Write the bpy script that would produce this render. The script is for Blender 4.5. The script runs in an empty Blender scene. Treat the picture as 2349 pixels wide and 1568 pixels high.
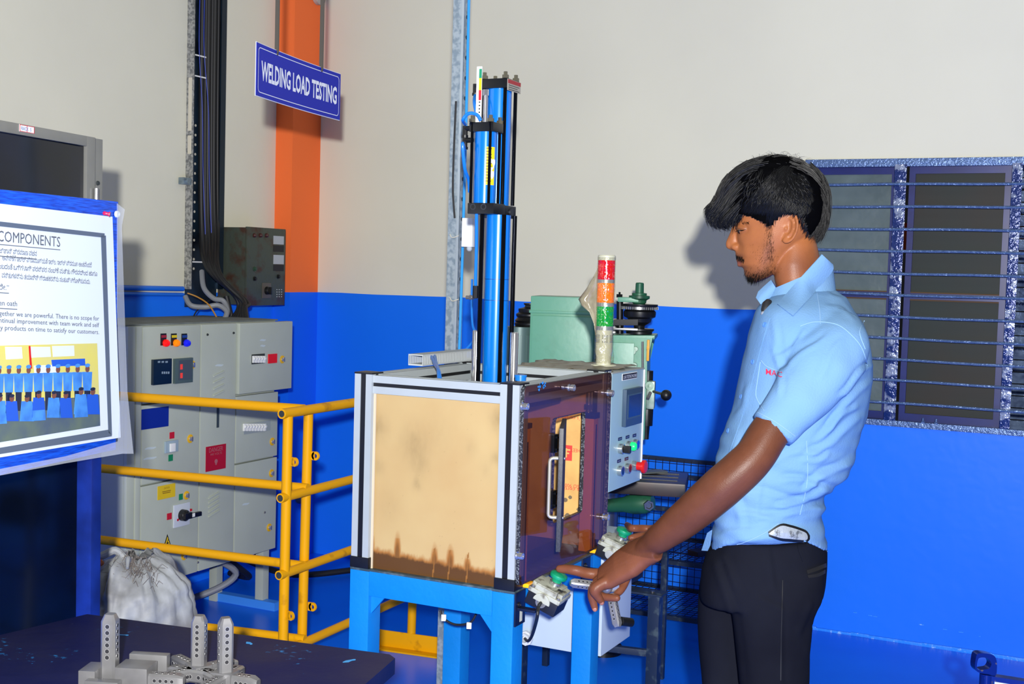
import bpy, bmesh, math, random
import numpy as np
from mathutils import Vector as V, Matrix, noise
from math import sin, cos, pi, radians
C = bpy.context.scene.collection
random.seed(7)
# ------------------------------------------------------------------ camera
F, PITCH, ROLL, YAW = 2836.8, .05737, .0283, -.4582
CAM = V((0, 0, 1.45))
_f = V((0, cos(PITCH), -sin(PITCH))); _r = V((1, 0, 0)); _u = _r.cross(_f)
_r, _u = _r*cos(ROLL)+_u*sin(ROLL), -_r*sin(ROLL)+_u*cos(ROLL)
_M = Matrix(((cos(YAW), sin(YAW), 0), (-sin(YAW), cos(YAW), 0), (0, 0, 1)))
R_, U_, F_ = _M@_r, _M@_u, _M@_f
cd = bpy.data.cameras.new('camera'); cam = bpy.data.objects.new('camera', cd); C.objects.link(cam)
cd.sensor_width = 36; cd.lens = F/2349*36; cd.clip_start = .05; cd.clip_end = 100
cam.matrix_world = Matrix(((R_.x, U_.x, -F_.x, 0), (R_.y, U_.y, -F_.y, 0), (R_.z, U_.z, -F_.z, 1.45), (0, 0, 0, 1)))
bpy.context.scene.camera = cam
# ------------------------------------------------------------------ light
vs = bpy.context.scene.view_settings
vs.view_transform = 'Standard'; vs.look = 'None'; vs.exposure = 0; vs.gamma = 1; vs.use_curve_mapping = False
world = bpy.data.worlds.new('world'); bpy.context.scene.world = world; world.use_nodes = True
world.node_tree.nodes['Background'].inputs[0].default_value = (1, .97, .92, 1)
world.node_tree.nodes['Background'].inputs[1].default_value = .10
def lamp(name, kind, loc, power, **k):
    l = bpy.data.lights.new(name, kind); l.energy = power
    for a, b in k.items(): setattr(l, a, b)
    o = bpy.data.objects.new(name, l); C.objects.link(o); o.location = loc; return o
# the photographer's flash: a small head above and behind the camera
lamp('camera_flash', 'POINT', CAM - F_*.5 + U_*.16 + R_*.03, 965, shadow_soft_size=.03, color=(1, .985, .96))
# unseen overhead area lamps, added with the world for room ambient
def overhead_light(loc, tgt, power, sx=1.4, sy=.25):
    o = lamp('overhead_ambient_light', 'AREA', loc, power, shape='RECTANGLE', size=sx, size_y=sy, color=(.9, .96, 1))
    o.rotation_euler = (V(tgt)-V(loc)).to_track_quat('-Z', 'Y').to_euler()
overhead_light((-1.2, 2.2, 3.6), (-1.6, 3.2, 0), 9)
overhead_light((1.0, 1.0, 3.6), (-.4, 4.0, 0), 8)
# ------------------------------------------------------------------ helpers
def at(x, y, ax, val):                       # photo pixel -> point on an axis plane
    d = F_*F + R_*(x-1174.5) - U_*(y-784)
    return CAM + d*((val-CAM[ax])/d[ax])
def atD(x, y, D):                            # photo pixel -> point at depth D metres
    return CAM + (F_*F + R_*(x-1174.5) - U_*(y-784))*(D/F)
def s2l(c): return tuple(((v/255)/12.92 if v/255 <= .04045 else ((v/255+.055)/1.055)**2.4) for v in c)
MATS = {}
def M(name, col, rough=.5, metal=0, var=0, vs_=8, col2=None, bump=0, bs=60, spec=.5, emit=0, alpha=1, trans=0, detail=4, thr=None, coat=0, stretch=None):
    """procedural material: colour 0-255 sRGB, optional second colour through noise and fine bump"""
    m = bpy.data.materials.new(name); m.use_nodes = True; MATS[name] = m
    nt = m.node_tree; b = nt.nodes['Principled BSDF']; c = (*s2l(col), 1)
    b.inputs['Base Color'].default_value = c; b.inputs['Roughness'].default_value = rough
    b.inputs['Metallic'].default_value = metal; b.inputs['Specular IOR Level'].default_value = spec
    b.inputs['Alpha'].default_value = alpha; b.inputs['Transmission Weight'].default_value = trans
    b.inputs['Coat Weight'].default_value = coat
    if emit: b.inputs['Emission Color'].default_value = c; b.inputs['Emission Strength'].default_value = emit
    tc = nt.nodes.new('ShaderNodeTexCoord'); src = tc.outputs['Object']
    if stretch:
        mp = nt.nodes.new('ShaderNodeMapping'); mp.inputs['Scale'].default_value = stretch
        nt.links.new(src, mp.inputs[0]); src = mp.outputs[0]
    if col2 is not None or var:
        n = nt.nodes.new('ShaderNodeTexNoise'); n.inputs['Scale'].default_value = vs_; n.inputs['Detail'].default_value = detail
        nt.links.new(src, n.inputs['Vector'])
        r = nt.nodes.new('ShaderNodeValToRGB'); lo, hi = thr or (.35, .7)
        r.color_ramp.elements[0].position = lo; r.color_ramp.elements[1].position = hi
        c2 = (*s2l(col2), 1) if col2 is not None else tuple(v*(1-var) for v in c[:3])+(1,)
        r.color_ramp.elements[0].color = c; r.color_ramp.elements[1].color = c2
        nt.links.new(n.outputs['Fac'], r.inputs[0]); nt.links.new(r.outputs[0], b.inputs['Base Color'])
        if emit: nt.links.new(r.outputs[0], b.inputs['Emission Color'])
    if bump:
        n = nt.nodes.new('ShaderNodeTexNoise'); n.inputs['Scale'].default_value = bs; n.inputs['Detail'].default_value = 3
        nt.links.new(src, n.inputs['Vector'])
        bp = nt.nodes.new('ShaderNodeBump'); bp.inputs['Strength'].default_value = bump; bp.inputs['Distance'].default_value = .004
        nt.links.new(n.outputs['Fac'], bp.inputs['Height']); nt.links.new(bp.outputs[0], b.inputs['Normal'])
    return m
W_ = {}                                       # world matrices of parents
def wm(o): return W_.get(o.name, Matrix.Identity(4))
def fr(ax, ay, az): return Matrix((ax, ay, az)).transposed()
def rotz(a): return Matrix.Rotation(a, 3, 'Z')
def solid(bm, t):
    bm.normal_update(); bmesh.ops.solidify(bm, geom=bm.faces[:], thickness=t)
class MB:
    def __init__(s): s.bm = bmesh.new()
    def add(s, vs_, fs, mi=0, smooth=False):
        b = [s.bm.verts.new(v) for v in vs_]; out = []
        for f in fs:
            try:
                q = s.bm.faces.new([b[i] for i in f]); q.material_index = mi; q.smooth = smooth; out.append(q)
            except ValueError: pass
        return b
    def box(s, c, sz, rot=None, bev=0, mi=0, taper=1):
        c = V(c); h = V(sz)/2
        rot = rot or Matrix.Identity(3); P = []
        for z in (-1, 1):
            t = taper if z > 0 else 1
            for x, y in ((-1, -1), (1, -1), (1, 1), (-1, 1)): P.append(c + rot@V((x*h.x*t, y*h.y*t, z*h.z)))
        vsn = s.add(P, [(3, 2, 1, 0), (4, 5, 6, 7), (0, 1, 5, 4), (1, 2, 6, 5), (2, 3, 7, 6), (3, 0, 4, 7)], mi)
        if bev:
            es = {e for v in vsn for e in v.link_edges}
            bmesh.ops.bevel(s.bm, geom=list(es), offset=bev, segments=2, affect='EDGES', profile=.7, material=-1)
        return s
    def bb(s, a, b, bev=0, mi=0):             # box from corner to corner
        a, b = V(a), V(b); return s.box((a+b)/2, [abs(a[i]-b[i]) for i in range(3)], None, bev, mi)
    def tube(s, pts, r, seg=12, cap=True, mi=0, closed=False, flat=None):
        pts = [V(p) for p in pts]; n = len(pts); rr = r if isinstance(r, (list, tuple)) else [r]*n
        rings = []; up = None
        for i, p in enumerate(pts):
            if closed: t = pts[(i+1) % n]-pts[i-1]
            else: t = (pts[min(i+1, n-1)]-pts[max(i-1, 0)])
            t.normalize()
            if up is None: up = t.orthogonal().normalized()
            up = (up - t*up.dot(t));
            if up.length < 1e-6: up = t.orthogonal()
            up.normalize(); w = t.cross(up)
            fx, fy = flat or (1, 1)
            rings.append([s.bm.verts.new(p + up*rr[i]*fx*cos(2*pi*k/seg) + w*rr[i]*fy*sin(2*pi*k/seg)) for k in range(seg)])
        for i in range(n if closed else n-1):
            a, b = rings[i], rings[(i+1) % n]
            for k in range(seg):
                q = s.bm.faces.new((a[k], a[(k+1) % seg], b[(k+1) % seg], b[k])); q.smooth = True; q.material_index = mi
        if cap and not closed:
            for rg in (rings[0][::-1], rings[-1]):
                q = s.bm.faces.new(rg); q.material_index = mi
        return s
    def cyl(s, a, b, r, r2=None, seg=20, mi=0): return s.tube([a, b], [r, r if r2 is None else r2], seg, mi=mi)
    def lathe(s, base, axis, prof, seg=24, mi=0): # prof: (distance along axis, radius)
        axis = V(axis).normalized(); base = V(base)
        u = axis.orthogonal().normalized(); w = axis.cross(u); rings = []
        for h, r in prof:
            rings.append([s.bm.verts.new(base+axis*h+u*max(r, 1e-5)*cos(2*pi*k/seg)+w*max(r, 1e-5)*sin(2*pi*k/seg)) for k in range(seg)])
        for a, b in zip(rings, rings[1:]):
            for k in range(seg):
                q = s.bm.faces.new((a[k], a[(k+1) % seg], b[(k+1) % seg], b[k])); q.material_index = mi; q.smooth = True
        for rg in (rings[0][::-1], rings[-1]): s.bm.faces.new(rg).material_index = mi
        return s
    def sph(s, c, r, rot=None, su=16, sv=10, mi=0):
        r = V(r) if not isinstance(r, (int, float)) else V((r, r, r)); rot = rot or Matrix.Identity(3); c = V(c)
        P = [c+rot@V((0, 0, r.z))]
        for j in range(1, sv):
            for i in range(su):
                th = pi*j/sv; ph = 2*pi*i/su
                P.append(c+rot@V((r.x*sin(th)*cos(ph), r.y*sin(th)*sin(ph), r.z*cos(th))))
        P.append(c-rot@V((0, 0, r.z))); fs = []
        for i in range(su):
            fs.append((0, 1+i, 1+(i+1) % su)); fs.append((len(P)-1, 1+(sv-2)*su+(i+1) % su, 1+(sv-2)*su+i))
            for j in range(sv-2):
                a = 1+j*su; fs.append((a+i, a+su+i, a+su+(i+1) % su, a+(i+1) % su))
        s.add(P, fs, mi, True); return s
    def prism(s, poly, o, ax, ay, az, h, mi=0, bev=0): # 2-D polygon in plane (ax, ay) at o, extruded h along az
        o, ax, ay, az = V(o), V(ax), V(ay), V(az); n = len(poly)
        P = [o+ax*x+ay*y for x, y in poly]+[o+ax*x+ay*y+az*h for x, y in poly]
        fs = [tuple(range(n))[::-1], tuple(range(n, 2*n))]+[(i, (i+1) % n, n+(i+1) % n, n+i) for i in range(n)]
        vsn = s.add(P, fs, mi)
        if bev:
            es = {e for v in vsn for e in v.link_edges}
            bmesh.ops.bevel(s.bm, geom=list(es), offset=bev, segments=2, affect='EDGES', profile=.7, material=-1)
        return s
    def quad(s, a, b, c, d, mi=0): s.add([a, b, c, d], [(0, 1, 2, 3)], mi); return s
    def build(s, name, mat, parent=None, label=None, sharp=35, origin=None):
        me = bpy.data.meshes.new(name); bm = s.bm
        bmesh.ops.recalc_face_normals(bm, faces=bm.faces)
        if bm.calc_volume(signed=True) < 0: bmesh.ops.reverse_faces(bm, faces=bm.faces)
        if parent is None and origin is None:
            xs = [v.co for v in bm.verts]
            origin = V(((min(c.x for c in xs)+max(c.x for c in xs))/2, (min(c.y for c in xs)+max(c.y for c in xs))/2, min(c.z for c in xs)))
        T = wm(parent) if parent else Matrix.Translation(origin)
        bmesh.ops.transform(bm, matrix=T.inverted(), verts=bm.verts)
        bm.to_mesh(me); bm.free()
        for m in (mat if isinstance(mat, (list, tuple)) else [mat]): me.materials.append(m)
        o = bpy.data.objects.new(name, me); C.objects.link(o)
        if parent: o.parent = parent; W_[o.name] = T
        else: o.location = origin; W_[o.name] = T
        if label: o['label'] = label
        if sharp:
            try: me.set_sharp_from_angle(angle=radians(sharp))
            except Exception: pass
        return o
def thing(name, label, cat, loc, rz=0, group=None):
    o = bpy.data.objects.new(name, None); C.objects.link(o); o.empty_display_size = .05
    o.location = loc; o.rotation_euler = (0, 0, rz); W_[o.name] = Matrix.Translation(V(loc))@Matrix.Rotation(rz, 4, 'Z')
    o['label'] = label; o['category'] = cat
    if group: o['group'] = group
    return o
def tag(o, label, cat, group=None):
    o['label'] = label; o['category'] = cat
    if group: o['group'] = group
    return o
def struct(o): o['kind'] = 'structure'; return o
def dup(root, off=V((0, 0, 0)), label=None):
    def cp(o, par):
        c = o.copy(); C.objects.link(c); W_[c.name] = wm(o)
        if par: c.parent = par
        for ch in KIDS.get(o.name, []): cp(ch, c)
        return c
    KIDS = {}
    for o in C.objects:
        if o.parent: KIDS.setdefault(o.parent.name, []).append(o)
    r = cp(root, None); r.location = root.location+V(off)
    if label: r['label'] = label
    return r
def text(st, o, ax, ay, mat, parent, name='lettering', h=None, w=None, depth=.0004, bold=0, align='LEFT', shear=None):
    """flat lettering: o = lower left corner, ax/ay = reading and up directions, h = cap height, w = total width"""
    cu = bpy.data.curves.new('txt', 'FONT'); cu.body = st; cu.size = 1; cu.offset = bold; cu.resolution_u = 2
    tmp = bpy.data.objects.new('txt', cu); C.objects.link(tmp)
    bpy.context.view_layer.update()
    me = bpy.data.meshes.new_from_object(tmp.evaluated_get(bpy.context.evaluated_depsgraph_get()))
    bpy.data.objects.remove(tmp); bpy.data.curves.remove(cu)
    if not me.vertices: return None
    xs = [v.co.x for v in me.vertices]; ys = [v.co.y for v in me.vertices]
    x0, x1, y1 = min(xs), max(xs), max(ys); y0 = min(0, min(ys)) if h is None else 0
    sy = (h/.7) if h else 1; sx = (w/(x1-x0)) if w else sy
    if not h: sy = sx
    ax, ay = V(ax).normalized(), V(ay).normalized(); az = ax.cross(ay).normalized(); o = V(o)
    sh = -(w or (x1-x0)*sx)*{'LEFT': 0, 'CENTER': .5, 'RIGHT': 1}[align]
    inv = wm(parent).inverted()
    for v in me.vertices: v.co = inv@(o+ax*((v.co.x-x0)*sx+sh)+ay*(v.co.y*sy)+az*depth)
    me.name = name; me.materials.clear(); me.materials.append(mat)
    ob = bpy.data.objects.new(name, me); C.objects.link(ob); ob.parent = parent; W_[ob.name] = wm(parent)
    return ob
def spl(pts, n=8, closed=False):               # Catmull-Rom through points
    pts = [V(p) for p in pts]; out = []; m = len(pts)
    for i in range(m if closed else m-1):
        if closed: p = [pts[(i+k-1) % m] for k in range(4)]
        else: p = [pts[max(i-1, 0)], pts[i], pts[i+1], pts[min(i+2, m-1)]]
        for k in range(n):
            t = k/n
            out.append(.5*((2*p[1])+(p[2]-p[0])*t+(2*p[0]-5*p[1]+4*p[2]-p[3])*t*t+(3*p[1]-p[0]-3*p[2]+p[3])*t**3))
    if not closed: out.append(pts[-1])
    return out
X_, Y_, Z_ = V((1, 0, 0)), V((0, 1, 0)), V((0, 0, 1))
# ------------------------------------------------------------------ shared materials
white = M('white_plastic', (226, 228, 226), .4)
black = M('black_plastic', (16, 17, 20), .4, var=.4, vs_=30)
rubber = M('black_rubber', (20, 21, 24), .55)
steel = M('machined_steel', (140, 140, 142), .34, .6, var=.2, vs_=24)
chrome = M('bright_chrome', (205, 205, 208), .16, .85)
galv = M('galvanised_steel', (142, 160, 172), .42, .55, var=.35, vs_=45, detail=2)
alu = M('anodised_aluminium', (164, 172, 174), .42, .15, var=.05, vs_=20, spec=.3)
yellow = M('yellow_paint', (222, 158, 0), .45, 0, col2=(150, 96, 4), vs_=14, thr=(.62, .8), spec=.2)
skyblue = M('light_blue_paint', (6, 118, 196), .42, 0, var=.12, vs_=10, bump=.15, bs=90)
darkblue = M('dark_blue_paint', (10, 28, 92), .35, 0, col2=(18, 44, 130), vs_=12)
red = M('red_plastic', (196, 24, 22), .35); green = M('green_plastic', (6, 140, 96), .4, var=.35, vs_=60)
# ================================================================== the room
YW, XL, YP, XP, BAND = 5.114, -3.712, 4.884, -3.613, 1.315
def wall_mat(name, up, low, zb=BAND, orange=None):
    m = bpy.data.materials.new(name); m.use_nodes = True; nt = m.node_tree; b = nt.nodes['Principled BSDF']
    tc = nt.nodes.new('ShaderNodeNewGeometry'); sp = nt.nodes.new('ShaderNodeSeparateXYZ'); nt.links.new(tc.outputs['Position'], sp.inputs[0])
    n = nt.nodes.new('ShaderNodeTexNoise'); n.inputs['Scale'].default_value = 2.2; nt.links.new(tc.outputs['Position'], n.inputs['Vector'])
    n2 = nt.nodes.new('ShaderNodeTexNoise'); n2.inputs['Scale'].default_value = 1.6; n2.inputs['Detail'].default_value = 6; nt.links.new(tc.outputs['Position'], n2.inputs['Vector'])
    a = nt.nodes.new('ShaderNodeMath'); a.operation = 'MULTIPLY_ADD'; a.inputs[1].default_value = .022; nt.links.new(n.outputs['Fac'], a.inputs[0]); nt.links.new(sp.outputs['Z'], a.inputs[2])
    g = nt.nodes.new('ShaderNodeMath'); g.operation = 'GREATER_THAN'; g.inputs[1].default_value = zb+.011; nt.links.new(a.outputs[0], g.inputs[0])
    mx = nt.nodes.new('ShaderNodeMix'); mx.data_type = 'RGBA'
    mx.inputs[6].default_value = (*s2l(low), 1); mx.inputs[7].default_value = (*s2l(up), 1); nt.links.new(g.outputs[0], mx.inputs[0])
    mu = nt.nodes.new('ShaderNodeMix'); mu.data_type = 'RGBA'; mu.blend_type = 'MULTIPLY'
    r = nt.nodes.new('ShaderNodeValToRGB'); r.color_ramp.elements[0].position = .3; r.color_ramp.elements[1].position = .7
    r.color_ramp.elements[0].color = (.93, .93, .94, 1); r.color_ramp.elements[1].color = (1, 1, 1, 1)
    nt.links.new(n2.outputs['Fac'], r.inputs[0]); mu.inputs[0].default_value = 1
    nt.links.new(mx.outputs[2], mu.inputs[6]); nt.links.new(r.outputs[0], mu.inputs[7]); nt.links.new(mu.outputs[2], b.inputs['Base Color'])
    ro = nt.nodes.new('ShaderNodeMapRange'); ro.inputs[3].default_value = .38; ro.inputs[4].default_value = .75
    nt.links.new(g.outputs[0], ro.inputs[0]); nt.links.new(ro.outputs[0], b.inputs['Roughness'])
    bp = nt.nodes.new('ShaderNodeBump'); bp.inputs['Strength'].default_value = .12; bp.inputs['Distance'].default_value = .01
    n3 = nt.nodes.new('ShaderNodeTexNoise'); n3.inputs['Scale'].default_value = 14; nt.links.new(tc.outputs['Position'], n3.inputs['Vector'])
    nt.links.new(n3.outputs['Fac'], bp.inputs['Height']); nt.links.new(bp.outputs[0], b.inputs['Normal'])
    b.inputs['Specular IOR Level'].default_value = .3
    return m
beige = (227, 225, 205); blue = (22, 120, 255)
mw = wall_mat('cream_and_blue_wall_paint', beige, blue); mo = wall_mat('orange_pillar_paint', (255, 120, 58), (20, 108, 250))
fl = M('blue_epoxy_floor', (8, 112, 246), .3, 0, col2=(6, 96, 232), vs_=1.5, bump=.03, bs=3)
# back wall with the window opening
WX0, WX1, WZ0, WZ1 = -1.20, 1.6, .875, 1.935
T_ = .12
w = MB()
w.bb((XP-.3, YW, 0), (WX0, YW+T_, 3.5)); w.bb((WX0, YW, 0), (WX1, YW+T_, WZ0)); w.bb((WX0, YW, WZ1), (WX1, YW+T_, 3.5)); w.bb((WX1, YW, 0), (3.2, YW+T_, 3.5))
struct(w.build('wall_back', mw, origin=V((0, YW, 0))))
w = MB().bb((XL-.15, -1.5, 0), (XL, YW+T_, 3.5)); struct(w.build('wall_left', mw, origin=V((XL, 0, 0))))
w = MB().bb((XL, YP, 0), (XP, YW, 3.5)); struct(w.build('wall_pillar', mo, origin=V((XP, YP, 0))))
w = MB().bb((XL-.15, -1.5, -.06), (3.2, YW+T_, 0)); struct(w.build('floor', fl, origin=V((0, 2, 0))))
# rough light-blue paint line along the floor joint
edge = M('pale_blue_paint_edge', (40, 140, 250), .35, col2=(150, 200, 250), vs_=60, thr=(.6, .72), bump=.4, bs=80)
w = MB(); random.seed(3); x = -2.2
while x < 3.0:
    l = random.uniform(.05, .16); w.box((x+l/2, YW-.004, .004+random.uniform(0, .003)), (l, .012, random.uniform(.010, .018)), None, .002); x += l*.98
struct(w.build('baseboard_back', edge))
w = MB(); random.seed(5)
for x, z in ((-.92, .095), (-.86, .092), (-.84, .091), (-.66, .085), (-.57, .08), (-.51, .078), (-.44, .072), (-.25, .06), (-.22, .058)):
    w.box((x, YW-.0015, z), (random.uniform(.006, .02), .003, .004))
struct(w.build('trim_1', edge))
# ---------------------------------------------------------------- window
wn = thing('window_1', 'barred workshop window with dark blue frame and dusty panes', 'window', (WX0, YW, WZ0)); 
for k in ('label', 'category'): del wn[k]
struct(wn)
frm = M('glossy_blue_grille_paint', (30, 50, 110), .16, .2, col2=(140, 152, 180), vs_=26, thr=(.5, .6), bump=1, bs=70, detail=3)
bar = M('highlighted_bar_paint', (92, 118, 164), .2, .35, bump=1, bs=120)  # base blue lightened to carry the flash highlights on the bars
sash = M('deep_blue_sash_paint', (6, 22, 92), .3, col2=(14, 34, 110), vs_=8)
w = MB(); w.bb((WX0, YW-.012, WZ1-.028), (WX1, YW+.02, WZ1+.004), .003); w.build('window_frame', bar, wn, 'glossy top rail of the grille')
w = MB(); w.bb((WX0, YW-.012, WZ0-.004), (WX1, YW+.02, WZ0+.02), .003)
w.build('window_frame', bar, wn, 'bright bottom rail of the grille')
for x0, x1 in ((-.842, -.796), (-.407, -.37), (-.02, .02), (.36, .4), (.8, .84), (1.2, 1.24)):
    w = MB(); w.bb((x0, YW-.016, WZ0+.02), (x1, YW-.009, WZ1-.02), .002); w.build('mullion', frm, wn)
for z in (1.836, 1.747, 1.658, 1.572, 1.483, 1.398, 1.311, 1.225, 1.14, 1.057, .967):
    w = MB(); n = 40; pts = [V((WX0+(WX1-WX0)*i/n, YW-.022+.0012*sin(i*1.3), z+.0012*sin(i*.7+z*9))) for i in range(n+1)]
    w.tube(pts, .0058, 8); w.build('bar', bar, wn)
gl = M('hammered_glass', (92, 108, 112), .3, 0, col2=(78, 94, 98), vs_=9, bump=.5, bs=16, spec=.4)
gd = M('dusty_dark_glass', (46, 54, 52), .5, 0, col2=(54, 52, 48), vs_=3, spec=.15)
mud = M('brown_putty', (84, 62, 40), .8)
gp = M('crackle_line', (120, 150, 170), .3)
def sashf(x0, x1, yy, glm, midz=1.395):
    t = .024; w = MB()
    w.bb((x0, yy, WZ0+.02), (x0+t, yy+.025, WZ1-.025)); w.bb((x1-t, yy, WZ0+.02), (x1, yy+.025, WZ1-.025))
    w.bb((x0+t, yy, WZ1-.055), (x1-t, yy+.025, WZ1-.025)); w.bb((x0+t, yy, WZ0+.02), (x1-t, yy+.025, WZ0+.05)); w.bb((x0+t, yy, midz-.012), (x1-t, yy+.025, midz+.012))
    f_ = w.build('sash', sash, wn)
    w = MB(); w.bb((x0+t, yy+.002, midz+.012), (x1-t, yy+.008, midz+.017)); w.bb((x0+t, yy+.002, midz-.018), (x1-t, yy+.008, midz-.012)); w.build('putty', mud, f_)
    for a, b in ((WZ0+.05, midz-.012), (midz+.012, WZ1-.055)):
        w = MB(); w.bb((x0+t, yy+.012, a), (x1-t, yy+.016, b)); w.build('pane', glm, f_)
sashf(WX0+.02, -.835, YW+.03, gl); sashf(-.79, -.41, YW+.02, gd); sashf(.02, .38, YW+.03, gd); sashf(.4, .8, YW+.03, gl); sashf(.8, 1.2, YW+.02, gd); sashf(1.2, 1.58, YW+.03, gl)
for x in (-.69, -.64):                          # window catch bolts on the sill
    w = MB(); w.lathe((x, YW-.012, WZ0+.02), Z_, [(0, .008), (.006, .009), (.008, .004), (.018, .004), (.02, .002)], 10); w.build('bolt', bar, wn)
# shutter slats of the neighbouring shed, seen through the open leaf
sh = thing('slatted_shutter', 'grey blue slatted shutter outside the open window leaf', 'shutter', (-.2, 5.75, .6))
shm = M('grey_blue_slat', (128, 150, 182), .25, .3, col2=(70, 84, 120), vs_=18, bump=.6, bs=60)
for i in range(26):
    z = .74+i*.052
    w = MB(); w.box((-.2, 5.74, z), (.9, .012, .047), Matrix.Rotation(radians(14), 3, 'X'), .001); w.build('slat', shm, sh)
w = MB()
for x in (-.66, .26): w.bb((x, 5.75, .6), (x+.03, 5.79, 2.12))
w.build('frame', shm, sh)
w = MB().bb((-1.2, 5.9, 1.6), (1.4, 5.96, 1.72)); tag(w.build('orange_beam', M('orange_beam_paint', (226, 84, 34), .6)), 'orange painted beam outside behind the slatted shutter', 'beam')
w = MB().bb((-2.2, 6.6, -.1), (3, 6.7, 3.4)); struct(w.build('wall_outside', M('grey_outer_wall', (120, 124, 126), .8, var=.2, vs_=3)))
def atP(x, y, P, n):
    d = F_*F + R_*(x-1174.5) - U_*(y-784); return CAM + d*((V(P)-CAM).dot(n)/d.dot(n))
# ================================================================== electrical cabinet on the left wall
XF = -3.15
cabgrey = M('cabinet_grey_paint', (176, 184, 172), .45, 0, var=.07, vs_=5); cabtop = M('dusty_cabinet_top', (112, 120, 120), .8, var=.3, vs_=20)
gapm = M('dark_gap', (40, 46, 48), .8)
cab = thing('electrical_cabinet', 'large grey electrical cabinet with pilot lamps and rotary switch by the left wall', 'cabinet', (-3.33, 3.8, 0))
def cz(x, y, X=XF): return at(260+x/2.305, 640+y/2.305, 0, X)
Y0, Y1, Z0c, Z1c = 3.32, 4.19, .255, 1.215
w = MB(); w.bb((XL+.16, Y0, Z0c), (XF-.02, Y1, Z1c), .004); w.build('body', cabgrey, cab)
w = MB(); w.bb((XL+.15, Y0-.01, Z1c), (XF-.015, Y1+.01, Z1c+.006), .002); w.build('top_cover', cabtop, cab)
# floor plinth: four legs and rails
for lx, ly in ((-3.21, 3.42), (-3.21, 4.18), (-3.44, 4.16), (-3.5, 3.42)):
    w = MB(); w.bb((lx-.02, ly-.02, 0), (lx+.02, ly+.02, Z0c), .002); w.build('leg', cabgrey, cab)
frm_ = M('splashed_blue_rail', (60, 140, 235), .5)
for yy in (4.15, 3.4): w = MB(); w.bb((-3.5, yy, 0), (-3.12, yy+.04, .035)); w.build('foot_rail', frm_, cab)
def door(x0, x1, ytl, ybl, d=.02, name='door', bevel=.004):
    # x in zoom units at top; y top-left and bottom-left
    a = cz(x0, ytl); b = cz(x0, ybl); c_ = cz(x1, ytl); w = MB()
    w.bb((XF-.02, a.y+.003, b.z+.003), (XF-.02+d, c_.y-.003, a.z-.003), bevel); return w.build(name, cabgrey, cab)
def colx(x): return cz(x, 250).y
cols = [colx(155), colx(465), colx(655), colx(880), colx(938)]
def dr(y0, y1, z0, z1, d=.02):
    w = MB(); w.bb((XF-.02, y0+.003, z0+.003), (XF-.02+d, y1-.003, z1-.003), .004); return w.build('door', cabgrey, cab)
w = MB(); w.bb((XF-.02, Y0, Z0c), (XF-.004, cols[0]-.03, Z1c), .003); w.bb((XF-.02, cols[0]-.028, Z0c), (XF, cols[0]-.002, Z1c), .004); w.build('side_strip', cabgrey, cab)
zr1, zr2 = cz(150, 665).z, cz(115, 1100).z
dA = dr(cols[0], cols[1], zr1, Z1c); dB = dr(cols[0], cols[1], zr2, zr1); dC = dr(cols[0], cols[1], Z0c, zr2)
dD = dr(cols[1], cols[2], Z0c, Z1c)
zt1, zt2, zt3 = cz(650, 612).z, cz(640, 980).z, Z0c
dE = dr(cols[2], cols[4], zt1, Z1c, .032); dF = dr(cols[2], cols[3], zt2, zt1-.004); dG = dr(cols[2], cols[3], zt3, zt2)
def onp(parent, name, x, y, wd, ht, mat, d=.004, X=XF, bev=0, label=None):
    p = cz(x, y, X); w = MB(); w.box((X+d/2, p.y, p.z), (d, wd, ht), None, bev); return w.build(name, mat, parent, label)
pk = .000434*2.305/2.3        # metres per zoom unit, about
u1 = (cz(465, 500).y-cz(155, 500).y)/310; v1 = (cz(300, 400).z-cz(300, 800).z)/400
for x, c, lb in ((271, (250, 20, 16), 'red pilot lamp'), (326, (250, 130, 0), 'amber pilot lamp'), (381, (20, 30, 220), 'blue pilot lamp')):
    pm = M('lamp_'+lb.split()[0], c, .25, emit=.35)
    pl = onp(dA, 'pilot_lamp_plate', x-8, 318, 28*u1, 62*v1, black, .003)
    p = cz(x, 337); w = MB(); w.lathe((XF, p.y, p.z), X_, [(0, 19*v1), (.006, 20*v1), (.012, 19*v1), (.018, 14*v1), (.020, .002)], 18); w.build('pilot_lamp', pm, dA, lb)
    onp(dA, 'lamp_tag', x-7, 302, 26*u1, 14*v1, M('tag_'+lb.split()[0], {'red': (150, 30, 50), 'amber': (210, 190, 20), 'blue': (20, 60, 140)}[lb.split()[0]], .5), .0045)
met = M('meter_face', (10, 30, 48), .3); digit = M('meter_digits', (130, 150, 165), .5)
m1 = onp(dA, 'meter', 248, 488, 94*u1, 132*v1, met, .012, bev=.002, label='dark square digital meter')
m2 = onp(dA, 'meter', 362, 482, 96*u1, 132*v1, M('meter_frame_grey', (74, 92, 92), .35), .012, bev=.002, label='grey framed meter with red digits')
onp(m2, 'meter_window', 366, 478, 72*u1, 104*v1, M('meter_window', (70, 80, 86), .3), .0135)
for k in range(3): onp(m1, 'digits', 228+k*20, 436, 12*u1, 9*v1, digit, .0128)
for k in range(4): onp(m1, 'digits', 246+k*11, 493, 7*u1, 12*v1, digit, .0128)
rd = M('red_digit_display', (220, 60, 50), .4, emit=.3)
for y in (462, 508): onp(m2, 'digits', 345, y, 12*u1, 28*v1, rd, .0145)
brass = M('yellow_lock_ring', (226, 176, 8), .4); 
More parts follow.
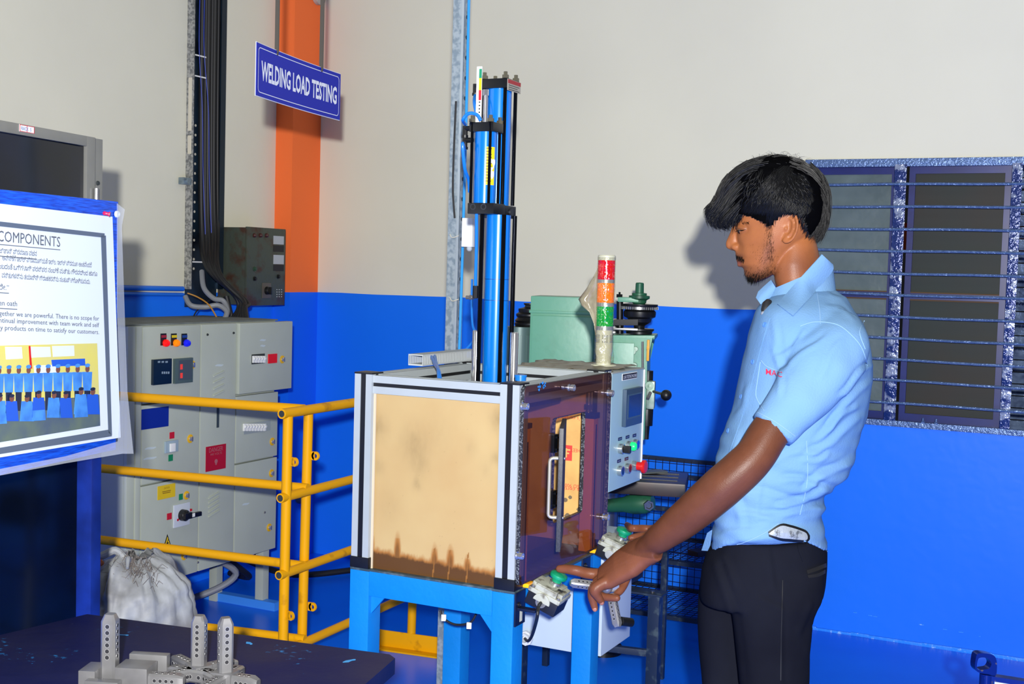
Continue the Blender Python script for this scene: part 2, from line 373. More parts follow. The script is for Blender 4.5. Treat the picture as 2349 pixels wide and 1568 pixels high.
def lock(par, x, y, X=XF):
    p = cz(x, y, X); w = MB(); w.lathe((X, p.y, p.z), X_, [(0, .0165), (.0015, .0165), (.002, .012), (.0021, .001)], 20); r_ = w.build('lock_ring', brass, par)
    w = MB(); w.lathe((X+.001, p.y, p.z), X_, [(0, .0095), (.007, .009), (.009, .006), (.0091, .001)], 16); w.box((X+.010, p.y, p.z), (.004, .006, .018)); w.build('lock', chrome, r_)
lock(dA, 417, 452); lock(dB, 406, 843); lock(dC, 386, 1142); lock(dC, 374, 1462); lock(dE, 893, 424, XF+.012); lock(dF, 840, 858); lock(dG, 836, 1025); lock(dG, 824, 1312)
onp(dB, 'blue_sign_plate', 220, 733, 138*u1, 105*v1, M('blue_label_plate', (14, 40, 140), .35), .002)
redt = M('red_label', (188, 20, 44), .5); grn = M('green_label', (16, 124, 80), .5); yl = M('yellow_label', (216, 184, 22), .5)
onp(dB, 'label_tag', 309, 825, 24*u1, 34*v1, redt, .002); onp(dB, 'label_tag', 302, 944, 22*u1, 34*v1, grn, .002)
onp(dC, 'label_tag', 356, 1150, 20*u1, 32*v1, grn, .002); onp(dC, 'label_tag', 295, 1253, 24*u1, 34*v1, redt, .002)
s_ = onp(dB, 'breaker_window', 302, 883, 68*u1, 62*v1, M('clear_breaker_cover', (150, 170, 182), .2), .008, bev=.002); onp(s_, 'toggle', 302, 888, 26*u1, 44*v1, white, .014, bev=.002)
dg = onp(dD, 'danger_plate', 541, 943, 116*u1, 138*v1, M('danger_red', (172, 16, 40), .45), .002, label='red danger plate'); txr = M('grey_red_lettering', (168, 96, 104), .6)
p = cz(541, 902); text('DANGER', (XF+.002, p.y, p.z-.006), Y_, Z_, txr, dg, h=.018, w=.082*.66/.66, align='CENTER')
p = cz(541, 925); text('440 VOLTS', (XF+.002, p.y, p.z-.002), Y_, Z_, txr, dg, h=.009, w=.07, align='CENTER')
p = cz(541, 962); w = MB(); w.lathe((XF+.002, p.y, p.z), X_, [(0, .009), (.0006, .009)], 14); w.box((XF+.0023, p.y, p.z-.011), (.0006, .008, .006)); w.build('skull_mark', txr, dg)
cy = onp(dC, 'caution_label', 280, 1122, 92*u1, 72*v1, yl, .0015, label='yellow caution label')
p = cz(280, 1107); tk = M('label_ink', (120, 84, 20), .6)
text('CAUTION', (XF+.0015, p.y, p.z), Y_, Z_, tk, cy, h=.007, w=.03, align='CENTER')
for k in range(2): w = MB(); w.box((XF+.0016, p.y, p.z-.009-k*.006), (.0003, .046-.004*k, .0026)); w.build('print_line', tk, cy)
# warning triangle
p = cz(284, 1392); w = MB(); w.prism([(-.026, -.028), (.026, -.028), (0, .032)], p+X_*.0005, Y_, Z_, X_, .001, bev=0); tri = w.build('warning_triangle', black, dC, 'black and yellow lightning triangle')
w = MB(); w.prism([(-.020, -.0245), (.020, -.0245), (0, .023)], p+X_*.0015, Y_, Z_, X_, .0005); w.build('triangle_face', yl, tri)
w = MB(); w.prism([(.003, .012), (-.006, -.004), (0, -.004), (-.003, -.019), (.006, .001), (0, .001), (.005, .012)], p+X_*.002, Y_, Z_, X_, .0005); w.build('lightning_mark', black, tri)
# breaker rows
def breakers(par, x0, y0, n, step, h, X):
    for k in range(n):
        p = cz(x0+k*step, y0, X); w = MB(); w.box((X+.004, p.y, p.z), (.008, step*u1*.86, h), None, .001); w.box((X+.010, p.y, p.z+.003), (.008, step*u1*.6, h*.35), radd, .001); w.build('breaker', white, par)
radd = Matrix.Rotation(radians(20), 3, 'Y')
onp(dE, 'breaker_slot', 765, 421, 82*u1, 56*v1, gapm, .002, XF+.012); breakers(dE, 737, 423, 5, 14, 40*v1, XF+.012)
onp(dE, 'red_blank_plate', 840, 419, 56*u1, 54*v1, M('bright_red_plate', (226, 24, 26), .4), .004, XF+.012)
onp(dF, 'breaker_slot', 760, 782, 170*u1, 60*v1, M('slot_white', (150, 160, 160), .4), .002); breakers(dF, 690, 782, 8, 15, 42*v1, XF)
# louvres (pressed slots) and marker strip
for base, n, st in ((500, 4, 34), (1142, 5, 24)):
    for k in range(n):
        p = cz(556 if base < 1000 else 530, base+k*st); w = MB(); w.box((XF+.0015, p.y, p.z), (.008, 64*u1, .007), Matrix.Rotation(radians(14), 3, 'X'), .003); w.build('louvre', cabgrey, dD)
onp(dD, 'marker_strip', 552, 728, 13*u1, 118*v1, M('grey_strip', (54, 66, 72), .5), .002)
for x, y in ((497, 293), (635, 284)):
    p = cz(x, y); w = MB(); w.lathe((XF, p.y, p.z), X_, [(0, .005), (.004, .004), (.0041, .001)], 10); w.build('screw', gapm, dD)
# worn white scratches: wide smears on the doors
smear = M('rubbed_primer', (188, 202, 206), .6)
for par, x, y, ww in ((dE, 790, 322, 40), (dE, 790, 352, 34), (dD, 560, 455, 50), (dB, 196, 893, 60), (dB, 194, 946, 70), (dG, 700, 1188, 46)):
    X = XF+(.012 if par is dE else 0)
    p = cz(x, y, X); w = MB(); n = 12; w.prism([(ww*u1*.5*cos(2*pi*k/n), 6*v1*sin(2*pi*k/n)*(1+.3*sin(k*2.1))) for k in range(n)], p+X_*.0002, Y_, Z_, X_, .0004); w.build('rub_mark', smear, par)
# rotary isolator
p = cz(357, 1245); w = MB(); w.box((XF+.003, p.y, p.z), (.006, 86*u1, 122*v1), None, .002); iso = w.build('isolator_plate', M('isolator_plate', (196, 204, 214), .4), dC, 'silver isolator plate')
w = MB(); w.lathe((XF+.006, p.y, p.z), X_, [(0, .022), (.02, .021), (.026, .015), (.027, .001)], 22)
w.box((XF+.032, p.y, p.z), (.016, .038, .024), None, .004); w.box((XF+.034, p.y+.038, p.z-.002), (.014, .066, .017), None, .004); w.build('isolator_handle', black, iso)
w = MB(); w.box((XF+.0415, p.y+.024, p.z), (.001, .014, .014)); w.build('handle_label', white, iso)
for dx in (-1, 1): onp(iso, 'isolator_mark', 357+dx*22-(0 if dx < 0 else -26), 1245+dx*-26, 10*u1, 12*v1, redt, .0065)
# small screws near bottom edge
for x, y in ((447, 1496), (800, 1232)):
    p = cz(x, y); w = MB(); w.lathe((XF, p.y, p.z), X_, [(0, .005), (.003, .004), (.0031, .001)], 10); w.build('screw', steel, dC if x < 500 else dG)
# ================================================================== rusty junction box on the left wall
rust = M('rusty_dark_green_paint', (70, 78, 68), .5, .2, col2=(72, 48, 36), vs_=16, thr=(.5, .68), bump=.3, bs=70)
XB = XL+.17
jb = thing('switch_box', 'rusty dark green switch box high on left wall beside orange pillar', 'switch box', (XL+.09, 4.55, 1.26))
def jz(x, y, X=XB): return at(380+x/2.063, y/2.063, 0, X)
ja, jc = jz(390, 1075), jz(560, 1440)
w = MB(); w.bb((XL+.002, ja.y, jc.z), (XB-.012, jc.y, ja.z), .003); w.build('body', rust, jb)
w = MB(); w.bb((XB-.012, ja.y-.004, jc.z-.003), (XB, jc.y+.004, ja.z+.003), .003); jd = w.build('lid', rust, jb)
tapew = M('white_tape', (178, 182, 184), .6); tapeb = M('black_tape', (30, 27, 27), .6)
for y0, y1, m in ((1115, 1157, tapew), (1160, 1192, tapeb), (1205, 1250, tapew), (1252, 1282, tapeb)):
    a, b = jz(510, y0), jz(558, y1); w = MB(); w.bb((XB, a.y, b.z), (XB+.0015, b.y, a.z)); w.build('tape_patch', m, jd, 'white tape patch' if m is tapew else 'dark tape patch')
for x in (418, 447, 476):
    p = jz(x, 1113); w = MB(); w.lathe((XB, p.y, p.z), X_, [(0, .010), (.008, .009), (.012, .005), (.0121, .001)], 12); w.build('dead_lamp', M('dead_red_lamp', (70, 34, 30), .4) if 'dead_red_lamp' not in MATS else MATS['dead_red_lamp'], jd)
for x, y in ((421, 1272), (421, 1318), (533, 1308)):
    p = jz(x, y); w = MB(); w.lathe((XB, p.y, p.z), X_, [(0, .011), (.004, .011), (.004, .007), (.010, .006), (.0101, .001)], 12); w.build('push_button', M('old_green_button', (44, 74, 56), .4) if y < 1290 else black, jd)
a, b = jz(456, 1338), jz(496, 1410); w = MB(); w.bb((XB, a.y, b.z), (XB+.003, b.y, a.z), .001); w.build('switch_plate', M('brown_switch_plate', (88, 82, 74), .5), jd)
p = (a+b)/2; w = MB(); w.lathe((XB+.003, p.y, p.z), X_, [(0, .019), (.012, .017), (.016, .012), (.0161, .001)], 16); w.box((XB+.024, p.y, p.z), (.014, .008, .034), None, .002); w.build('switch_knob', black, jd)
for i in range(3):
    for k in range(4):
        p = jz(526+i*11, 1370+k*11); w = MB(); w.box((XB+.0008, p.y, p.z), (.0016, .006, .004)); w.build('stamped_mark', tapew, jd)
# ================================================================== cable trunking on the left wall with its cables
tr = thing('cable_trunking', 'open vertical dark cable trunking on left wall with concrete-grey side', 'cable tray', (XL, 4.33, 1.3))
speck = M('speckled_galvanised_flange', (110, 112, 112), .6, .2, col2=(166, 166, 162), vs_=90, thr=(.4, .6))
inn = M('dark_trunking_inside', (16, 22, 32), .35, .4, col2=(40, 62, 82), vs_=6)
D_ = .040
ya, yb, yc = at(428, 300, 0, XL+D_).y, at(445, 300, 0, XL+D_).y, at(490, 300, 0, XL+D_).y
ya, yc = 4.245, 4.455
w = MB(); w.bb((XL+.001, ya, 1.33), (XL+D_, ya+.004, 3.3)); w.build('side_flange', speck, tr)
w = MB(); w.bb((XL+.001, ya+.004, 1.25), (XL+.006, yc, 3.3)); w.build('back_plate', inn, tr)
w = MB(); w.bb((XL+.001, yc, 1.33), (XL+D_, yc+.004, 3.3)); w.build('side_flange', inn, tr)
w = MB(); w.bb((XL+D_-.002, yc-.03, 1.33), (XL+D_+.001, yc+.004, 3.3)); w.build('front_lip', M('blue_black_lip', (22, 40, 56), .3, .5), tr)
pw = M('cream_paint_patch', (206, 200, 182), .7)
for z0, z1 in ((2.02, 2.25), (1.92, 2.0)):
    w = MB(); w.bb((XL+.012, ya-.0012, z0), (XL+.032, ya-.0002, z1)); w.build('paint_splash', pw, tr)
for k in range(16):
    z = 1.42+k*.042; w = MB(); w.lathe((XL+.006, ya+.055, z), X_, [(0, .006), (.001, .006)], 8); w.build('punched_hole', M('hole_cream', (196, 192, 176), .7) if 'hole_cream' not in MATS else MATS['hole_cream'], tr)
for z in (1.80,):
    w = MB(); w.box((XL+.02, ya-.025, z), (.03, .05, .03), None, .003); w.lathe((XL+.035, ya-.03, z), X_, [(0, .012), (.012, .012), (.0121, .001)], 6); w.build('wall_bracket', galv, tr)
for z in (2.35, 2.26, 1.45): 
    w = MB(); w.box((XL+.034, ya+.05, z), (.003, .07, .006)); w.build('cable_tie', white, tr)
cabm = rubber; gcab = M('grey_cable_sheath', (128, 132, 140), .5); bcab = M('blue_wire', (12, 48, 150), .4)
def cable(pts, r, mat, label, group=None, cat='cable', n=8):
    w = MB(); w.tube(spl(pts, n), r, 10); return tag(w.build('cable', mat), label, cat, group)
def tp(x, y, X): return at(x, y, 0, X)
random.seed(11)
for i in range(6):
    yy = ya+.075+i*.021; x = XL+.018+.004*(i % 2)
    top = V((x, yy, 3.3)); a = V((x, yy, 2.2)); b = V((x+.012, yy, 1.62))
    end = tp(528+i*8, 738, XL+.30+.02*i)
    c = tp(474+i*6, 610+i*3, XL+.12+.015*i); d = tp(536+i*5+(i % 2)*6, 672+i*4, XL+.26+.012*i)
    d2 = tp(548+i*3, 706, XL+.29+.012*i)
    cable([top, a, b, c, d, d2, end], .0115 if i % 2 == 0 else .009, cabm, 'black power cable dropping from trunking to cabinet, '+['outermost on the left', 'second from the left', 'third from the left', 'third from the right', 'second from the right', 'outermost on the right'][i], 'black power cables dropping into the cabinet')
cable([tp(463, 622, XL+.10), tp(468, 660, XL+.16), tp(490, 684, XL+.22), tp(512, 690, XL+.26), tp(522, 715, XL+.27), tp(512, 738, XL+.28)], .011, gcab, 'grey cable curving down from trunking onto cabinet top, right one')
cable([tp(425, 680, XL+.14), tp(438, 700, XL+.18), tp(470, 704, XL+.22), tp(500, 700, XL+.26), tp(520, 715, XL+.30), tp(512, 737, XL+.31)], .011, gcab, 'grey cable looping left behind the cabinet top edge')
cable([tp(430, 672, XL+.16), tp(455, 682, XL+.2), tp(480, 700, XL+.25), tp(500, 733, XL+.29)], .0032, M('amber_wire', (170, 120, 40), .5), 'thin yellow-brown wire arching over the cabinet top', cat='wire')
cable([tp(440, 735, XL+.2), tp(452, 712, XL+.2), tp(478, 690, XL+.2), tp(500, 680, XL+.2)], .003, rubber, 'thin black wire arching behind cabinet top', cat='wire')
for i, (x0, x1) in enumerate(((459, 466), (470, 480))):
    cable([tp(x0, -30, XL+.034), tp(x0-2, 110, XL+.034), tp(x1-2, 250, XL+.034), tp(x1, 400, XL+.034), tp(x1+6, 560, XL+.05)], .0024, bcab, 'thin blue wire running down inside trunking, %s' % ('left one' if i == 0 else 'right one'), cat='wire')
# light-blue painted conduits along the wall under the band
cond = M('blue_painted_conduit', (28, 110, 226), .4)
for k, (z, r) in enumerate(((1.335, .011), (1.31, .008))):
    w = MB(); w.tube([V((XL+.016, 3.0, z)), V((XL+.016, 3.6, z+.004)), V((XL+.016, 4.22, z-.004))], r, 10); tag(w.build('conduit', cond), 'blue painted conduit along left wall above cabinet, %s' % ('upper' if k == 0 else 'lower'), 'pipe')
w = MB(); a = V((-3.35, 4.05, .22)); 
for k, (pts, r) in enumerate((([V((-3.36, 4.0, .24)), V((-3.3, 4.12, .14)), V((-3.42, 4.0, .05)), V((-3.6, 3.7, .02))], .014), ([V((-3.42, 4.1, .24)), V((-3.4, 4.3, .1)), V((-3.5, 4.45, .03)), V((-3.64, 4.5, .02))], .014), ([V((-3.3, 4.13, .24)), V((-3.45, 4.4, .12)), V((-3.35, 4.6, .03)), V((-3.2, 4.85, .02))], .014))):
    cable(pts, r, rubber if k else gcab, ['thick grey hose curling down under the cabinet to the floor', 'black cable under the cabinet running to the left wall', 'black cable under the cabinet trailing toward the pillar'][k])
cable([V((-3.62, 4.42, 1.3)), V((-3.5, 4.45, .8)), V((-3.52, 4.45, .4)), V((-3.45, 4.5, .03))], .012, rubber, 'black cable dropping behind the right side of the cabinet')
w = MB(); w.lathe((XP+.0, 4.99, .30), X_, [(0, .03), (.03, .03), (.032, .022), (.028, .02)], 16); tag(w.build('pipe_stub', M('wrapped_grey_pipe', (110, 120, 130), .6, bump=.6, bs=40)), 'grey wrapped pipe stub sticking out low on the pillar', 'pipe')
# ================================================================== hanging sign
sgb = M('sign_blue', (24, 38, 165), .45, spec=.15); sgw = M('sign_white', (232, 236, 244), .4); strap = M('grey_brown_strap', (82, 76, 66), .6)
TL, TR, BR, BL = atD(581, 91, 3.6), atD(774, 175.5, 4.16), atD(775, 280, 4.16), atD(581, 211, 3.6)
TL.z = TR.z = (TR.z+TL.z)/2; BL.z = BR.z = (BR.z+BL.z)/2; BL.x, BL.y = TL.x, TL.y; ax = V((TR.x-TL.x, TR.y-TL.y, 0)).normalized(); ay = V((0, 0, 1)); az = ax.cross(ay).normalized()
if az.dot(CAM-TL) < 0: az = -az
Ws, Hs = (TR-TL).length, ((TL-BL).length+(TR-BR).length)/2
sg = thing('hanging_sign', 'blue hanging sign with white lettering WELDING LOAD TESTING near the pillar', 'sign', (TL+BR)/2)
def curve_z(x): return .010*(2*x/Ws-1)**2
def sgp(x, y, d=0): return BL+ax*x+ay*y+az*(curve_z(x)+d)
def strip(poly_fn, name, mat, par, d0, d1):
    pass
w = MB(); n = 14; P = []; fs = []
for i in range(n+1):
    for (y, d) in ((0, 0), (Hs, 0), (Hs, .002), (0, .002)): P.append(sgp(Ws*i/n, y, d))
for i in range(n):
    for k in range(4): fs.append((4*i+k, 4*i+(k+1) % 4, 4*i+4+(k+1) % 4, 4*i+4+k))
fs += [(0, 1, 2, 3), (4*n+3, 4*n+2, 4*n+1, 4*n)]
w.add(P, fs); sp_ = w.build('panel', sgb, sg)
w = MB(); P = []; fs = []
for i in range(n+1):
    for (y, d) in ((-.002, -.001), (Hs+.002, -.001), (Hs+.002, .0005), (-.002, .0005)): P.append(sgp((Ws+.004)*i/n-.002, y, d))
for i in range(n):
    for k in range(4): fs.append((4*i+k, 4*i+(k+1) % 4, 4*i+4+(k+1) % 4, 4*i+4+k))
fs += [(0, 1, 2, 3), (4*n+3, 4*n+2, 4*n+1, 4*n)]
w.add(P, fs); w.build('edge_strip', sgw, sg)
# rounded border line
w = MB(); m_ = .012; rc = .012; path = []
for cx, cy, a0 in ((Ws-m_-rc, Hs-m_-rc, 0), (m_+rc, Hs-m_-rc, 90), (m_+rc, m_+rc, 180), (Ws-m_-rc, m_+rc, 270)):
    for k in range(6): a = radians(a0+18*k); path.append((cx+rc*cos(a), cy+rc*sin(a)))
full = []
for i in range(len(path)):
    a, b = path[i], path[(i+1) % len(path)]; L = math.dist(a, b); k = max(1, int(L/.02))
    for j in range(k): full.append((a[0]+(b[0]-a[0])*j/k, a[1]+(b[1]-a[1])*j/k))
nn = len(full); P = []
for i, (x, y) in enumerate(full):
    x2, y2 = full[(i+1) % nn]; x0, y0 = full[i-1]; t = V((x2-x0, y2-y0, 0)).normalized(); nx, ny = -t.y, t.x
    P += [sgp(x+nx*.0011, y+ny*.0011, .0026), sgp(x-nx*.0011, y-ny*.0011, .0026)]
w.add(P, [(2*i, 2*i+1, (2*i+3) % (2*nn), (2*i+2) % (2*nn)) for i in range(nn)]); w.build('border', sgw, sp_)
tx = text('WELDING LOAD TESTING', V((0, 0, 0)), X_, Y_, sgw, sp_, h=.054, w=Ws*.90, bold=.030, depth=0)
inv = wm(sp_).inverted(); fw = wm(sp_)
for v in tx.data.vertices:
    q = fw@v.co; v.co = inv@sgp(Ws*.055+q.x, Hs*.33+q.y, .0027)
for k, (px_, D, ptop) in enumerate(((628, 3.945, (629, 0)), (730, 4.055, (732, 0)))):
    f_ = (.24, .77)[k]; tpnt = sgp(Ws*f_, Hs, .001); w = MB()
    w.bb((tpnt.x-.007, tpnt.y-.002, tpnt.z-.006), (tpnt.x+.007, tpnt.y+.002, 3.4)); 
    w.build('strap', strap, sg)
    b_ = sgp(Ws*f_, Hs-.010, .002); w = MB(); w.lathe(b_, az, [(0, .004), (.003, .004), (.0031, .001)], 8); w.build('bolt', strap, sg)
# small junction at the top of the pillar
w = MB(); w.lathe((XP+.002, 5.06, 2.765), X_, [(0, .045), (.02, .045), (.03, .03), (.0301, .001)], 18); tag(w.build('ceiling_rose', M('dirty_white', (190, 178, 166), .6, var=.3, vs_=30)), 'round dirty white fitting at the top of the orange pillar', 'fitting')
# ================================================================== rack with a dark glass door (left edge)
d10 = V((-sin(radians(10)), cos(radians(10)), 0)); n10 = V((cos(radians(10)), sin(radians(10)), 0))
F10 = fr(d10, -n10, Z_)      # x along the face, y into the object, z up
rack = thing('rack_cabinet', 'grey steel rack cabinet with dark glass door at far left behind the notice board', 'cabinet', (-2.35, 1.95, 0))
PR = atD(236, 320, 3.1)
def rk(x, y): return atP(x, y, PR, n10)
def rku(x, y): q = rk(x, y)-PR; return q.dot(d10), (rk(x, y)).z
rg = M('rack_grey_steel', (134, 134, 128), .4, .3, var=.15, vs_=10); rdk = M('rack_dark_glass', (5, 9, 18), .12, 0, col2=(6, 14, 36), vs_=5, spec=.35)
def rbox(u0, u1, z0, z1, t0, t1, bev=.002):
    w = MB(); o = V((PR.x, PR.y, 0)); return w.box(o+d10*(u0+u1)/2+n10*(t0+t1)/2+Z_*(z0+z1)/2, (abs(u1-u0), abs(t1-t0), abs(z1-z0)), F10, bev)
zt = PR.z; uL = -.62
rbox(uL, 0, 0, zt-.01, -.45, -.03).build('body', rg, rack)
u_g1 = rku(188, 335)[0]; u_f1 = rku(210, 320)[0]; z_g = rku(188, 335)[1]
rbox(u_f1, 0, 0, zt, -.03, 0).build('side_post', rg, rack)
rbox(u_g1+.004, u_f1, 0, zt, -.03, .012, .003).build('door_stile', rg, rack)
rbox(uL, u_g1+.004, z_g, zt, -.03, .012, .003).build('door_rail', rg, rack)
rbox(uL, u_g1+.002, .05, z_g, -.02, .004).build('glass_door', rdk, rack, 'dark glass pane of the rack')
for z in (z_g-.10,):
    w = MB(); c = V((PR.x, PR.y, 0))+d10*(u_f1-.004)+n10*.018; w.cyl(c+Z_*(z-.04), c+Z_*z, .006, seg=10); w.build('hinge', steel, rack)
for uu in (.5,): 
    q = V((PR.x, PR.y, 0))+d10*(u_f1*.45)+n10*.0; w = MB(); w.lathe(q+Z_*(z_g-.085), n10, [(0, .006), (.004, .005), (.0041, .001)], 8); w.build('screw', gapm, rack)
lb = rk(24, 284); w = MB(); w.box(rk(50, 296)+n10*.0135, (.052, .001, .016), F10); lt = w.build('rack_label', white, rack, 'white label with red border')
w = MB(); 
for dz in (-.0072, .0072): w.box(rk(50, 296)+n10*.0143+Z_*dz, (.05, .0006, .0012), F10)
for du in (-.0245, .0, .0245): w.box(rk(50, 296)+n10*.0143+d10*du, (.0012, .0006, .0156), F10)
w.build('label_border', redt, lt)
text('RACK  5', rk(50, 296)+n10*.0143-d10*.02-Z_*.004, d10, Z_, M('blue_pen', (40, 90, 170), .6), lt, h=.008, w=.034)
# ================================================================== notice board on a blue post
bblue = M('board_blue_grain', (16, 92, 224), .4, 0, col2=(4, 52, 160), vs_=26, thr=(.35, .65), stretch=(1, 1, 14), bump=.25, bs=30)
PB = atD(272, 462, 2.72)
def bd(x, y, t=0): return atP(x, y, PB+n10*t, n10)
nb = thing('notice_board', 'blue painted notice board standing at the far left on a square post', 'board', V((PB.x-.02, PB.y-.1, 0)))
zb0, zb1 = bd(272, 1030).z, PB.z; ub = 0
def bbox(u0, u1, z0, z1, t0, t1, bev=.002):
    w = MB(); o = V((PB.x, PB.y, 0)); return w.box(o+d10*(u0+u1)/2+n10*(t0+t1)/2+Z_*(z0+z1)/2, (abs(u1-u0), abs(t1-t0), abs(z1-z0)), F10, bev)
bbox(-.62, 0, zb0, zb1, -.022, 0, .004).build('panel', bblue, nb)
up_ = [(bd(x, 1100)-PB).dot(d10) for x in (232, 264)]
bbox(up_[0], up_[0]+.036, 0, zb1-.02, -.062, -.024, .003).build('post', darkblue, nb)
bbox(up_[0]-.0, up_[0]+.036, 0, .03, -.11, -.064).build('foot', darkblue, nb)
# the poster, slightly buckled
paper = M('poster_paper', (206, 216, 228), .4)
pst = thing('poster', 'large white printed poster in a grey border pinned to the blue board', 'poster', bd(120, 1040))
def pt(x, y, t=.004): return bd(x, y, t)
ptop = [(-300, 435), (-150, 452), (0, 470), (130, 484), (258, 497)]
def ppos(u, z, t): return V((PB.x, PB.y, 0))+d10*u+n10*t+Z_*z
pu1 = (bd(258, 497)-PB).dot(d10); pz1 = bd(258, 497).z; pu1b = (bd(277, 1003)-PB).dot(d10); pz0 = bd(277, 1003).z
def quadp(name, c, mat, par, t):
    w = MB(); a = [bd(x, y, t) for x, y in c]; b = [p-n10*.0008 for p in a]
    w.add(a+b, [(0, 1, 2, 3), (7, 6, 5, 4), (0, 4, 5, 1), (1, 5, 6, 2), (2, 6, 7, 3), (3, 7, 4, 0)]); return w.build(name, mat, par)
sheet = quadp('sheet', [(-220, 441), (258, 497), (277, 1003), (-220, 1085)], paper, pst, .003)
gb = M('poster_border_grey', (84, 96, 112), .5)
for nm, c in (('border', [(-200, 485), (240, 535), (240, 545), (-200, 497)]), ('border', [(232, 540), (243, 540), (257, 998), (249, 992)]), ('border', [(249, 985), (257, 1000), (-200, 1073), (-200, 1060)])):
    quadp(nm, c, gb, sheet, .0042)
ink = M('poster_ink', (84, 88, 96), .6)
def ptext(st, xr, y, xl, h, under=False, bold=.0, mat=ink):
    """line of text whose right end is at pixel xr and whose left end is at xl"""
    a, b = bd(xl, y+ (-.115)*(xl-xr)*-1 if False else y, .0045), None
    sl = .10*(1-(y-540)/400)            # print lines fall less steeply further down
    L = bd(xl, y-sl*(xr-xl), .0045); Rr = bd(xr, y, .0045)
    t = text(st, L, Rr-L, Z_, mat, sheet, name='print_line', h=h, w=(Rr-L).length, bold=bold, depth=.0002)
    if under:
        w = MB(); n_ = (Rr-L).normalized(); w.box((L+Rr)/2-Z_*.006+n10*.0002, ((Rr-L).length, .0004, .0014), fr(n_, -n10, n10.cross(n_)*-1)); w.build('underline', mat, sheet)
    return t
ptext('COMPONENTS', 138, 566, -6, .0205, True, 0)
ptext('ಜ್ಞಾನ್ ಪ್ರಮಾಣ ವಚನ', 84, 587, -2, .0095, True)
ptext('ಅನಿಸಿಕೆಗೆ ಇಲ್ಲಿ ಪ್ರಾಮುಖ್ಯತೆ ಇಲ್ಲ. ಇಲ್ಲಿ ಪ್ರಮುಖ ಅಂಶವೆಂದರೆ', 210, 613, 5, .0095)
ptext('ಂಬದಂತೆ ಒಗ್ಗಟಾಗಿ ಪರಸ್ಪರ ನಂಬಿಕೆ ಮತ್ತು ಗೌರವದಿಂದ ಹಾಗೂ', 223, 633, -2, .0095)
ptext('ವಸ್ತುಗಳನ್ನು ತಯಾರಿಸಿ ಗ್ರಾಹಕರನ್ನು ಸಂತುಷ್ಟಿಗೊಳಿಸುವುದು.', 207, 651, 4, .0095)
ptext('ರೇ.”', 20, 665, -2, .0095, True)
ptext('en oath', 39, 702, -2, .010, True)
ptext('gether we are powerful. There is no scope for', 227, 735, -2, .0095)
ptext('ntinual improvement with team work and self', 227, 750, -2, .0095)
ptext('ly products on time to satisfy our customers.', 227, 766, -2, .0095)
# group photograph printed on the poster
ph = quadp('photo_print', [(-220, 798), (223, 787), (230, 976), (-220, 1050)], M('photo_yellow', (206, 196, 96), .4, col2=(196, 190, 120), vs_=12), sheet, .0044)
ph['label'] = 'printed group photograph'
pblue, pdk, pskin, pgr, pwh = M('photo_blue', (70, 140, 214), .4, col2=(52, 112, 190), vs_=40), M('photo_dark', (26, 34, 58), .4), M('photo_skin', (112, 70, 60), .4), M('photo_ground', (72, 88, 104), .4, col2=(92, 108, 96), vs_=20), M('photo_white', (206, 214, 214), .4)
psari = M('photo_deep_blue', (30, 84, 190), .4)
quadp('photo_ground', [(-220, 955), (228, 905), (230, 976), (-220, 1050)], pgr, ph, .0048)
for c, m in (([(12, 795), (50, 795), (52, 822), (14, 824)], pwh), ([(70, 795), (115, 795), (117, 818), (72, 820)], pwh), ([(120, 793), (170, 792), (171, 816), (122, 818)], pwh), ([(118, 825), (195, 822), (196, 838), (120, 840)], psari), ([(66, 793), (70, 793), (74, 845), (69, 845)], red), ([(78, 838), (130, 836), (132, 858), (80, 862)], pwh)):
    quadp('photo_patch', c, m, ph, .0048)
def blob(name, x, y, rx, ry, mat, t, n=10, sq=1):
    c = bd(x, y, t); ru = (bd(x+rx, y, t)-c).dot(d10); rz_ = c.z-bd(x, y+ry, t).z
    w = MB(); w.prism([(ru*cos(2*pi*k/n), rz_*sin(2*pi*k/n)) for k in range(n)], c, d10, Z_, n10, .0003); return w.build(name, mat, ph)
for i in range(10):                             # standing row
    x = -2+i*22.5; yb = 838-i*.5
    quadp('printed_trousers', [(x-7, yb+55), (x+7, yb+55), (x+6, yb+105), (x-6, yb+105)], pdk, ph, .0050)
    quadp('printed_shirt', [(x-11, yb+19), (x+11, yb+19), (x+9, yb+62), (x-9, yb+62)], pblue, ph, .0053)
    blob('printed_head', x, yb+12, 5, 8, pskin, .0056); blob('printed_cap', x, yb+4, 6, 4.5, pblue, .0060, 8)
for i in range(8):                              # sitting row
    x = 0+i*31-(i % 2)*4; yb = 905-i*2.6+(i % 3)*3
    quadp('printed_dress', [(x-12, yb+14), (x+12, yb+14), (x+16, yb+60), (x-16, yb+60)], psari if i % 2 else pblue, ph, .0063)
    if i % 3 == 0: quadp('printed_skirt', [(x-14, yb+44), (x+14, yb+42), (x+16, yb+66), (x-14, yb+68)], pblue, ph, .0066)
    blob('printed_head', x, yb+8, 5.5, 8, pskin, .0069); blob('printed_hair', x, yb+2, 6, 4, pdk, .0072, 8)
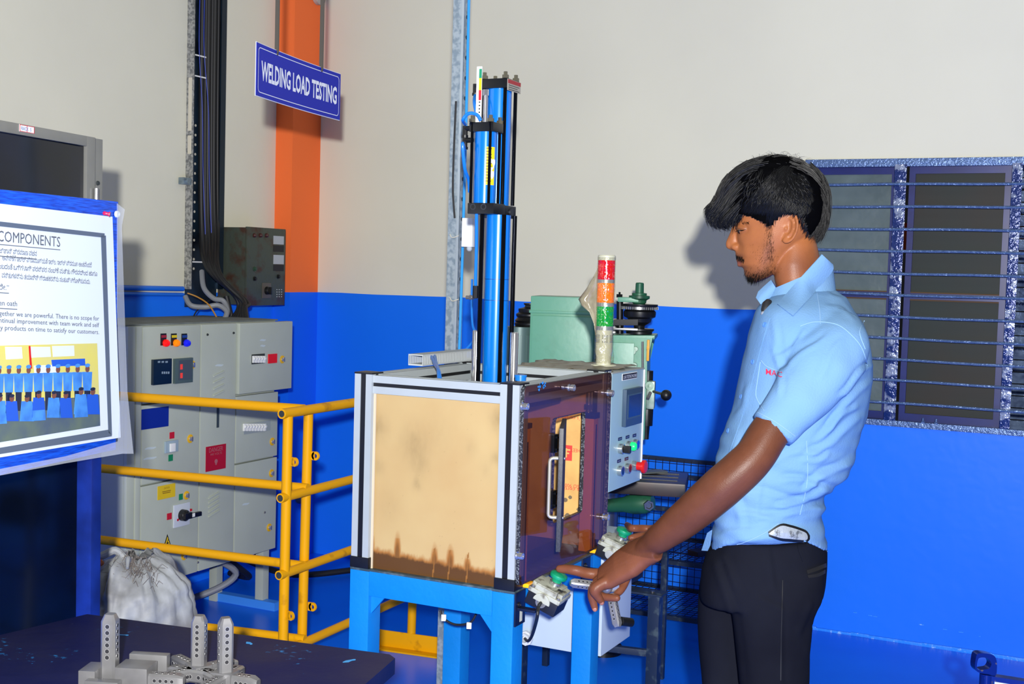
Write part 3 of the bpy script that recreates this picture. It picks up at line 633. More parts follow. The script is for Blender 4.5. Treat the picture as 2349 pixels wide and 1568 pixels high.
# clear sleeve, push pin and cap screw
slv = bpy.data.materials.new('clear_plastic_sleeve'); slv.use_nodes = True; nt = slv.node_tree; b = nt.nodes['Principled BSDF']
b.inputs['Base Color'].default_value = (.75, .8, .85, 1); b.inputs['Roughness'].default_value = .12; b.inputs['Alpha'].default_value = .2
w = MB(); pts = [(268, 466), (286, 480), (279, 520), (285, 700), (292, 900), (306, 1040), (280, 1040), (150, 1062), (0, 1090), (0, 1075), (150, 1046), (270, 1012), (276, 900), (268, 700)]
T1 = [bd(x, y, .009+.008*sin(i*1.7)) for i, (x, y) in enumerate(pts)]; ctr = None
w.add(T1, [(0, 1, 2, 13), (13, 2, 3), (13, 3, 4, 12), (12, 4, 5, 11), (11, 5, 6), (11, 6, 7, 10), (10, 7, 8, 9)])
bm = w.bm; solid(bm, .0004); tag(w.build('plastic_sleeve', slv), 'clear crinkled plastic cover edge hanging past the poster corner', 'plastic cover')
w = MB(); q = bd(236, 488, .004); ax_ = (n10+V((.1, .0, -.2))+d10*.5).normalized(); w.lathe(q, ax_, [(0, .0022), (.003, .005), (.005, .0036), (.012, .0036), (.013, .0055), (.015, .0052), (.0151, .0005)], 12); tag(w.build('push_pin', M('magenta_pin', (220, 24, 78), .3)), 'pink push pin at the top right corner of the poster', 'pin')
w = MB(); q = bd(267, 491, .002); w.lathe(q, n10, [(0, .0078), (.004, .0076), (.006, .006), (.006, .0035), (.004, .003)], 16); tag(w.build('board_screw', M('washer_white', (196, 204, 206), .3)), 'round white-washered screw in the corner of the blue board', 'screw')
# ================================================================== yellow pipe barriers
fa = thing('pipe_barrier', 'yellow pipe barrier in front of the electrical cabinet', 'barrier', (-2.6, 3.17, 0))
R1, R2 = .0155, .0145
zs = (at(690, 935, 1, 3.19).z, at(717, 1115, 1, 3.2).z, at(700, 1290, 1, 3.2).z, at(700, 1457, 1, 3.2).z)
zl = (at(285, 907, 1, 3.12).z, at(275, 1075, 1, 3.12).z, at(268, 1238, 1, 3.12).z, at(475, 1432, 1, 3.14).z)
PA1 = at(708, 940, 1, 3.20); 
for k, (a, b) in enumerate(zip(zs, zl)):
    x1 = PA1.x+(.008, .028, .028, .028)[k]; xl = -2.985 if k < 3 else -2.7
    p1 = V((x1, 3.165, a)); p0 = V((xl, 3.10, b)); p0 = p1+(p0-p1)*(1.18 if k < 3 else 1.6)
    w = MB(); w.tube([p0, p0.lerp(p1, .5), p1], R1 if k == 0 else R2, 14); w.build('rail', yellow, fa)
w = MB(); w.cyl((PA1.x-.012, 3.20, .02), (PA1.x, 3.20, zs[0]+.008), R1, seg=14); w.build('post', yellow, fa)
w = MB(); w.cyl((-3.12, 3.10, .0), (-3.12, 3.10, zl[0]+.008), R1, seg=14); w.build('post', yellow, fa)
for bx in (PA1.x-.006, -3.12): w = MB(); w.bb((bx-.05, 3.13 if bx < -3 else 3.17, 0), (bx+.05, 3.16 if bx < -3 else 3.23, .02), .002); w.build('foot_plate', yellow, fa)
def lug(par, c, axd, r=.014):
    axd = V(axd).normalized(); w = MB(); n = 18; o = V(c)
    t = V((0, 1, 0)) if abs(axd.x) > .5 else V((1, 0, 0)); nn_ = axd.cross(Z_)
    P = []; 
    for s_ in (-.003, .003):
        for k in range(n): a = 2*pi*k/n; P.append(o+axd*(r*cos(a))+Z_*(r*sin(a))+nn_*s_)
        for k in range(n): a = 2*pi*k/n; P.append(o+axd*(r*.5*cos(a))+Z_*(r*.5*sin(a))+nn_*s_)
    fs = []
    for k in range(n):
        j = (k+1) % n; fs += [(k, j, n+j, n+k), (2*n+k, 3*n+k, 3*n+j, 2*n+j), (k, 2*n+k, 2*n+j, j), (n+k, n+j, 3*n+j, 3*n+k)]
    w.add(P, fs); w.box(o-axd*r*.75, (r*.9, .006, r*1.9), fr(axd, nn_, Z_)); return w.build('lug', yellow, par)
for y in (1045, 1392): q = at(722, y, 1, 3.2); lug(fa, (PA1.x+.03, 3.20, q.z), X_)
fb = thing('pipe_barrier', 'yellow pipe barrier running back behind the machine, with T-shaped foot', 'barrier', (-2.28, 3.5, 0))
XB0, YB0 = -2.262, 3.04
zb_ = [at(652, y, 0, XB0).z for y in (948, 1140, 1315)]+[at(690, 1478, 0, XB0).z]
ze_ = [at(814, 925, 0, XB0).z, at(810, 1098, 0, XB0).z, at(803, 1265, 0, XB0).z, at(800, 1430, 0, XB0).z]
ye_ = [at(814, 925, 0, XB0).y, at(810, 1098, 0, XB0).y, at(803, 1265, 0, XB0).y, at(800, 1430, 0, XB0).y]
for k in range(4):
    y0 = YB0-.012; p0 = V((XB0+.0, y0, zb_[k])); p1 = V((XB0, 3.4, (zb_[k]+ze_[k])/2)); p1 = V((XB0-.02, 4.02, (zb_[k]+ze_[k])/2))
    w = MB(); w.tube([p0, p0.lerp(p1, .5), p1], R1 if k == 0 else R2, 14); w.build('rail', yellow, fb)
    w = MB(); w.lathe(p0+V((0, -.0006, 0)), -Y_, [(0, R2*.72), (.0002, R2*.72)], 12); w.build('pipe_mouth', gapm, fb)
w = MB(); w.cyl((XB0-.005, YB0+.02, .0), (XB0, YB0+.02, zb_[0]-.01), R1, seg=14); w.build('post', yellow, fb)
lug(fb, (XB0+.034, YB0+.012, at(668, 1060, 1, YB0).z), V((1, -.2, 0))); lug(fb, (XB0+.03, YB0+.012, at(655, 1413, 1, YB0).z), V((1, -.2, 0)))
q = V((-2.365, 4.0, 0)); w = MB(); w.cyl((q.x, q.y, .012), (q.x+.01, q.y, 1.0), .0165, seg=14); w.build('post', yellow, fb)
w = MB(); ta, tb = at(868, 1482, 2, .0), at(1018, 1503, 2, .0); dd = (tb-ta).normalized(); pp = V((-dd.y, dd.x, 0))
w.box((ta+tb)/2+V((0, 0, .003))-pp*.02, ((tb-ta).length, .05, .006), fr(dd, pp, Z_), .001); w.box((ta+tb)/2+V((0, 0, .034)), ((tb-ta).length, .006, .066), fr(dd, pp, Z_), .001); w.build('foot', yellow, fb)
# ================================================================== woven sack
from mathutils import noise as NZ
sack = M('woven_plastic_sack', (150, 154, 158), .55, 0, col2=(92, 90, 88), vs_=6, thr=(.45, .72), bump=.6, bs=14, detail=8)
w = MB(); cS = atD(300, 1400, 3.0); cS = V((-2.455, 2.62, 0)); nu, nv = 96, 60; P = []
prof = [(0, .12), (.08, .17), (.25, .195), (.42, .18), (.54, .15), (.60, .10), (.63, .05), (.635, .0)]
def ip(z, pr):
    for (a, ra), (b, rb) in zip(pr, pr[1:]):
        if z <= b: return ra+(rb-ra)*(z-a)/(b-a)
    return 0
for j in range(nv+1):
    f_ = j/nv; z = .63*(1-(1-f_)**1.6) if True else .63*f_
    for i in range(nu):
        a = 2*pi*i/nu; r = ip(z, prof)
        d = V((cos(a), sin(a), 0)); base = cS+d*r+Z_*z
        nz = NZ.fractal(V((cos(a)*1.4, sin(a)*1.4, z*5)), .8, 2.1, 5)*.030+NZ.noise(V((cos(a)*6, sin(a)*6, z*9)))*.010+abs(NZ.noise(V((cos(a)*3+z*4, sin(a)*3, z*3+5))))*-.02
        P.append(base+d*nz*(1 if r > .05 else .3)+Z_*nz*.8*f_)
fs = [(j*nu+i, j*nu+(i+1) % nu, (j+1)*nu+(i+1) % nu, (j+1)*nu+i) for j in range(nv) for i in range(nu)]
w.add(P, fs, 0, True); st = thing('sack', 'tied white woven plastic sack slumped on the floor before the cabinet', 'sack', cS)
w.build('bag', sack, st, sharp=0)
# frayed mouth: twisted lips and threads
ff = M('frayed_brown_fibre', (130, 120, 112), .8, var=.4, vs_=60); random.seed(4)
w = MB()
tp_ = cS+V((.05, -.06, .635))
for k in range(220):
    a = random.uniform(0, 2*pi); r = random.uniform(0, .055); p = tp_+V((r*cos(a)*1.5-.01, r*sin(a), random.uniform(-.06, .0)-r*.5)); q = p+V((random.uniform(-.03, .05), random.uniform(-.03, .01), random.uniform(0, .03))); m_ = (p+q)/2+V((0, 0, .012))
    w.tube([p, m_, q], .0005, 4)
fz = w.build('frayed_threads', ff, st); fz['kind'] = 'stuff'
w = MB(); pts = [tp_+V((-.13+.02*k, -.03*sin(k*.9)-.03, .012*sin(k*2)+.02-.004*k)) for k in range(9)]; w.tube(spl(pts, 5), [.004+.007*sin(pi*min(1, i/40)) for i in range(41)], 10); w.build('rolled_lip', sack, st)
w = MB(); w.sph(tp_+V((-.08, -.06, -.012)), (.03, .014, .012)); w.sph(tp_+V((-.12, -.06, .0)), (.02, .012, .012)); w.build('contents', M('dark_red_scrap', (84, 36, 30), .7, col2=(180, 96, 40), vs_=40), st)
# ================================================================== low work table in the left foreground
tb_ = thing('work_table', 'scratched dark navy steel work table in the left foreground', 'table', (-1.6, 1.75, 0))
top = M('scratched_navy_top', (12, 18, 66), .5, .0, col2=(34, 36, 66), vs_=5, thr=(.4, .75), bump=.15, bs=40, spec=.12)
nt = top.node_tree; b = nt.nodes['Principled BSDF']; tc = [n for n in nt.nodes if n.type == 'TEX_COORD'][0]
n1 = nt.nodes.new('ShaderNodeTexNoise'); n1.inputs['Scale'].default_value = 70; n1.inputs['Detail'].default_value = 6; nt.links.new(tc.outputs['Object'], n1.inputs[0])
n2 = nt.nodes.new('ShaderNodeTexNoise'); n2.inputs['Scale'].default_value = 4.5; n2.inputs['Detail'].default_value = 3; nt.links.new(tc.outputs['Object'], n2.inputs[0])
mm = nt.nodes.new('ShaderNodeMath'); mm.operation = 'ADD'; nt.links.new(n1.outputs['Fac'], mm.inputs[0]); nt.links.new(n2.outputs['Fac'], mm.inputs[1])
rr = nt.nodes.new('ShaderNodeValToRGB'); rr.color_ramp.elements[0].position = 1.24/2; rr.color_ramp.elements[1].position = 1.42/2; mm2 = nt.nodes.new('ShaderNodeMath'); mm2.operation = 'MULTIPLY'; mm2.inputs[1].default_value = .5
nt.links.new(mm.outputs[0], mm2.inputs[0]); nt.links.new(mm2.outputs[0], rr.inputs[0])
mx = nt.nodes.new('ShaderNodeMix'); mx.data_type = 'RGBA'; mx.inputs[7].default_value = (*s2l((40, 130, 200)), 1)
old = b.inputs['Base Color'].links[0].from_socket; nt.links.new(old, mx.inputs[6]); nt.links.new(rr.outputs[0], mx.inputs[0]); nt.links.new(mx.outputs[2], b.inputs['Base Color'])
ZT = .70
A_, B_, = at(200, 1407, 2, ZT), at(914, 1502, 2, ZT); Cc = at(838, 1568, 2, ZT); Dd = at(0, 1455, 2, ZT)
eR = (Cc-B_).normalized(); eL = (Dd-A_).normalized()
rcn = .018
poly = [A_, B_-(B_-A_).normalized()*rcn, B_+eR*rcn, B_+eR*.62, A_+eL*.62]
w = MB(); w.prism([(p.x, p.y) for p in poly], V((0, 0, ZT-.032)), X_, Y_, Z_, .032, bev=.003); w.build('table_top', top, tb_)
for p in (A_+eL*.04+(B_-A_)*.06, B_+eR*.06+(A_-B_)*.08, A_+eL*.56+(B_-A_)*.06, B_+eR*.56+(A_-B_)*.08):
    w = MB(); w.bb((p.x-.02, p.y-.02, 0), (p.x+.02, p.y+.02, ZT-.032), .002); w.build('leg', darkblue, tb_)
for u, v_, l, a in ((.25, .18, .05, .5), (.6, .08, .02, -.3), (.93, .12, .03, 1.2), (.72, .4, .03, .2)):
    p = A_+(B_-A_)*u+eL*(.6*v_); w = MB(); n = 10; w.prism([(l*.5*cos(2*pi*k/n), .004*sin(2*pi*k/n)*(1+.5*sin(3*k))) for k in range(n)], V((p.x, p.y, ZT)), V((cos(a), sin(a), 0)), V((-sin(a), cos(a), 0)), Z_, .0006); w.build('paint_fleck', M('pale_blue_fleck', (50, 140, 205), .5) if 'pale_blue_fleck' not in MATS else MATS['pale_blue_fleck'], tb_)
# ================================================================== perforated steel fixtures
dim = M('dimple_shadow', (58, 58, 62), .4, .5); dimb = M('dimple_bright', (190, 190, 190), .35, .6)  # dark disc and pale ring paint each dimple's shade and bright crescent
def perf_bar(par, c0, axis, side1, length, sz=.028, n=6, tip=True, name='perforated_bar', off=.012, end=None):
    """square bar with chamfered tip and a row of countersunk holes on its sides"""
    axis = V(axis).normalized(); s1 = (V(side1)-V(side1).dot(axis)*axis).normalized(); s2 = axis.cross(s1).normalized(); c0 = V(c0); h = sz/2
    w = MB(); ch = sz*.16
    def ring(t, k, c=ch):
        hh = h*k; cc = c*k
        return [c0+axis*t+s1*x+s2*y for x, y in ((hh-cc, hh), (-hh+cc, hh), (-hh, hh-cc), (-hh, -hh+cc), (-hh+cc, -hh), (hh-cc, -hh), (hh, -hh+cc), (hh, hh-cc))]
    P = ring(0, 1)+ring(length-(sz*.45 if tip else 0), 1)+ring(length, .62 if tip else 1)
    fs = [tuple(range(8))[::-1], tuple(range(16, 24))]+[(8*j+i, 8*j+(i+1) % 8, 8*j+8+(i+1) % 8, 8*j+8+i) for j in range(2) for i in range(8)]
    w.add(P, fs); bar_ = w.build(name, steel, par)
    w = MB(); w2 = MB(); st_ = (length-off-(end if end else off+sz*.3))/(n-1) if n > 1 else 0
    for k in range(n):
        for sd in (s1, -s1, s2, -s2):
            c = c0+axis*(off+k*st_)+sd*h
            w2.lathe(c-sd*.0002, sd, [(0, sz*.172), (.0004, sz*.168), (.0004, sz*.150), (.00015, sz*.10)], 12)
            w.lathe(c, sd, [(.0001, sz*.145), (.0003, sz*.14)], 10)
    a = w2.build('countersink_rims', dimb, bar_); a['kind'] = 'stuff'; b_ = w.build('screw_holes', dim, bar_); b_['kind'] = 'stuff'
    return bar_
def on_table(x, y): return at(x, y, 2, ZT)
# fixture 1: block with upright at the left
f1 = thing('welding_fixture', 'steel block fixture with single perforated upright, leftmost on the table', 'fixture', on_table(262, 1560))
q = at(262, 1560, 2, ZT+.02); g1 = V((.93, .36, 0)).normalized(); g2 = V((-g1.y, g1.x, 0)); G = fr(g1, g2, Z_)
bs_ = at(252, 1552, 2, ZT+.012); 
perf_bar(f1, V((bs_.x, bs_.y, ZT+.001)), Z_, g1, (at(255, 1407, 1, bs_.y).z-ZT-.001), .0265, 6, off=.050, end=.020)
w = MB(); w.box(V((bs_.x, bs_.y, ZT+.02))+g1*.05-g2*.005, (.058, .05, .04), G, .002); w.build('block', steel, f1)
w = MB(); w.box(V((bs_.x, bs_.y, ZT+.016))-g1*.028-g2*.008, (.030, .052, .032), G, .002); w.build('block', steel, f1)
w = MB(); w.box(V((bs_.x, bs_.y, ZT+.022))+g1*.055+g2*.045, (.07, .018, .044), G, .002); w.build('clamp_plate', steel, f1)
w = MB(); w.box(V((bs_.x, bs_.y, ZT+.010))+g1*.005-g2*.04, (.06, .02, .02), G, .002); w.build('block', steel, f1)
perf_bar(f1, V((bs_.x, bs_.y, ZT+.018))+g1*.078-g2*.012, g1, Z_, .062, .022, 4, name='cross_arm')
# fixtures 2 and 3: cross-shaped
for k, (bx, by, ty, lab) in enumerate(((456, 1532, 1410, 'perforated steel cross fixture with upright, middle one on the table'), (516, 1548, 1415, 'perforated steel cross fixture with upright, rightmost on the table'))):
    b0 = at(bx, by, 2, ZT+.02); fx = thing('welding_fixture', lab, 'fixture', V((b0.x, b0.y, ZT)), group=None)
    perf_bar(fx, V((b0.x, b0.y, ZT+.001)), Z_, (g1 if k == 0 else V((.6, .8, 0))), at(bx, ty, 1, b0.y).z-ZT-.001, .0245, 6, off=.046, end=.018)
    e1 = V((cos(-.35+k*.5), sin(-.35+k*.5), 0)); e2 = V((-e1.y, e1.x, 0)); E = fr(e1, e2, Z_)
    w = MB(); w.box(V((b0.x, b0.y, ZT+.014)), (.04, .034, .028), E, .002); w.build('hub', steel, fx)
    for d_, l in ((-e1, .075 if k == 0 else .10), (e1, .05), (-e2, .07), (e2, .04 if k else .06)):
        perf_bar(fx, V((b0.x, b0.y, ZT+.013))+d_*.017, d_, Z_, l, .024, 5 if l > .06 else 3, name='cross_arm')
# ================================================================== load testing machine: stand
MX0, MX1, MY0, MY1, MZ0, MZ1 = -1.600, -1.172, 2.42, 2.958, .745, 1.205
sd = thing('machine_stand', 'light blue square-tube steel stand carrying the testing machine', 'stand', (-1.386, 2.68, 0))
LG = .053
for lx in (MX0-.002, MX1-LG):
    for ly in (MY0, 2.932-LG):
        w = MB(); w.bb((lx, ly, 0), (lx+LG, ly+LG, MZ0-.006), .003); w.build('leg', skyblue, sd)
zb0_ = .682
for a, b in (((MX0-.002+LG, MY0, zb0_), (MX1-LG, MY0+.05, MZ0-.003)), ((MX0-.002+LG, 2.882, zb0_), (MX1-LG, 2.932, MZ0-.003)), ((MX0-.002, MY0+LG, zb0_), (MX0+.048, 2.879, MZ0-.003)), ((MX1-.05, MY0+LG, zb0_), (MX1, 2.879, MZ0-.003))):
    w = MB(); w.bb(a, b, .002); w.build('beam', skyblue, sd)
for gx, s_ in ((MX0-.002+LG, 1), (MX1-LG, -1)):
    w = MB(); w.prism([(0, 0), (.038*s_, 0), (0, -.045)], V((gx, MY0+.012, zb0_)), X_, Z_, Y_, .006); w.build('gusset', skyblue, sd)
plate = M('scuffed_steel_plate', (58, 76, 84), .5, .3, col2=(96, 116, 124), vs_=40, thr=(.5, .7))
w = MB(); w.bb((MX0-.002, MY0-.0, MZ0-.006), (MX1+.002, 2.96, MZ0-.0005), .001); w.build('top_plate', plate, sd)
# ------------------------------------------------------------------ enclosure
en = thing('machine_enclosure', 'aluminium profile enclosure with kraft-covered side and smoky door on blue stand', 'enclosure', (-1.386, 2.69, MZ0))
slot = M('black_slot_strip', (9, 10, 14), .45)
PS = .047
def profile(a, b, name='profile', sl=('x', 'y'), gw=.3):
    """square aluminium extrusion between a and b with a black strip let into its sides"""
    a, b = V(a), V(b); d = (b-a).normalized(); L = (b-a).length
    s1 = V((1, 0, 0)) if abs(d.x) < .5 else V((0, 1, 0)); s2 = d.cross(s1); h = PS/2; g = PS*gw/2; dp = .004
    poly = [(-h, -h), (-g, -h), (-g, -h+dp), (g, -h+dp), (g, -h), (h, -h), (h, -g), (h-dp, -g), (h-dp, g), (h, g), (h, h), (g, h), (g, h-dp), (-g, h-dp), (-g, h), (-h, h), (-h, g), (-h+dp, g), (-h+dp, -g), (-h, -g)]
    w = MB(); w.prism(poly, a, s1, s2, d, L); p = w.build(name, alu, en, sharp=0)
    w = MB(); gg = g*.98
    for s_, t_ in ((s1, s2), (-s1, s2), (s2, s1), (-s2, s1)): w.box((a+b)/2+s_*(h-dp+.0012), (2*gg, .0024, L), fr(t_, s_, d))
    w.build('slot_strip', slot, p); return p
h = PS/2; zt_ = MZ1-.004; zl_ = MZ0+.026
for cx in (MX0+h, MX1-h):
    for cy in (MY0+h, MY1-h):
        profile((cx, cy, zl_), (cx, cy, zt_))
        w = MB(); w.bb((cx-h-.001, cy-h-.001, zt_), (cx+h+.001, cy+h+.001, zt_+.004), .001); w.build('end_cap', black, en)
        w = MB(); w.bb((cx-h-.002, cy-h-.002, MZ0), (cx+h+.002, cy+h+.002, zl_), .002); w.build('foot', black, en)
PS = .042; h2 = PS/2; zc = MZ1-.006-h2
profile((MX0+.047, MY0+.006+h2, zc), (MX1-.047, MY0+.006+h2, zc), 'rail', gw=.2)
profile((MX0+.047, MY1-.006-h2, zc), (MX1-.047, MY1-.006-h2, zc), 'rail', gw=.2)
profile((MX0+.003+h2, MY0+.047, zc), (MX0+.003+h2, MY1-.047, zc), 'rail', gw=.2)
profile((MX1-.003-h2, MY0+.047, zc), (MX1-.003-h2, MY1-.047, zc), 'rail', gw=.2)
# kraft covered side panel with its oil stains (colour attribute: the stains on the paper itself, and darker side edges)
kraft = bpy.data.materials.new('kraft_paper_with_stains'); kraft.use_nodes = True; nt = kraft.node_tree; b = nt.nodes['Principled BSDF']
at_ = nt.nodes.new('ShaderNodeAttribute'); at_.attribute_name = 'stain'; n1 = nt.nodes.new('ShaderNodeTexNoise'); n1.inputs['Scale'].default_value = 6; n1.inputs['Detail'].default_value = 8
tc = nt.nodes.new('ShaderNodeTexCoord'); nt.links.new(tc.outputs['Object'], n1.inputs[0])
rp = nt.nodes.new('ShaderNodeValToRGB'); rp.color_ramp.elements[0].position = .3; rp.color_ramp.elements[1].position = .85
rp.color_ramp.elements[0].color = (*s2l((178, 154, 106)), 1); rp.color_ramp.elements[1].color = (*s2l((168, 138, 92)), 1); nt.links.new(n1.outputs[0], rp.inputs[0])
mu = nt.nodes.new('ShaderNodeMix'); mu.data_type = 'RGBA'; mu.blend_type = 'MULTIPLY'; mu.inputs[0].default_value = 1
nt.links.new(rp.outputs[0], mu.inputs[6]); nt.links.new(at_.outputs['Color'], mu.inputs[7]); nt.links.new(mu.outputs[2], b.inputs['Base Color']); b.inputs['Roughness'].default_value = .42; b.inputs['Specular IOR Level'].default_value = .25
px0, px1, pz0, pz1 = MX0+.047, MX1-.047, MZ0, MZ1-.047
nx_, nz_ = 150, 170; P = []; col = []
for j in range(nz_+1):
    for i in range(nx_+1):
        u = i/nx_; z = (pz1-pz0)*j/nz_; P.append(V((px0+(px1-px0)*u, MY0+.014, pz0+z)))
        X = u*292
        nzv = noise.noise(V((u*30, z*40, 0)))*.35+noise.noise(V((u*90, z*110, 3)))*.2
        edge_h = 45-14*u; 
        s = max(0, min(1, (edge_h-z*1000)/16+.5+nzv*.9))
        for pc, ph_, pw_ in ((0, 95, 8), (62, 100, 9), (149, 84, 9), (185, 86, 10), (224, 68, 9), (292, 54, 14)):
            d = abs(X-pc)/pw_; hh = z*1000/ph_
            if hh < 1: s = max(s, min(1, max(0, (1-hh**3)*1.25-d**2*.9+nzv*.3))*(.55 if hh > .8 else .85))
        mist = max(0, 1-abs(z*1000-edge_h-8)/14)*.1*(1+nzv)
        dark = V((.20, .125, .075)); mid = V((.68, .40, .20)); c = V((1, 1, 1))
        c = c.lerp(mid, min(1, s*1.7)) if s < .6 else mid.lerp(dark, (s-.6)/.4)
        if s < .6: c = V((1, 1, 1)).lerp(mid, s/.6)
        for bx, bz, br, bs_ in ((95, 300, 30, .18), (110, 255, 18, .14), (105, 210, 10, .18), (8, 330, 22, .22), (285, 375, 18, .25), (12, 240, 14, .15), (225, 305, 14, .08), (282, 290, 12, .16), (262, 260, 20, .06), (40, 150, 26, .05), (150, 330, 34, .05)):
            g = math.exp(-((X-bx)**2+((z*1000-bz)*.7)**2)/br**2)*bs_*(1+nzv*1.4); c = c*(1-max(0, g))
        e = min(X, 292-X); c = c*(1-.10*max(0, 1-e/14))  # slightly darker toward both side edges
        for fx in (148, 183, 224):            # thin drip lines
            if abs(X-fx+(40-z*1000)*.04) < 1.1 and z < .07: c = V((.55, .33, .16))
        if noise.noise(V((u*140, z*180, 9))) > .72: c *= .85
        col.append((c.x, c.y, c.z, 1))
fs = [(j*(nx_+1)+i, j*(nx_+1)+i+1, (j+1)*(nx_+1)+i+1, (j+1)*(nx_+1)+i) for j in range(nz_) for i in range(nx_)]
def colgrid(name, P, fs, col, mat, par, back):
    inv = wm(par).inverted(); me = bpy.data.meshes.new(name); n = len(P)
    me.from_pydata([inv@p for p in P]+[inv@(p+back) for p in (P[0], P[nx_], P[-1], P[-1-nx_])], [], fs+[(n, n+1, n+2, n+3), (0, nx_, n+1, n), (len(P)-1, len(P)-1-nx_, n+3, n+2), (0, n, n+3, len(P)-1-nx_), (nx_, len(P)-1, n+2, n+1)])
    ca = me.color_attributes.new('stain', 'FLOAT_COLOR', 'POINT')
    ca.data.foreach_set('color', np.array(col+[(1, 1, 1, 1)]*4, dtype=np.float32).ravel()); me.materials.append(mat)
    o = bpy.data.objects.new(name, me); C.objects.link(o); o.parent = par; W_[o.name] = wm(par); return o
sp = colgrid('side_panel', P, fs, col, kraft, en, Y_*.005); sp['label'] = 'brown kraft-covered side panel with oil stains'
w = MB(); w.bb((px0-.001, MY0+.010, pz0), (px0+.006, MY0+.013, pz1)); w.build('seal_strip', M('pale_strip', (190, 176, 150), .5), en)
# far side inner panel with printed kraft paper (upside-down print)
kp = M('printed_kraft', (222, 180, 110), .5, 0, col2=(196, 152, 92), vs_=12)
w = MB(); w.bb((MX0+.047, MY1-.030, MZ0), (MX1-.047, MY1-.024, MZ1-.047)); ip_ = w.build('inner_panel', kp, en, 'kraft paper panel with red upside-down print')
rp_ = M('red_print', (206, 60, 56), .6)
YI = MY1-.030
def ip2(x, y): return at(x, y, 1, YI)
for st_, x, y, ww in (("'s certi", 1331, 1120, .045), ("ISO 900", 1331, 1112, .043), ("'s certified", 1330, 956, .06), ("SHEET", 1336, 1030, .034)):
    q = ip2(x, y); text(st_, (q.x, YI, q.z), -X_, -Z_, rp_, ip_, name='red_print', h=.0095, w=ww, depth=-.0005 if False else .0006)
q = ip2(1301, 1038)
for a, b in (((-.012, -.02), (.014, .02)),):
    w = MB(); w.bb((q.x+a[0], YI-.0006, q.z+a[1]), (q.x+b[0], YI, q.z+b[1])); rl = w.build('red_square_logo', rp_, ip_)
for a, b in (((-.004, -.012), (.000, .012)), ((-.0, .006), (.009, .010)), ((-.0, -.003), (.006, .001))):
    w = MB(); w.bb((q.x+a[0], YI-.0012, q.z+a[1]), (q.x+b[0], YI-.0006, q.z+b[1])); w.build('logo_stroke', kp, rl)
gsm = M('grey_smudge', (110, 96, 76), .7)
for x, y, r in ((1297, 1146, .006), (1308, 1140, .005), (1302, 1183, .008), (1328, 1168, .006)):
    q = ip2(x, y); w = MB(); n = 14; w.prism([(r*cos(2*pi*k/n)*(1+.2*sin(k*2)), r*sin(2*pi*k/n)) for k in range(n)], (q.x, YI-.0002, q.z), X_, Z_, -Y_, .0004); w.build('smudge', gsm, ip_)
dkp = M('dark_inner_sheet', (60, 46, 44), .4)
w = MB(); w.bb((MX0+.006, MY0+.047, MZ0), (MX0+.011, MY1-.047, MZ1-.047)); w.build('back_panel', dkp, en)
# press bed and tooling inside
inn_st = M('dull_tool_steel', (70, 74, 80), .45, .7, var=.3, vs_=20)
w = MB(); w.bb((-1.50, 2.56, MZ0), (-1.25, 2.82, MZ0+.035), .003); w.build('press_bed', inn_st, en)
w = MB(); w.box((-1.33, 2.62, MZ0+.065), (.06, .06, .06), rotz(.3), .004); w.lathe((-1.30, 2.58, MZ0+.045), V((1, -.3, 0)), [(0, .016), (.02, .016), (.0201, .008)], 16); w.build('tool_block', inn_st, en)
w = MB(); w.bb((-1.52, 2.60, MZ1-.075), (-1.24, 2.80, MZ1-.045), .002); w.build('cross_plate', inn_st, en)
# safety light curtain bars
lcy = M('light_curtain_yellow', (255, 176, 20), .4, emit=0)
for y in (2.462, 2.862):
    w = MB(); w.bb((MX1-.036, y, MZ0+.002), (MX1-.004, y+.030, 1.10 if y < 2.6 else 1.085), .002); lc = w.build('light_curtain_bar', lcy, en, 'yellow vertical light curtain bar')
    w = MB(); w.bb((MX1-.039, y-.002, 1.10 if y < 2.6 else 1.085), (MX1-.001, y+.032, 1.112 if y < 2.6 else 1.10), .002); w.build('bar_cap', darkblue, lc)
    w = MB(); w.bb((MX1-.004, y+.013, MZ0+.004), (MX1-.0035, y+.02, 1.07)); w.build('lens_strip', black, lc)
    w = MB(); w.bb((MX1-.004, y+.0, MZ0+.001), (MX1+.016, y+.03, MZ0+.010), .001); w.build('bar_foot', lcy, lc)
w = MB(); w.cyl((MX1-.025, 2.875, 1.10), (MX1-.025, 2.875, 1.15), .007, seg=12); w.lathe((MX1-.025, 2.875, 1.108), Z_, [(0, .012), (.012, .012), (.0121, .006)], 6); w.build('cable_gland', chrome, en)
# smoky acrylic door sheet with a rounded opening
smk = bpy.data.materials.new('smoky_acrylic'); smk.use_nodes = True; nt = smk.node_tree; nt.nodes.remove(nt.nodes['Principled BSDF']); out = nt.nodes['Material Output']
trn = nt.nodes.new('ShaderNodeBsdfTransparent'); trn.inputs[0].default_value = (.80, .66, .60, 1)
gls = nt.nodes.new('ShaderNodeBsdfGlossy'); gls.inputs['Roughness'].default_value = .06; gls.inputs[0].default_value = (.9, .9, 1, 1)
dif = nt.nodes.new('ShaderNodeBsdfDiffuse'); dif.inputs[0].default_value = (*s2l((92, 62, 66)), 1)
m1 = nt.nodes.new('ShaderNodeMixShader'); m1.inputs[0].default_value = .20; nt.links.new(trn.outputs[0], m1.inputs[1]); nt.links.new(dif.outputs[0], m1.inputs[2])
m2 = nt.nodes.new('ShaderNodeMixShader'); m2.inputs[0].default_value = .09; nt.links.new(m1.outputs[0], m2.inputs[1]); nt.links.new(gls.outputs[0], m2.inputs[2]); nt.links.new(m2.outputs[0], out.inputs[0])
spk = M('speckled_sheet_edge', (34, 36, 42), .45, .1, col2=(104, 108, 112), vs_=240, thr=(.5, .62), detail=2)
SX0, SX1 = MX1+.001, MX1+.010
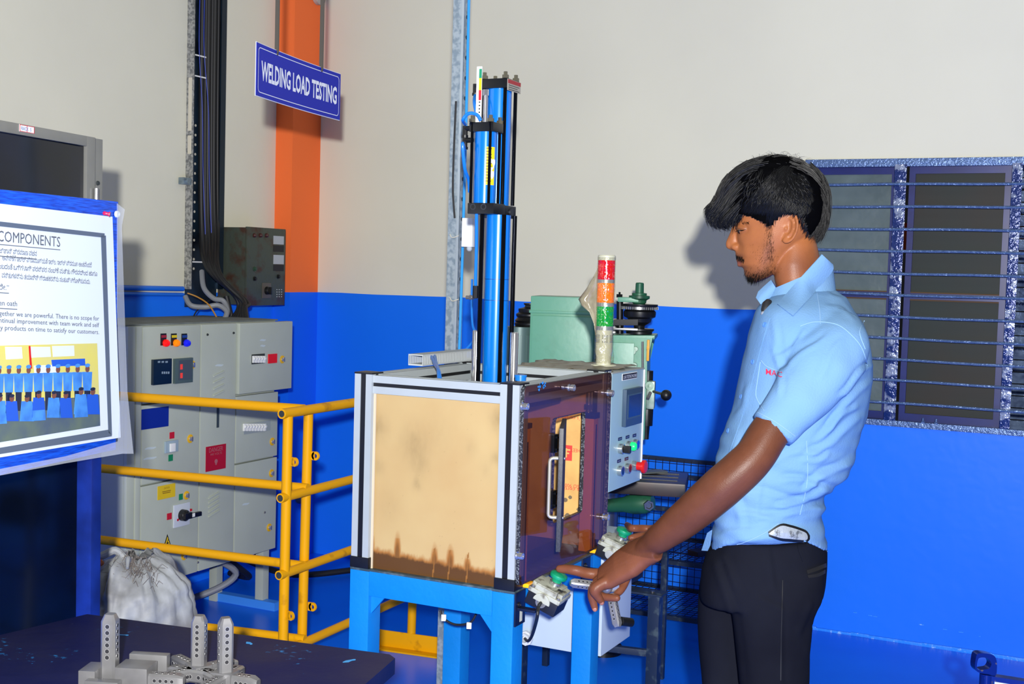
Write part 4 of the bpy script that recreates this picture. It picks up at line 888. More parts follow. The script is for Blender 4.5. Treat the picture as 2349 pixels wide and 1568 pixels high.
oA, oB, oC, oD = [at(x, y, 0, SX1) for x, y in ((1275, 958), (1343, 946), (1336, 1172), (1268, 1201))]
oy0, oy1, oz0, oz1 = (oA.y+oD.y)/2, (oB.y+oC.y)/2, (oC.z+oD.z)/2, (oA.z+oB.z)/2
sy0, sy1 = MY0+.004, at(1399, 1000, 0, SX1).y; sz0, sz1 = MZ0+.012, MZ1-.006
def rrect(y0, y1, z0, z1, r, n=5):
    o = []
    for cy, cz_, a0 in ((y1-r, z1-r, 0), (y0+r, z1-r, 90), (y0+r, z0+r, 180), (y1-r, z0+r, 270)):
        for k in range(n+1): a = radians(a0+90*k/n); o.append((cy+r*cos(a), cz_+r*sin(a)))
    return o
inner = rrect(oy0, oy1, oz0, oz1, .010); outer = rrect(sy0, sy1, sz0, sz1, .014); n = len(inner); w = MB()
P = [V((x, y, z)) for x in (SX0, SX1) for y, z in outer] ; P += [V((x, y, z)) for x in (SX0, SX1) for y, z in inner]
fs = []; ed = []
for k in range(n):
    j = (k+1) % n; fs += [(n+k, n+j, 3*n+j, 3*n+k), (k, 2*n+k, 2*n+j, j)]
w.add(P, fs); dsheet = w.build('door_sheet', smk, en, 'smoky brown transparent acrylic door sheet', sharp=0)
w = MB(); fs = []
P2 = [V((x, y, z)) for x in (SX0, SX1) for y, z in outer]+[V((x, y, z)) for x in (SX0, SX1) for y, z in inner]
for k in range(n):
    j = (k+1) % n; fs += [(k, j, n+j, n+k), (2*n+k, 3*n+k, 3*n+j, 2*n+j)]
w.add(P2, fs); w.build('sheet_edge', spk, dsheet)
for x, y in ((1208, 932), (1196, 1275), (1393, 1186), (1404, 901), (1315, 889)):
    q = at(x, y, 0, SX1+.012); q = V((SX1, q.y, q.z)); w = MB(); w.lathe(q, X_, [(0, .0085), (.002, .0085), (.002, .006), (.007, .006), (.007, .0078), (.015, .0078), (.016, .007), (.016, .004), (.013, .0035)], 18); w.build('button_head_screw', chrome, en)
# blue paint smear on the sheet
w = MB(); q = at(1245, 886, 0, SX1); random.seed(9)
for k in range(14):
    r = random.uniform(.002, .006); a = random.uniform(0, 6); c = q+V((.0002, random.gauss(0, .010), random.gauss(0, .004))); n_ = 8
    w.prism([(r*cos(2*pi*i/n_)*random.uniform(.6, 1.2), r*.7*sin(2*pi*i/n_)*random.uniform(.6, 1.2)) for i in range(n_)], c, Y_, Z_, X_, .0004)
w.build('paint_smear', M('smear_blue', (40, 136, 220), .6), dsheet)
# small hinged flap, swung wide open, seen on edge, with a bright U-handle
fd = V((.375, -.927, 0)); fn = V((-.927, -.375, 0)); hp = V((SX1+.016, oy0+.014, 0))
fz0, fz1 = oz0-.022, oz1+.002
flapm = M('black_flap_edge', (20, 22, 26), .5, 0, col2=(44, 46, 50), vs_=420, thr=(.48, .62), detail=2)
w = MB(); Ff = fr(fd, fn, Z_); w.box(hp+fd*.105+Z_*(fz0+fz1)/2, (.19, .010, fz1-fz0), Ff, .0015); flap = w.build('hinged_flap', flapm, en, 'open black flap seen edge-on')
hz = [at(1270, y, 0, SX1).z for y in (995, 1036, 1122, 1162)]
for z1_, z0_ in ((hz[0], hz[1]), (hz[2], hz[3])):
    w = MB(); zc_ = (z0_+z1_)/2; hh_ = z1_-z0_
    w.box(V((SX1+.004, oy0-.012, zc_)), (.008, .022, hh_), None, .001); w.cyl((SX1+.012, oy0+.002, z0_), (SX1+.012, oy0+.002, z1_), .005, seg=10); w.box(hp+fd*.012+fn*.008+Z_*zc_, (.022, .005, hh_), Ff, .001)
    for zz in (z0_+.007, z1_-.007): w.lathe((SX1+.008, oy0-.014, zz), V((1, 0, 0)), [(0, .003), (.005, .003), (.0051, .001)], 8)
    w.build('hinge', M('hinge_dark_chrome', (60, 64, 74), .18, .9) if 'hinge_dark_chrome' not in MATS else MATS['hinge_dark_chrome'], en)
ha, hb = at(1262, 1042, 0, SX1+.02).z, at(1262, 1174, 0, SX1+.02).z
c0 = hp+fd*.13; hl = .026; pts = [c0+fn*.004+Z_*ha, c0+fn*(hl-.008)+Z_*ha]+[c0+fn*(hl-.008+.008*sin(a))+Z_*(ha-.008+.008*cos(a)) for a in (.5, 1.05, 1.57)]+[c0+fn*(hl-.008+.008*sin(a))+Z_*(hb+.008-.008*cos(a)) for a in (1.57, 1.05, .5)]+[c0+fn*(hl-.008)+Z_*hb, c0+fn*.004+Z_*hb]
w = MB(); w.tube(pts, .0042, 12); w.build('handle', M('satin_handle', (190, 184, 168), .3, .6), flap, 'satin U-shaped handle')
for z in (ha, hb): w = MB(); w.sph(c0-fn*.006+Z_*z, .003); w.build('handle_screw', chrome, flap)
# ------------------------------------------------------------------ press cylinders
cyb = M('glossy_cylinder_blue', (6, 112, 204), .2, .1, coat=.3); rod = M('black_tie_rod', (22, 24, 30), .18, .8); blk = M('black_end_block', (14, 16, 20), .3)
pc = thing('press_cylinder', 'tall twin blue press cylinder with black tie rods on top of machine', 'cylinder', (-1.378, 2.695, MZ1))
CX, CY = -1.376, 2.697
zmid0, zmid1 = 1.575, 1.605
def zc2(x, y, cy=CY): return at(x, y, 1, cy).z
zm1, zm0 = zc2(1110, 466, 2.65), zc2(1110, 491, 2.65)
ztf1, ztf0 = zc2(1105, 278, 2.62), zc2(1105, 300, 2.62)
ztr1, ztr0 = zc2(1140, 184, 2.72), zc2(1140, 206, 2.72)
def rods(cx, cy, s_, z0, z1, r=.0048, nuts=True):
    for sx in (-1, 1):
        for sy in (-1, 1):
            w = MB(); w.cyl((cx+sx*s_, cy+sy*s_, z0), (cx+sx*s_, cy+sy*s_, z1), r, seg=10); w.build('tie_rod', rod, pc)
            if nuts:
                w = MB(); w.lathe((cx+sx*s_, cy+sy*s_, z1), Z_, [(0, .0085), (.008, .0085), (.008, .005), (.016, .005), (.0165, .001)], 6); w.build('nut', M('olive_nut', (112, 108, 92), .35, .8) if 'olive_nut' not in MATS else MATS['olive_nut'], pc)
# lower tube
w = MB(); w.cyl((CX, CY, MZ1-.05), (CX, CY, zm0), .0300, seg=36); w.build('cylinder_tube', cyb, pc)
for z in (zc2(1133, 640), zc2(1133, 688)):
    w = MB(); w.lathe((CX, CY, z-.0006), Z_, [(0, .0301), (.0012, .0301)], 36); w.build('joint_line', M('dark_joint', (6, 40, 90), .4) if 'dark_joint' not in MATS else MATS['dark_joint'], pc)
rods(CX, CY, .0295, MZ1-.05, zm0, .0056, nuts=False)
w = MB(); w.bb((CX-.06, CY-.05, MZ1-.055), (CX+.06, CY+.05, MZ1-.045), .002); w.build('base_flange', blk, pc)
# middle block
w = MB(); w.bb((-1.429, 2.634, zm0), (-1.358, 2.694, zm1), .002); w.build('middle_block', blk, pc)
w = MB(); w.bb((-1.427, 2.695, zm0-.006), (-1.359, 2.757, zm1-.002), .002); w.build('middle_block', blk, pc)
for x, y in ((1085, 474), (1109, 474)):
    q = at(x, y, 1, 2.634); w = MB(); w.lathe(q+Y_*.0015, -Y_, [(0, .0075), (.002, .0078), (.002, .005), (-.002, .004)], 14); w.build('port', inn_st, pc)
w = MB(); w.lathe((-1.359, 2.728, (zm0+zm1)/2-.004), X_, [(0, .009), (.004, .009), (.004, .006), (.0041, .001)], 14); w.build('port', inn_st, pc)
# front upper cylinder
FY, RY = 2.657, 2.725; CF = -1.396
w = MB(); w.cyl((CF, FY, zm1), (CF, FY, ztf0), .0268, seg=36); w.build('cylinder_tube', cyb, pc)
w = MB(); w.bb((CF-.032, FY-.027, ztf0), (CF+.033, FY+.027, ztf1), .002); w.build('end_block', blk, pc)
rods(CF, FY, .0245, zm1, ztf1, .0038)
# rear tall cylinder
w = MB(); w.cyl((CF-.001, RY, zm1-.004), (CF-.001, RY, ztr0), .0300, seg=36); w.build('cylinder_tube', cyb, pc)
w = MB(); w.bb((-1.438, RY-.034, ztr0), (-1.360, RY+.034, ztr1), .002); w.build('end_block', blk, pc)
rods(CF, RY, .0285, zm1, ztr1, .0048)
# rating plate on the rear end block
w = MB(); w.bb((-1.360, RY-.033, ztr0-.006), (-1.3585, RY+.038, ztr1-.002)); rpl = w.build('rating_plate', M('rating_plate_grey', (150, 144, 130), .4), pc, 'metal rating plate with red band')
w = MB(); w.bb((-1.3585, RY-.033, ztr1-.012), (-1.358, RY+.037, ztr1-.003)); w.build('red_band', M('dark_red_band', (150, 34, 40), .5), rpl)
for k in range(3): w = MB(); w.bb((-1.3585, RY-.028, ztr1-.017-k*.005), (-1.3581, RY+.03-.01*(k % 2), ztr1-.0155-k*.005)); w.build('plate_line', gapm, rpl)
# yellow instruction sticker wrapped on front tube
lab = M('sticker_yellow', (228, 204, 20), .5); R3 = .0270; w = MB(); P = []; za, zb2 = zc2(1135, 338, FY), zc2(1135, 425, FY)
angs = [radians(a) for a in (-58, -48, -38, -28, -18, -8)]
for z in (zb2, za):
    for a in angs: P.append(V((CF+R3*cos(a), FY+R3*sin(a), z)))
w.add(P, [(i, i+1, 7+i, 6+i) for i in range(5)]); stk = w.build('sticker', lab, pc, 'yellow instruction sticker, partly torn')
w = MB(); R4 = .0272
for k in range(12):
    z = za-.004-(za-zb2-.006)*k/12; P = []
    for zz in (z-.0012, z+.0012):
        for a in angs[:3 if k % 3 == 1 else 4]: P.append(V((CF+R4*cos(a), FY+R4*sin(a), zz)))
    m_ = len(P)//2; w.add(P, [(i, i+1, m_+i+1, m_+i) for i in range(m_-1)])
w.build('sticker_lines', tk, stk)
w = MB(); R5 = .0275
for ca, cz_, ra, rz2 in ((-25, .45, 16, .014), (-12, .40, 10, .009), (-22, .72, 12, .010), (-35, .38, 8, .006)):
    zc3 = za+(zb2-za)*cz_; n_ = 10; w.add([V((CF+R5*cos(radians(ca+ra*cos(2*pi*i/n_))), FY+R5*sin(radians(ca+ra*cos(2*pi*i/n_))), zc3+rz2*sin(2*pi*i/n_)*(1+.3*sin(i*2)))) for i in range(n_)], [tuple(range(n_))])
w.build('torn_patch', white, stk)
# level scale strip and chrome sight tube on the front end block
a, b_ = at(1105, 275, 1, FY-.02), at(1112, 152, 1, FY-.02); sx0, sx1 = at(1102, 210, 1, FY-.02).x, at(1118, 210, 1, FY-.02).x
w = MB(); w.bb((CF-.018, FY-.022, ztf1), (CF-.004, FY-.019, b_.z), .001); scs = w.build('level_scale', white, pc, 'white level scale strip with coloured bands')
zz = [b_.z-.006, b_.z-.028, b_.z-.056, b_.z-.08]
for k, c in enumerate(((20, 130, 90), (228, 204, 20), (212, 30, 44))):
    w = MB(); w.bb((CF-.011, FY-.0225, zz[k+1]), (CF-.004, FY-.022, zz[k])); w.build('scale_band', M('scale_band_%s' % 'green yellow red'.split()[k], c, .5), scs)
for k in range(6): w = MB(); w.bb((CF-.010, FY-.0224, zz[3]-.006-k*.008), (CF-.006, FY-.022, zz[3]-.003-k*.008)); w.build('scale_mark', black, scs)
w = MB(); w.cyl((CF+.003, FY-.012, ztf1), (CF+.003, FY-.012, ztf1+.075), .0055, seg=14); w.lathe((CF+.003, FY-.012, ztf1+.064), Z_, [(0, .0075), (.014, .0075), (.014, .004)], 10); w.build('sight_tube', chrome, pc)
# guide pillars
for dx in (-.052, .052):
    ztg = zc2(1087, 757); w = MB(); w.lathe((CX+dx, CY-.0, MZ1-.05), Z_, [(0, .0105), (ztg-MZ1+.047, .0105), (ztg-MZ1+.05, .0095), (ztg-MZ1+.0501, .001)], 24); w.build('guide_pillar', chrome, pc)
# fittings and blue hoses
hose = M('blue_air_hose', (20, 110, 200), .3)
for q in (V((CX-.078, RY-.02, ztr0+.008)), V((CX-.072, FY-.01, ztf0+.010)), V((CX-.072, FY-.01, ztf0-.018))):
    w = MB(); w.cyl(q, q+V((.022, 0, 0)), .0065, seg=10); w.cyl(q+V((0, 0, .006)), q-V((0, 0, .018)), .0065, seg=10); w.lathe(q-V((0, 0, .016)), -Z_, [(0, .008), (.006, .008), (.0061, .003)], 12); w.build('elbow_fitting', black, pc)
def hs(pts, r=.0042, mat=hose, lab_='', cat='hose', name='air_hose', par=None):
    w = MB(); w.tube(spl(pts, 8), r, 10); o = w.build(name, mat, par)
    return o if par else tag(o, lab_, cat)
A1 = V((CX-.078, RY-.02, ztr0-.012))
hs([A1, atD(1088, 235, 3.0), atD(1094, 262, 2.98), atD(1101, 272, 2.96)], lab_='', par=pc)
hs([V((CX-.072, FY-.01, ztf0+.02)), atD(1062, 274, 2.95), atD(1076, 260, 2.95), atD(1094, 263, 2.95), atD(1103, 277, 2.95)], par=pc)
hs([V((CX-.072, FY-.01, ztf0-.04)), atD(1061, 330, 2.95), atD(1066, 385, 2.97), atD(1075, 412, 3.0), atD(1077, 440, 3.02)], par=pc)
hs([atD(1093, 487, 2.98), atD(1093, 560, 3.0), atD(1091, 650, 3.02), atD(1094, 665, 3.03)], .004, par=pc)
w = MB(); w.lathe(atD(1091, 655, 3.02), -Z_, [(0, .007), (.03, .007), (.031, .004)], 10); w.build('elbow_fitting', black, pc)
# blue adjusting cap and hoses on the enclosure
w = MB(); q = at(1190, 868, 2, MZ1+.001); w.lathe((q.x-.01, q.y+.03, MZ1-.006), Z_, [(0, .013), (.008, .013), (.008, .0145), (.013, .0145), (.014, .008)], 20); tag(w.build('blue_cap', hose), 'small blue plastic cap on the enclosure top by the near corner', 'cap')
# slotted wiring duct on the left rear rail
dg_ = M('duct_grey_plastic', (172, 178, 180), .5)
dy0, dy1 = at(946, 830, 0, MX0+.0).y, at(1078, 830, 0, MX0).y; dz0 = MZ1+.0
du = thing('wiring_duct', 'grey slotted plastic wiring duct on top of the enclosure rear left', 'wiring duct', (MX0+.01, (dy0+dy1)/2, dz0))
zt2_ = at(946, 812, 0, MX0).z
w = MB(); w.bb((MX0-.012, dy0, dz0), (MX0+.03, dy1, dz0+.004)); w.bb((MX0-.012, dy0, zt2_-.003), (MX0+.03, dy1, zt2_)); w.build('channel', dg_, du)
k = int((dy1-dy0)/.0085)
for i in range(k):
    y = dy0+i*.0085
    for x in (MX0+.0285, MX0-.012): w = MB(); w.bb((x, y, dz0+.004), (x+.0015, y+.005, zt2_-.003)); o_ = w.build('finger', dg_, du)
for k, (a, b2) in enumerate((((990, 818), (1016, 862)), ((997, 816), (1010, 862)))):
    p0 = at(a[0], a[1], 0, MX0+.03); p1 = atD(b2[0], b2[1], 2.84)
    hs([p0, p0.lerp(p1, .35)+V((0, 0, -.004)), p0.lerp(p1, .7)+V((0, 0, -.006)), p1+V((0, 0, -.05))], .0042, lab_='blue air hose dropping from the wiring duct, %s' % ('outer' if k == 0 else 'inner'))
# ------------------------------------------------------------------ control box
cbx = thing('control_box', 'white control box with touch screen and coloured push buttons', 'control box', (-1.31, 3.08, .885))
cw = M('white_box_paint', (150, 182, 194), .4, var=.05, vs_=6); cwt = M('box_top_dusty', (160, 166, 162), .6, var=.2, vs_=14)
BX = MX1; by0, by1, bz0, bz1 = 2.966, 3.20, .884, 1.192
w = MB(); w.bb((MX0+.13, by0, bz0), (BX, by1, bz1), .002); w.build('body', cw, cbx)
w = MB(); w.bb((MX0+.125, by0-.002, bz1), (BX+.001, by1+.004, bz1+.003), .001); w.build('lid', cwt, cbx)
w = MB(); w.bb((BX-.02, by1, bz0+.003), (BX+.003, by1+.006, bz1-.002), .002); w.build('door_lip', white, cbx)
def cb(x, y, X=BX): return at(1380+x/5.6, 840+y/5.6, 0, X)
def cbox(name, c, mat, par, d, off=0, bev=0, label=None):  # c = four zoom corners -> axis-aligned plate on the front
    q = [cb(x, y, BX+off) for x, y in c]; ys = sorted(p.y for p in q); z0, z1 = (q[2].z+q[3].z)/2, (q[0].z+q[1].z)/2
    y0, y1 = (ys[0]+ys[1])/2, (ys[2]+ys[3])/2; w = MB(); w.bb((BX+off, y0, z0), (BX+off+d, y1, z1), bev); return w.build(name, mat, par, label), (y0, y1, z0, z1)
npl, nb_ = cbox('nameplate', [(262, 95), (452, 65), (452, 150), (265, 185)], white, cbx, .001, label='nameplate reading LOAD TESTING MACHINE')
w = MB(); w.bb((BX+.001, nb_[0]+.002, nb_[2]+.002), (BX+.0016, nb_[1]-.002, nb_[3]-.002)); w.build('nameplate_face', black, npl)
text('LOAD TESTING MACHINE', (BX+.0016, (nb_[0]+nb_[1])/2, nb_[2]+.0045), Y_, Z_, sgw, npl, h=(nb_[3]-nb_[2])*.48, w=(nb_[1]-nb_[0])*.9, align='CENTER')
hm, hb_ = cbox('touch_screen', [(265, 292), (485, 258), (465, 722), (262, 770)], M('screen_grey_body', (52, 72, 92), .35), cbx, .012, bev=.002, label='grey touch screen unit')
w = MB(); hy, hz2 = hb_[1]-hb_[0], hb_[3]-hb_[2]; w.bb((BX+.012, hb_[0]+hy*.08, hb_[2]+hz2*.20), (BX+.0125, hb_[1]-hy*.06, hb_[3]-hz2*.14)); w.build('screen_bezel', M('bezel', (64, 88, 104), .4), hm)
w = MB(); w.bb((BX+.0125, hb_[0]+hy*.14, hb_[2]+hz2*.24), (BX+.0128, hb_[1]-hy*.12, hb_[3]-hz2*.18)); w.build('screen', M('screen_blue', (12, 48, 110), .15, col2=(20, 40, 70), vs_=8), hm)
tg = M('tag_navy', (14, 26, 76), .5)
for x, y, t_ in ((235, 930, 'AUTO/MAN'), (331, 906, 'LAMP'), (420, 886, 'RESET'), (222, 1214, 'START'), (318, 1185, 'CYCLE')):
    q = cb(x, y); w = MB(); w.bb((BX, q.y-.013, q.z-.0042), (BX+.001, q.y+.013, q.z+.0042)); o_ = w.build('button_tag', tg if t_ != 'CYCLE' else M('tag_brown', (70, 30, 40), .5), cbx)
    w = MB(); w.bb((BX+.001, q.y-.008, q.z-.0014), (BX+.0013, q.y+.008, q.z+.0014)); w.build('tag_text', M('tag_ink', (90, 110, 150), .5) if 'tag_ink' not in MATS else MATS['tag_ink'], o_)
bz = M('bezel_chrome', (196, 200, 196), .25, .9)
def btn(x, y, mat, kind, label):
    q = cb(x, y); w = MB(); o = V((BX, q.y, q.z)); L = {'flat': .013, 'sel': .013, 'lit': .012, 'stop': .014}[kind]
    w.lathe(o, X_, [(0, .0135), (L-.001, .0135), (L, .0125), (L, .0105), (L-.002, .010)], 24); b_ = w.build('button_bezel', bz, cbx)
    w = MB()
    if kind == 'flat': w.lathe(o+X_*(L-.003), X_, [(0, .0102), (.003, .0102), (.0032, .001)], 20)
    if kind == 'lit': w.lathe(o+X_*(L-.003), X_, [(0, .0115), (.012, .0115), (.016, .009), (.017, .001)], 20)
    if kind == 'sel': w.lathe(o+X_*(L-.003), X_, [(0, .0105), (.003, .0105), (.0032, .001)], 20); w.box(o+X_*(L+.009), (.020, .011, .019), None, .002)
    if kind == 'stop': w.lathe(o+X_*(L-.003), X_, [(0, .0115), (.016, .0115), (.018, .018), (.024, .0185), (.027, .015), (.028, .001)], 26)
    w.build({'flat': 'push_button', 'lit': 'lit_button', 'sel': 'selector_knob', 'stop': 'emergency_stop'}[kind], mat, b_, label)
glow = M('lit_green', (20, 226, 110), .3, emit=.5)
btn(228, 1055, black, 'sel', 'black selector knob'); btn(330, 1020, glow, 'lit', 'lit green button'); btn(415, 997, M('blue_button', (20, 70, 190), .3), 'flat', 'blue button')
btn(218, 1337, M('navy_button', (18, 40, 80), .3), 'flat', 'dark blue button'); btn(312, 1305, M('maroon_button', (84, 18, 26), .3), 'flat', 'dark red button'); btn(400, 1272, red, 'stop', 'red mushroom emergency stop')
# dusty plastic sheet lying on the box
dust = M('dusty_polythene', (140, 136, 122), .35, 0, col2=(96, 84, 62), vs_=9, alpha=.9, bump=.5, bs=20)
w = MB(); P = []; nx2, ny2 = 30, 14
for j in range(ny2+1):
    for i in range(nx2+1):
        x = MX0+.14+.27*i/nx2+.01*sin(j); y = by0+.01+.2*j/ny2+.01*sin(i*.8); P.append(V((x, y, bz1+.004+.006*abs(noise.noise(V((i*.3, j*.5, 1))))+.006*(j/ny2))))
w.add(P, [(j*(nx2+1)+i, j*(nx2+1)+i+1, (j+1)*(nx2+1)+i+1, (j+1)*(nx2+1)+i) for j in range(ny2) for i in range(nx2)], 0, True)
solid(w.bm, .0008); tag(w.build('plastic_sheet', dust, sharp=0), 'dusty crumpled plastic sheet lying on control box beside tower lamp', 'plastic sheet')
# ------------------------------------------------------------------ signal tower
TX, TY = -1.262, 3.125
tb0 = bz1+.003
def tz(y): return at(1397, y, 1, TY).z
cream = M('cream_plastic', (196, 196, 172), .4, var=.08, vs_=12)
tw = thing('signal_tower', 'red amber green signal tower lamp on control box wrapped in clear plastic', 'signal lamp', (TX, TY, tb0))
w = MB(); w.lathe((TX, TY, tb0), Z_, [(0, .036), (.006, .036), (.008, .034), (.008, .022), (.0081, .02)], 32); w.build('base_flange', cream, tw)
TR_ = .0232
w = MB(); w.lathe((TX, TY, tb0+.007), Z_, [(0, .0205), (.02, .0205), (.035, TR_), (tz(757)-tb0-.007, TR_)], 32); tbd = w.build('body', cream, tw)
for a in range(-5, 6):
    if a in (-2, 2): continue
    for k in range(7):
        an = radians(-63+a*14); z = tz(765)-.004-k*.0032; w_ = MB() if (a == -5 and k == 0) else w_; c = V((TX+TR_*cos(an), TY+TR_*sin(an), z)); w_.box(c, (.001, .0034, .0013), rotz(an))
w_.build('speaker_slots', gapm, tbd)
def lens(y0, y1, name, mat, lab_):
    z0, z1 = tz(y0), tz(y1); w = MB(); n_ = 3; pr = []
    k = 16
    for i in range(k+1): pr.append(((z1-z0)*i/k, TR_+(.0004 if i % 2 else -.0004)))
    w.lathe((TX, TY, z0), Z_, pr, 48); return w.build(name, mat, tw, lab_)
silv = M('silver_ring', (176, 180, 178), .3, .5)
LR, LA, LGm = M('red_lens', (206, 10, 16), .12, emit=.25), M('amber_lens', (240, 120, 4), .12, emit=.25), M('green_lens', (6, 150, 50), .12, emit=.25)
lens(703, 748, 'lens', LGm, 'green lens') if False else None
for (a, b2, mt, lb_) in ((748, 703, LGm, 'green lens'), (694, 649, LA, 'amber lens'), (641, 597, LR, 'red lens')): lens(a, b2, 'lens', mt, lb_)
for a, b2 in ((757, 748), (703, 694), (649, 641)):
    w = MB(); w.lathe((TX, TY, tz(a)), Z_, [(0, TR_), (tz(b2)-tz(a), TR_)], 32); w.build('silver_ring', silv, tw)
w = MB(); w.lathe((TX, TY, tz(597)), Z_, [(0, TR_+.001), (tz(587)-tz(597), TR_+.001), (tz(585)-tz(597), TR_-.001), (tz(585)-tz(597)+.0001, .001)], 32); w.build('cap', cream, tw)
film = bpy.data.materials.new('clear_wrap_film'); film.use_nodes = True; nt = film.node_tree; nt.nodes.remove(nt.nodes['Principled BSDF']); out = nt.nodes['Material Output']
trn = nt.nodes.new('ShaderNodeBsdfTransparent'); trn.inputs[0].default_value = (.95, .94, .90, 1); gls = nt.nodes.new('ShaderNodeBsdfGlossy'); gls.inputs['Roughness'].default_value = .12
n_ = nt.nodes.new('ShaderNodeTexNoise'); n_.inputs['Scale'].default_value = 55; n_.inputs['Detail'].default_value = 2; bp = nt.nodes.new('ShaderNodeBump'); bp.inputs['Strength'].default_value = 1; bp.inputs['Distance'].default_value = .01; tc = nt.nodes.new('ShaderNodeTexCoord')
nt.links.new(tc.outputs['Object'], n_.inputs[0]); nt.links.new(n_.outputs[0], bp.inputs['Height']); nt.links.new(bp.outputs[0], gls.inputs['Normal'])
m2 = nt.nodes.new('ShaderNodeMixShader'); m2.inputs[0].default_value = .16; nt.links.new(trn.outputs[0], m2.inputs[1]); nt.links.new(gls.outputs[0], m2.inputs[2]); nt.links.new(m2.outputs[0], out.inputs[0])
w = MB(); P = []; nu, nv = 48, 50; za_, zb_2 = tb0+.012, tz(590)
for j in range(nv+1):
    for i in range(nu):
        a = 2*pi*i/nu; z = za_+(zb_2-za_)*j/nv; low = max(0, 1-(z-za_)/.10)
        r = TR_+.0020+.0016*noise.noise(V((cos(a)*2, sin(a)*2, z*70)))+low*.004*(.5+noise.noise(V((cos(a)*5, sin(a)*5, z*60))))
        P.append(V((TX+r*cos(a), TY+r*sin(a), z)))
w.add(P, [(j*nu+i, j*nu+(i+1) % nu, (j+1)*nu+(i+1) % nu, (j+1)*nu+i) for j in range(nv) for i in range(nu)], 0, True)
tag(w.build('plastic_wrap', film, sharp=0), 'clear crinkled film wrapped around the signal tower', 'plastic wrap')
bagm = M('yellowed_bag_film', (176, 170, 148), .25, 0, col2=(124, 108, 78), vs_=14, alpha=.72, bump=.6, bs=25)
pl_ = [(1380, 592), (1374, 610), (1360, 636), (1345, 662), (1327, 686), (1334, 700), (1352, 716), (1362, 742), (1369, 790), (1372, 812)]
pr_ = [(1380, 592), (1379, 610), (1377, 636), (1376, 662), (1376, 686), (1375, 700), (1375, 716), (1374, 742), (1373, 790), (1373, 812)]
w = MB(); P = []
for (a, b2) in zip(pl_, pr_):
    for k in range(9):
        f_ = k/8; x = a[0]+(b2[0]-a[0])*f_; y = a[1]+(b2[1]-a[1])*f_; P.append(at(x, y, 1, TY-.006+.010*sin(f_*9+a[1]*.05)*(1-f_)))
w.add(P, [(9*j+i, 9*j+i+1, 9*j+10+i, 9*j+9+i) for j in range(len(pl_)-1) for i in range(8)], 0, True)
solid(w.bm, .0004); tag(w.build('plastic_bag_flap', bagm, sharp=0), 'yellowed plastic bag flap sticking out left of signal tower', 'plastic bag')
# ------------------------------------------------------------------ lower white cabinet
lc = thing('terminal_box', 'white steel terminal box hanging below the control box behind stand leg', 'box', (-1.28, 3.06, .455))
lw_ = M('white_box_paint_low', (178, 194, 206), .4, var=.06, vs_=5)
lx0 = at(1191, 1476, 1, 2.966).x; lx1 = at(1378, 1507, 1, 2.966).x; lz0 = at(1378, 1507, 1, 2.966).z; ly1 = at(1445, 1448, 0, lx1).y; lz1 = at(1448, 1214, 0, lx1).z
w = MB(); w.bb((lx0, 2.966, lz0), (lx1-.012, ly1-.004, lz1), .002); w.build('body', lw_, lc)
w = MB(); w.bb((lx1-.011, 2.966, lz0+.002), (lx1, ly1, lz1), .002); w.build('door', lw_, lc)
w = MB(); w.bb((-1.30, 3.0, lz1), (-1.26, 3.1, .884)); w.build('bracket', galv, lc)
# ------------------------------------------------------------------ two-hand push button stations
cast = M('dirty_cast_grey', (158, 160, 146), .55, 0, col2=(78, 72, 58), vs_=48, thr=(.48, .68), detail=6); castb = M('black_station_base', (18, 18, 22), .4)
def station(c, tilt, yaw, lab_, hole_col):
    t = thing('push_button_station', lab_, 'button station', V(c), 0, 'two-hand push button stations')
    R = rotz(yaw)@Matrix.Rotation(tilt, 3, 'Y'); c = V(c)
    def L(x, y, z): return c+R@V((x, y, z))
    w = MB(); w.box(L(0, 0, -.016), (.074, .070, .030), R, .003); base = w.build('base', castb, t)
    # stepped cover with notched corners
    def cover(hx, hy, nch): return [(hx-nch, hy), (-hx+nch, hy), (-hx+nch, hy-nch*.8), (-hx, hy-nch*.8), (-hx, -hy+nch*.8), (-hx+nch, -hy+nch*.8), (-hx+nch, -hy), (-.018, -hy), (-.013, -hy-.0), (.013, -hy), (hx-nch, -hy), (hx-nch, -hy+nch*.8), (hx, -hy+nch*.8), (hx, hy-nch*.8), (hx-nch, hy-nch*.8)]
    w = MB(); w.box(L(0, 0, .004), (.078, .074, .010), R, .002); w.prism(cover(.037, .035, .011), L(0, 0, .009), R@X_, R@Y_, R@Z_, .011, bev=.0012); w.box(L(0, 0, .021), (.050, .066, .003), R, .001)
    # half-round hump over the cable entry
    n_ = 12; w.prism([(.020*cos(pi*k/n_), .020*sin(pi*k/n_)) for k in range(n_+1)], L(0, .034, -.012), R@X_, R@Z_, R@(-Y_), .0735, bev=.001)
    cov = w.build('cover', cast, t)
    for sx in (-1, 1):
        for sy in (-1, 1): w = MB(); w.lathe(L(sx*.0315, sy*.030, .009), R@Z_, [(0, .0045), (.003, .0045), (.003, .002), (.001, .0015)], 10); w.build('cover_screw', steel, t)
    w = MB(); w.box(L(.024, -.012, .0229), (.012, .010, .001), R); w.build('square_label', black, cov)
    w = MB(); w.lathe(L(.004, .004, .020), R@Z_, [(0, .0145), (.010, .0145), (.012, .0125), (.0121, .009)], 26); w.build('button_bezel', bz, t)
    w = MB(); w.lathe(L(.004, .004, .030), R@Z_, [(0, .0105), (.004, .0115), (.009, .013), (.011, .0185), (.015, .0200), (.0195, .0190), (.0225, .013), (.0235, .001)], 30); w.build('mushroom_button', green, t, 'green mushroom button')
    w = MB(); w.lathe(L(0, -.036, -.012), R@(-Y_), [(0, .0125), (.003, .0125), (.003, .0085), (-.006, .008)], 20)
    w.build('cable_entry', steel if hole_col else galv, t)
    return t, L, R
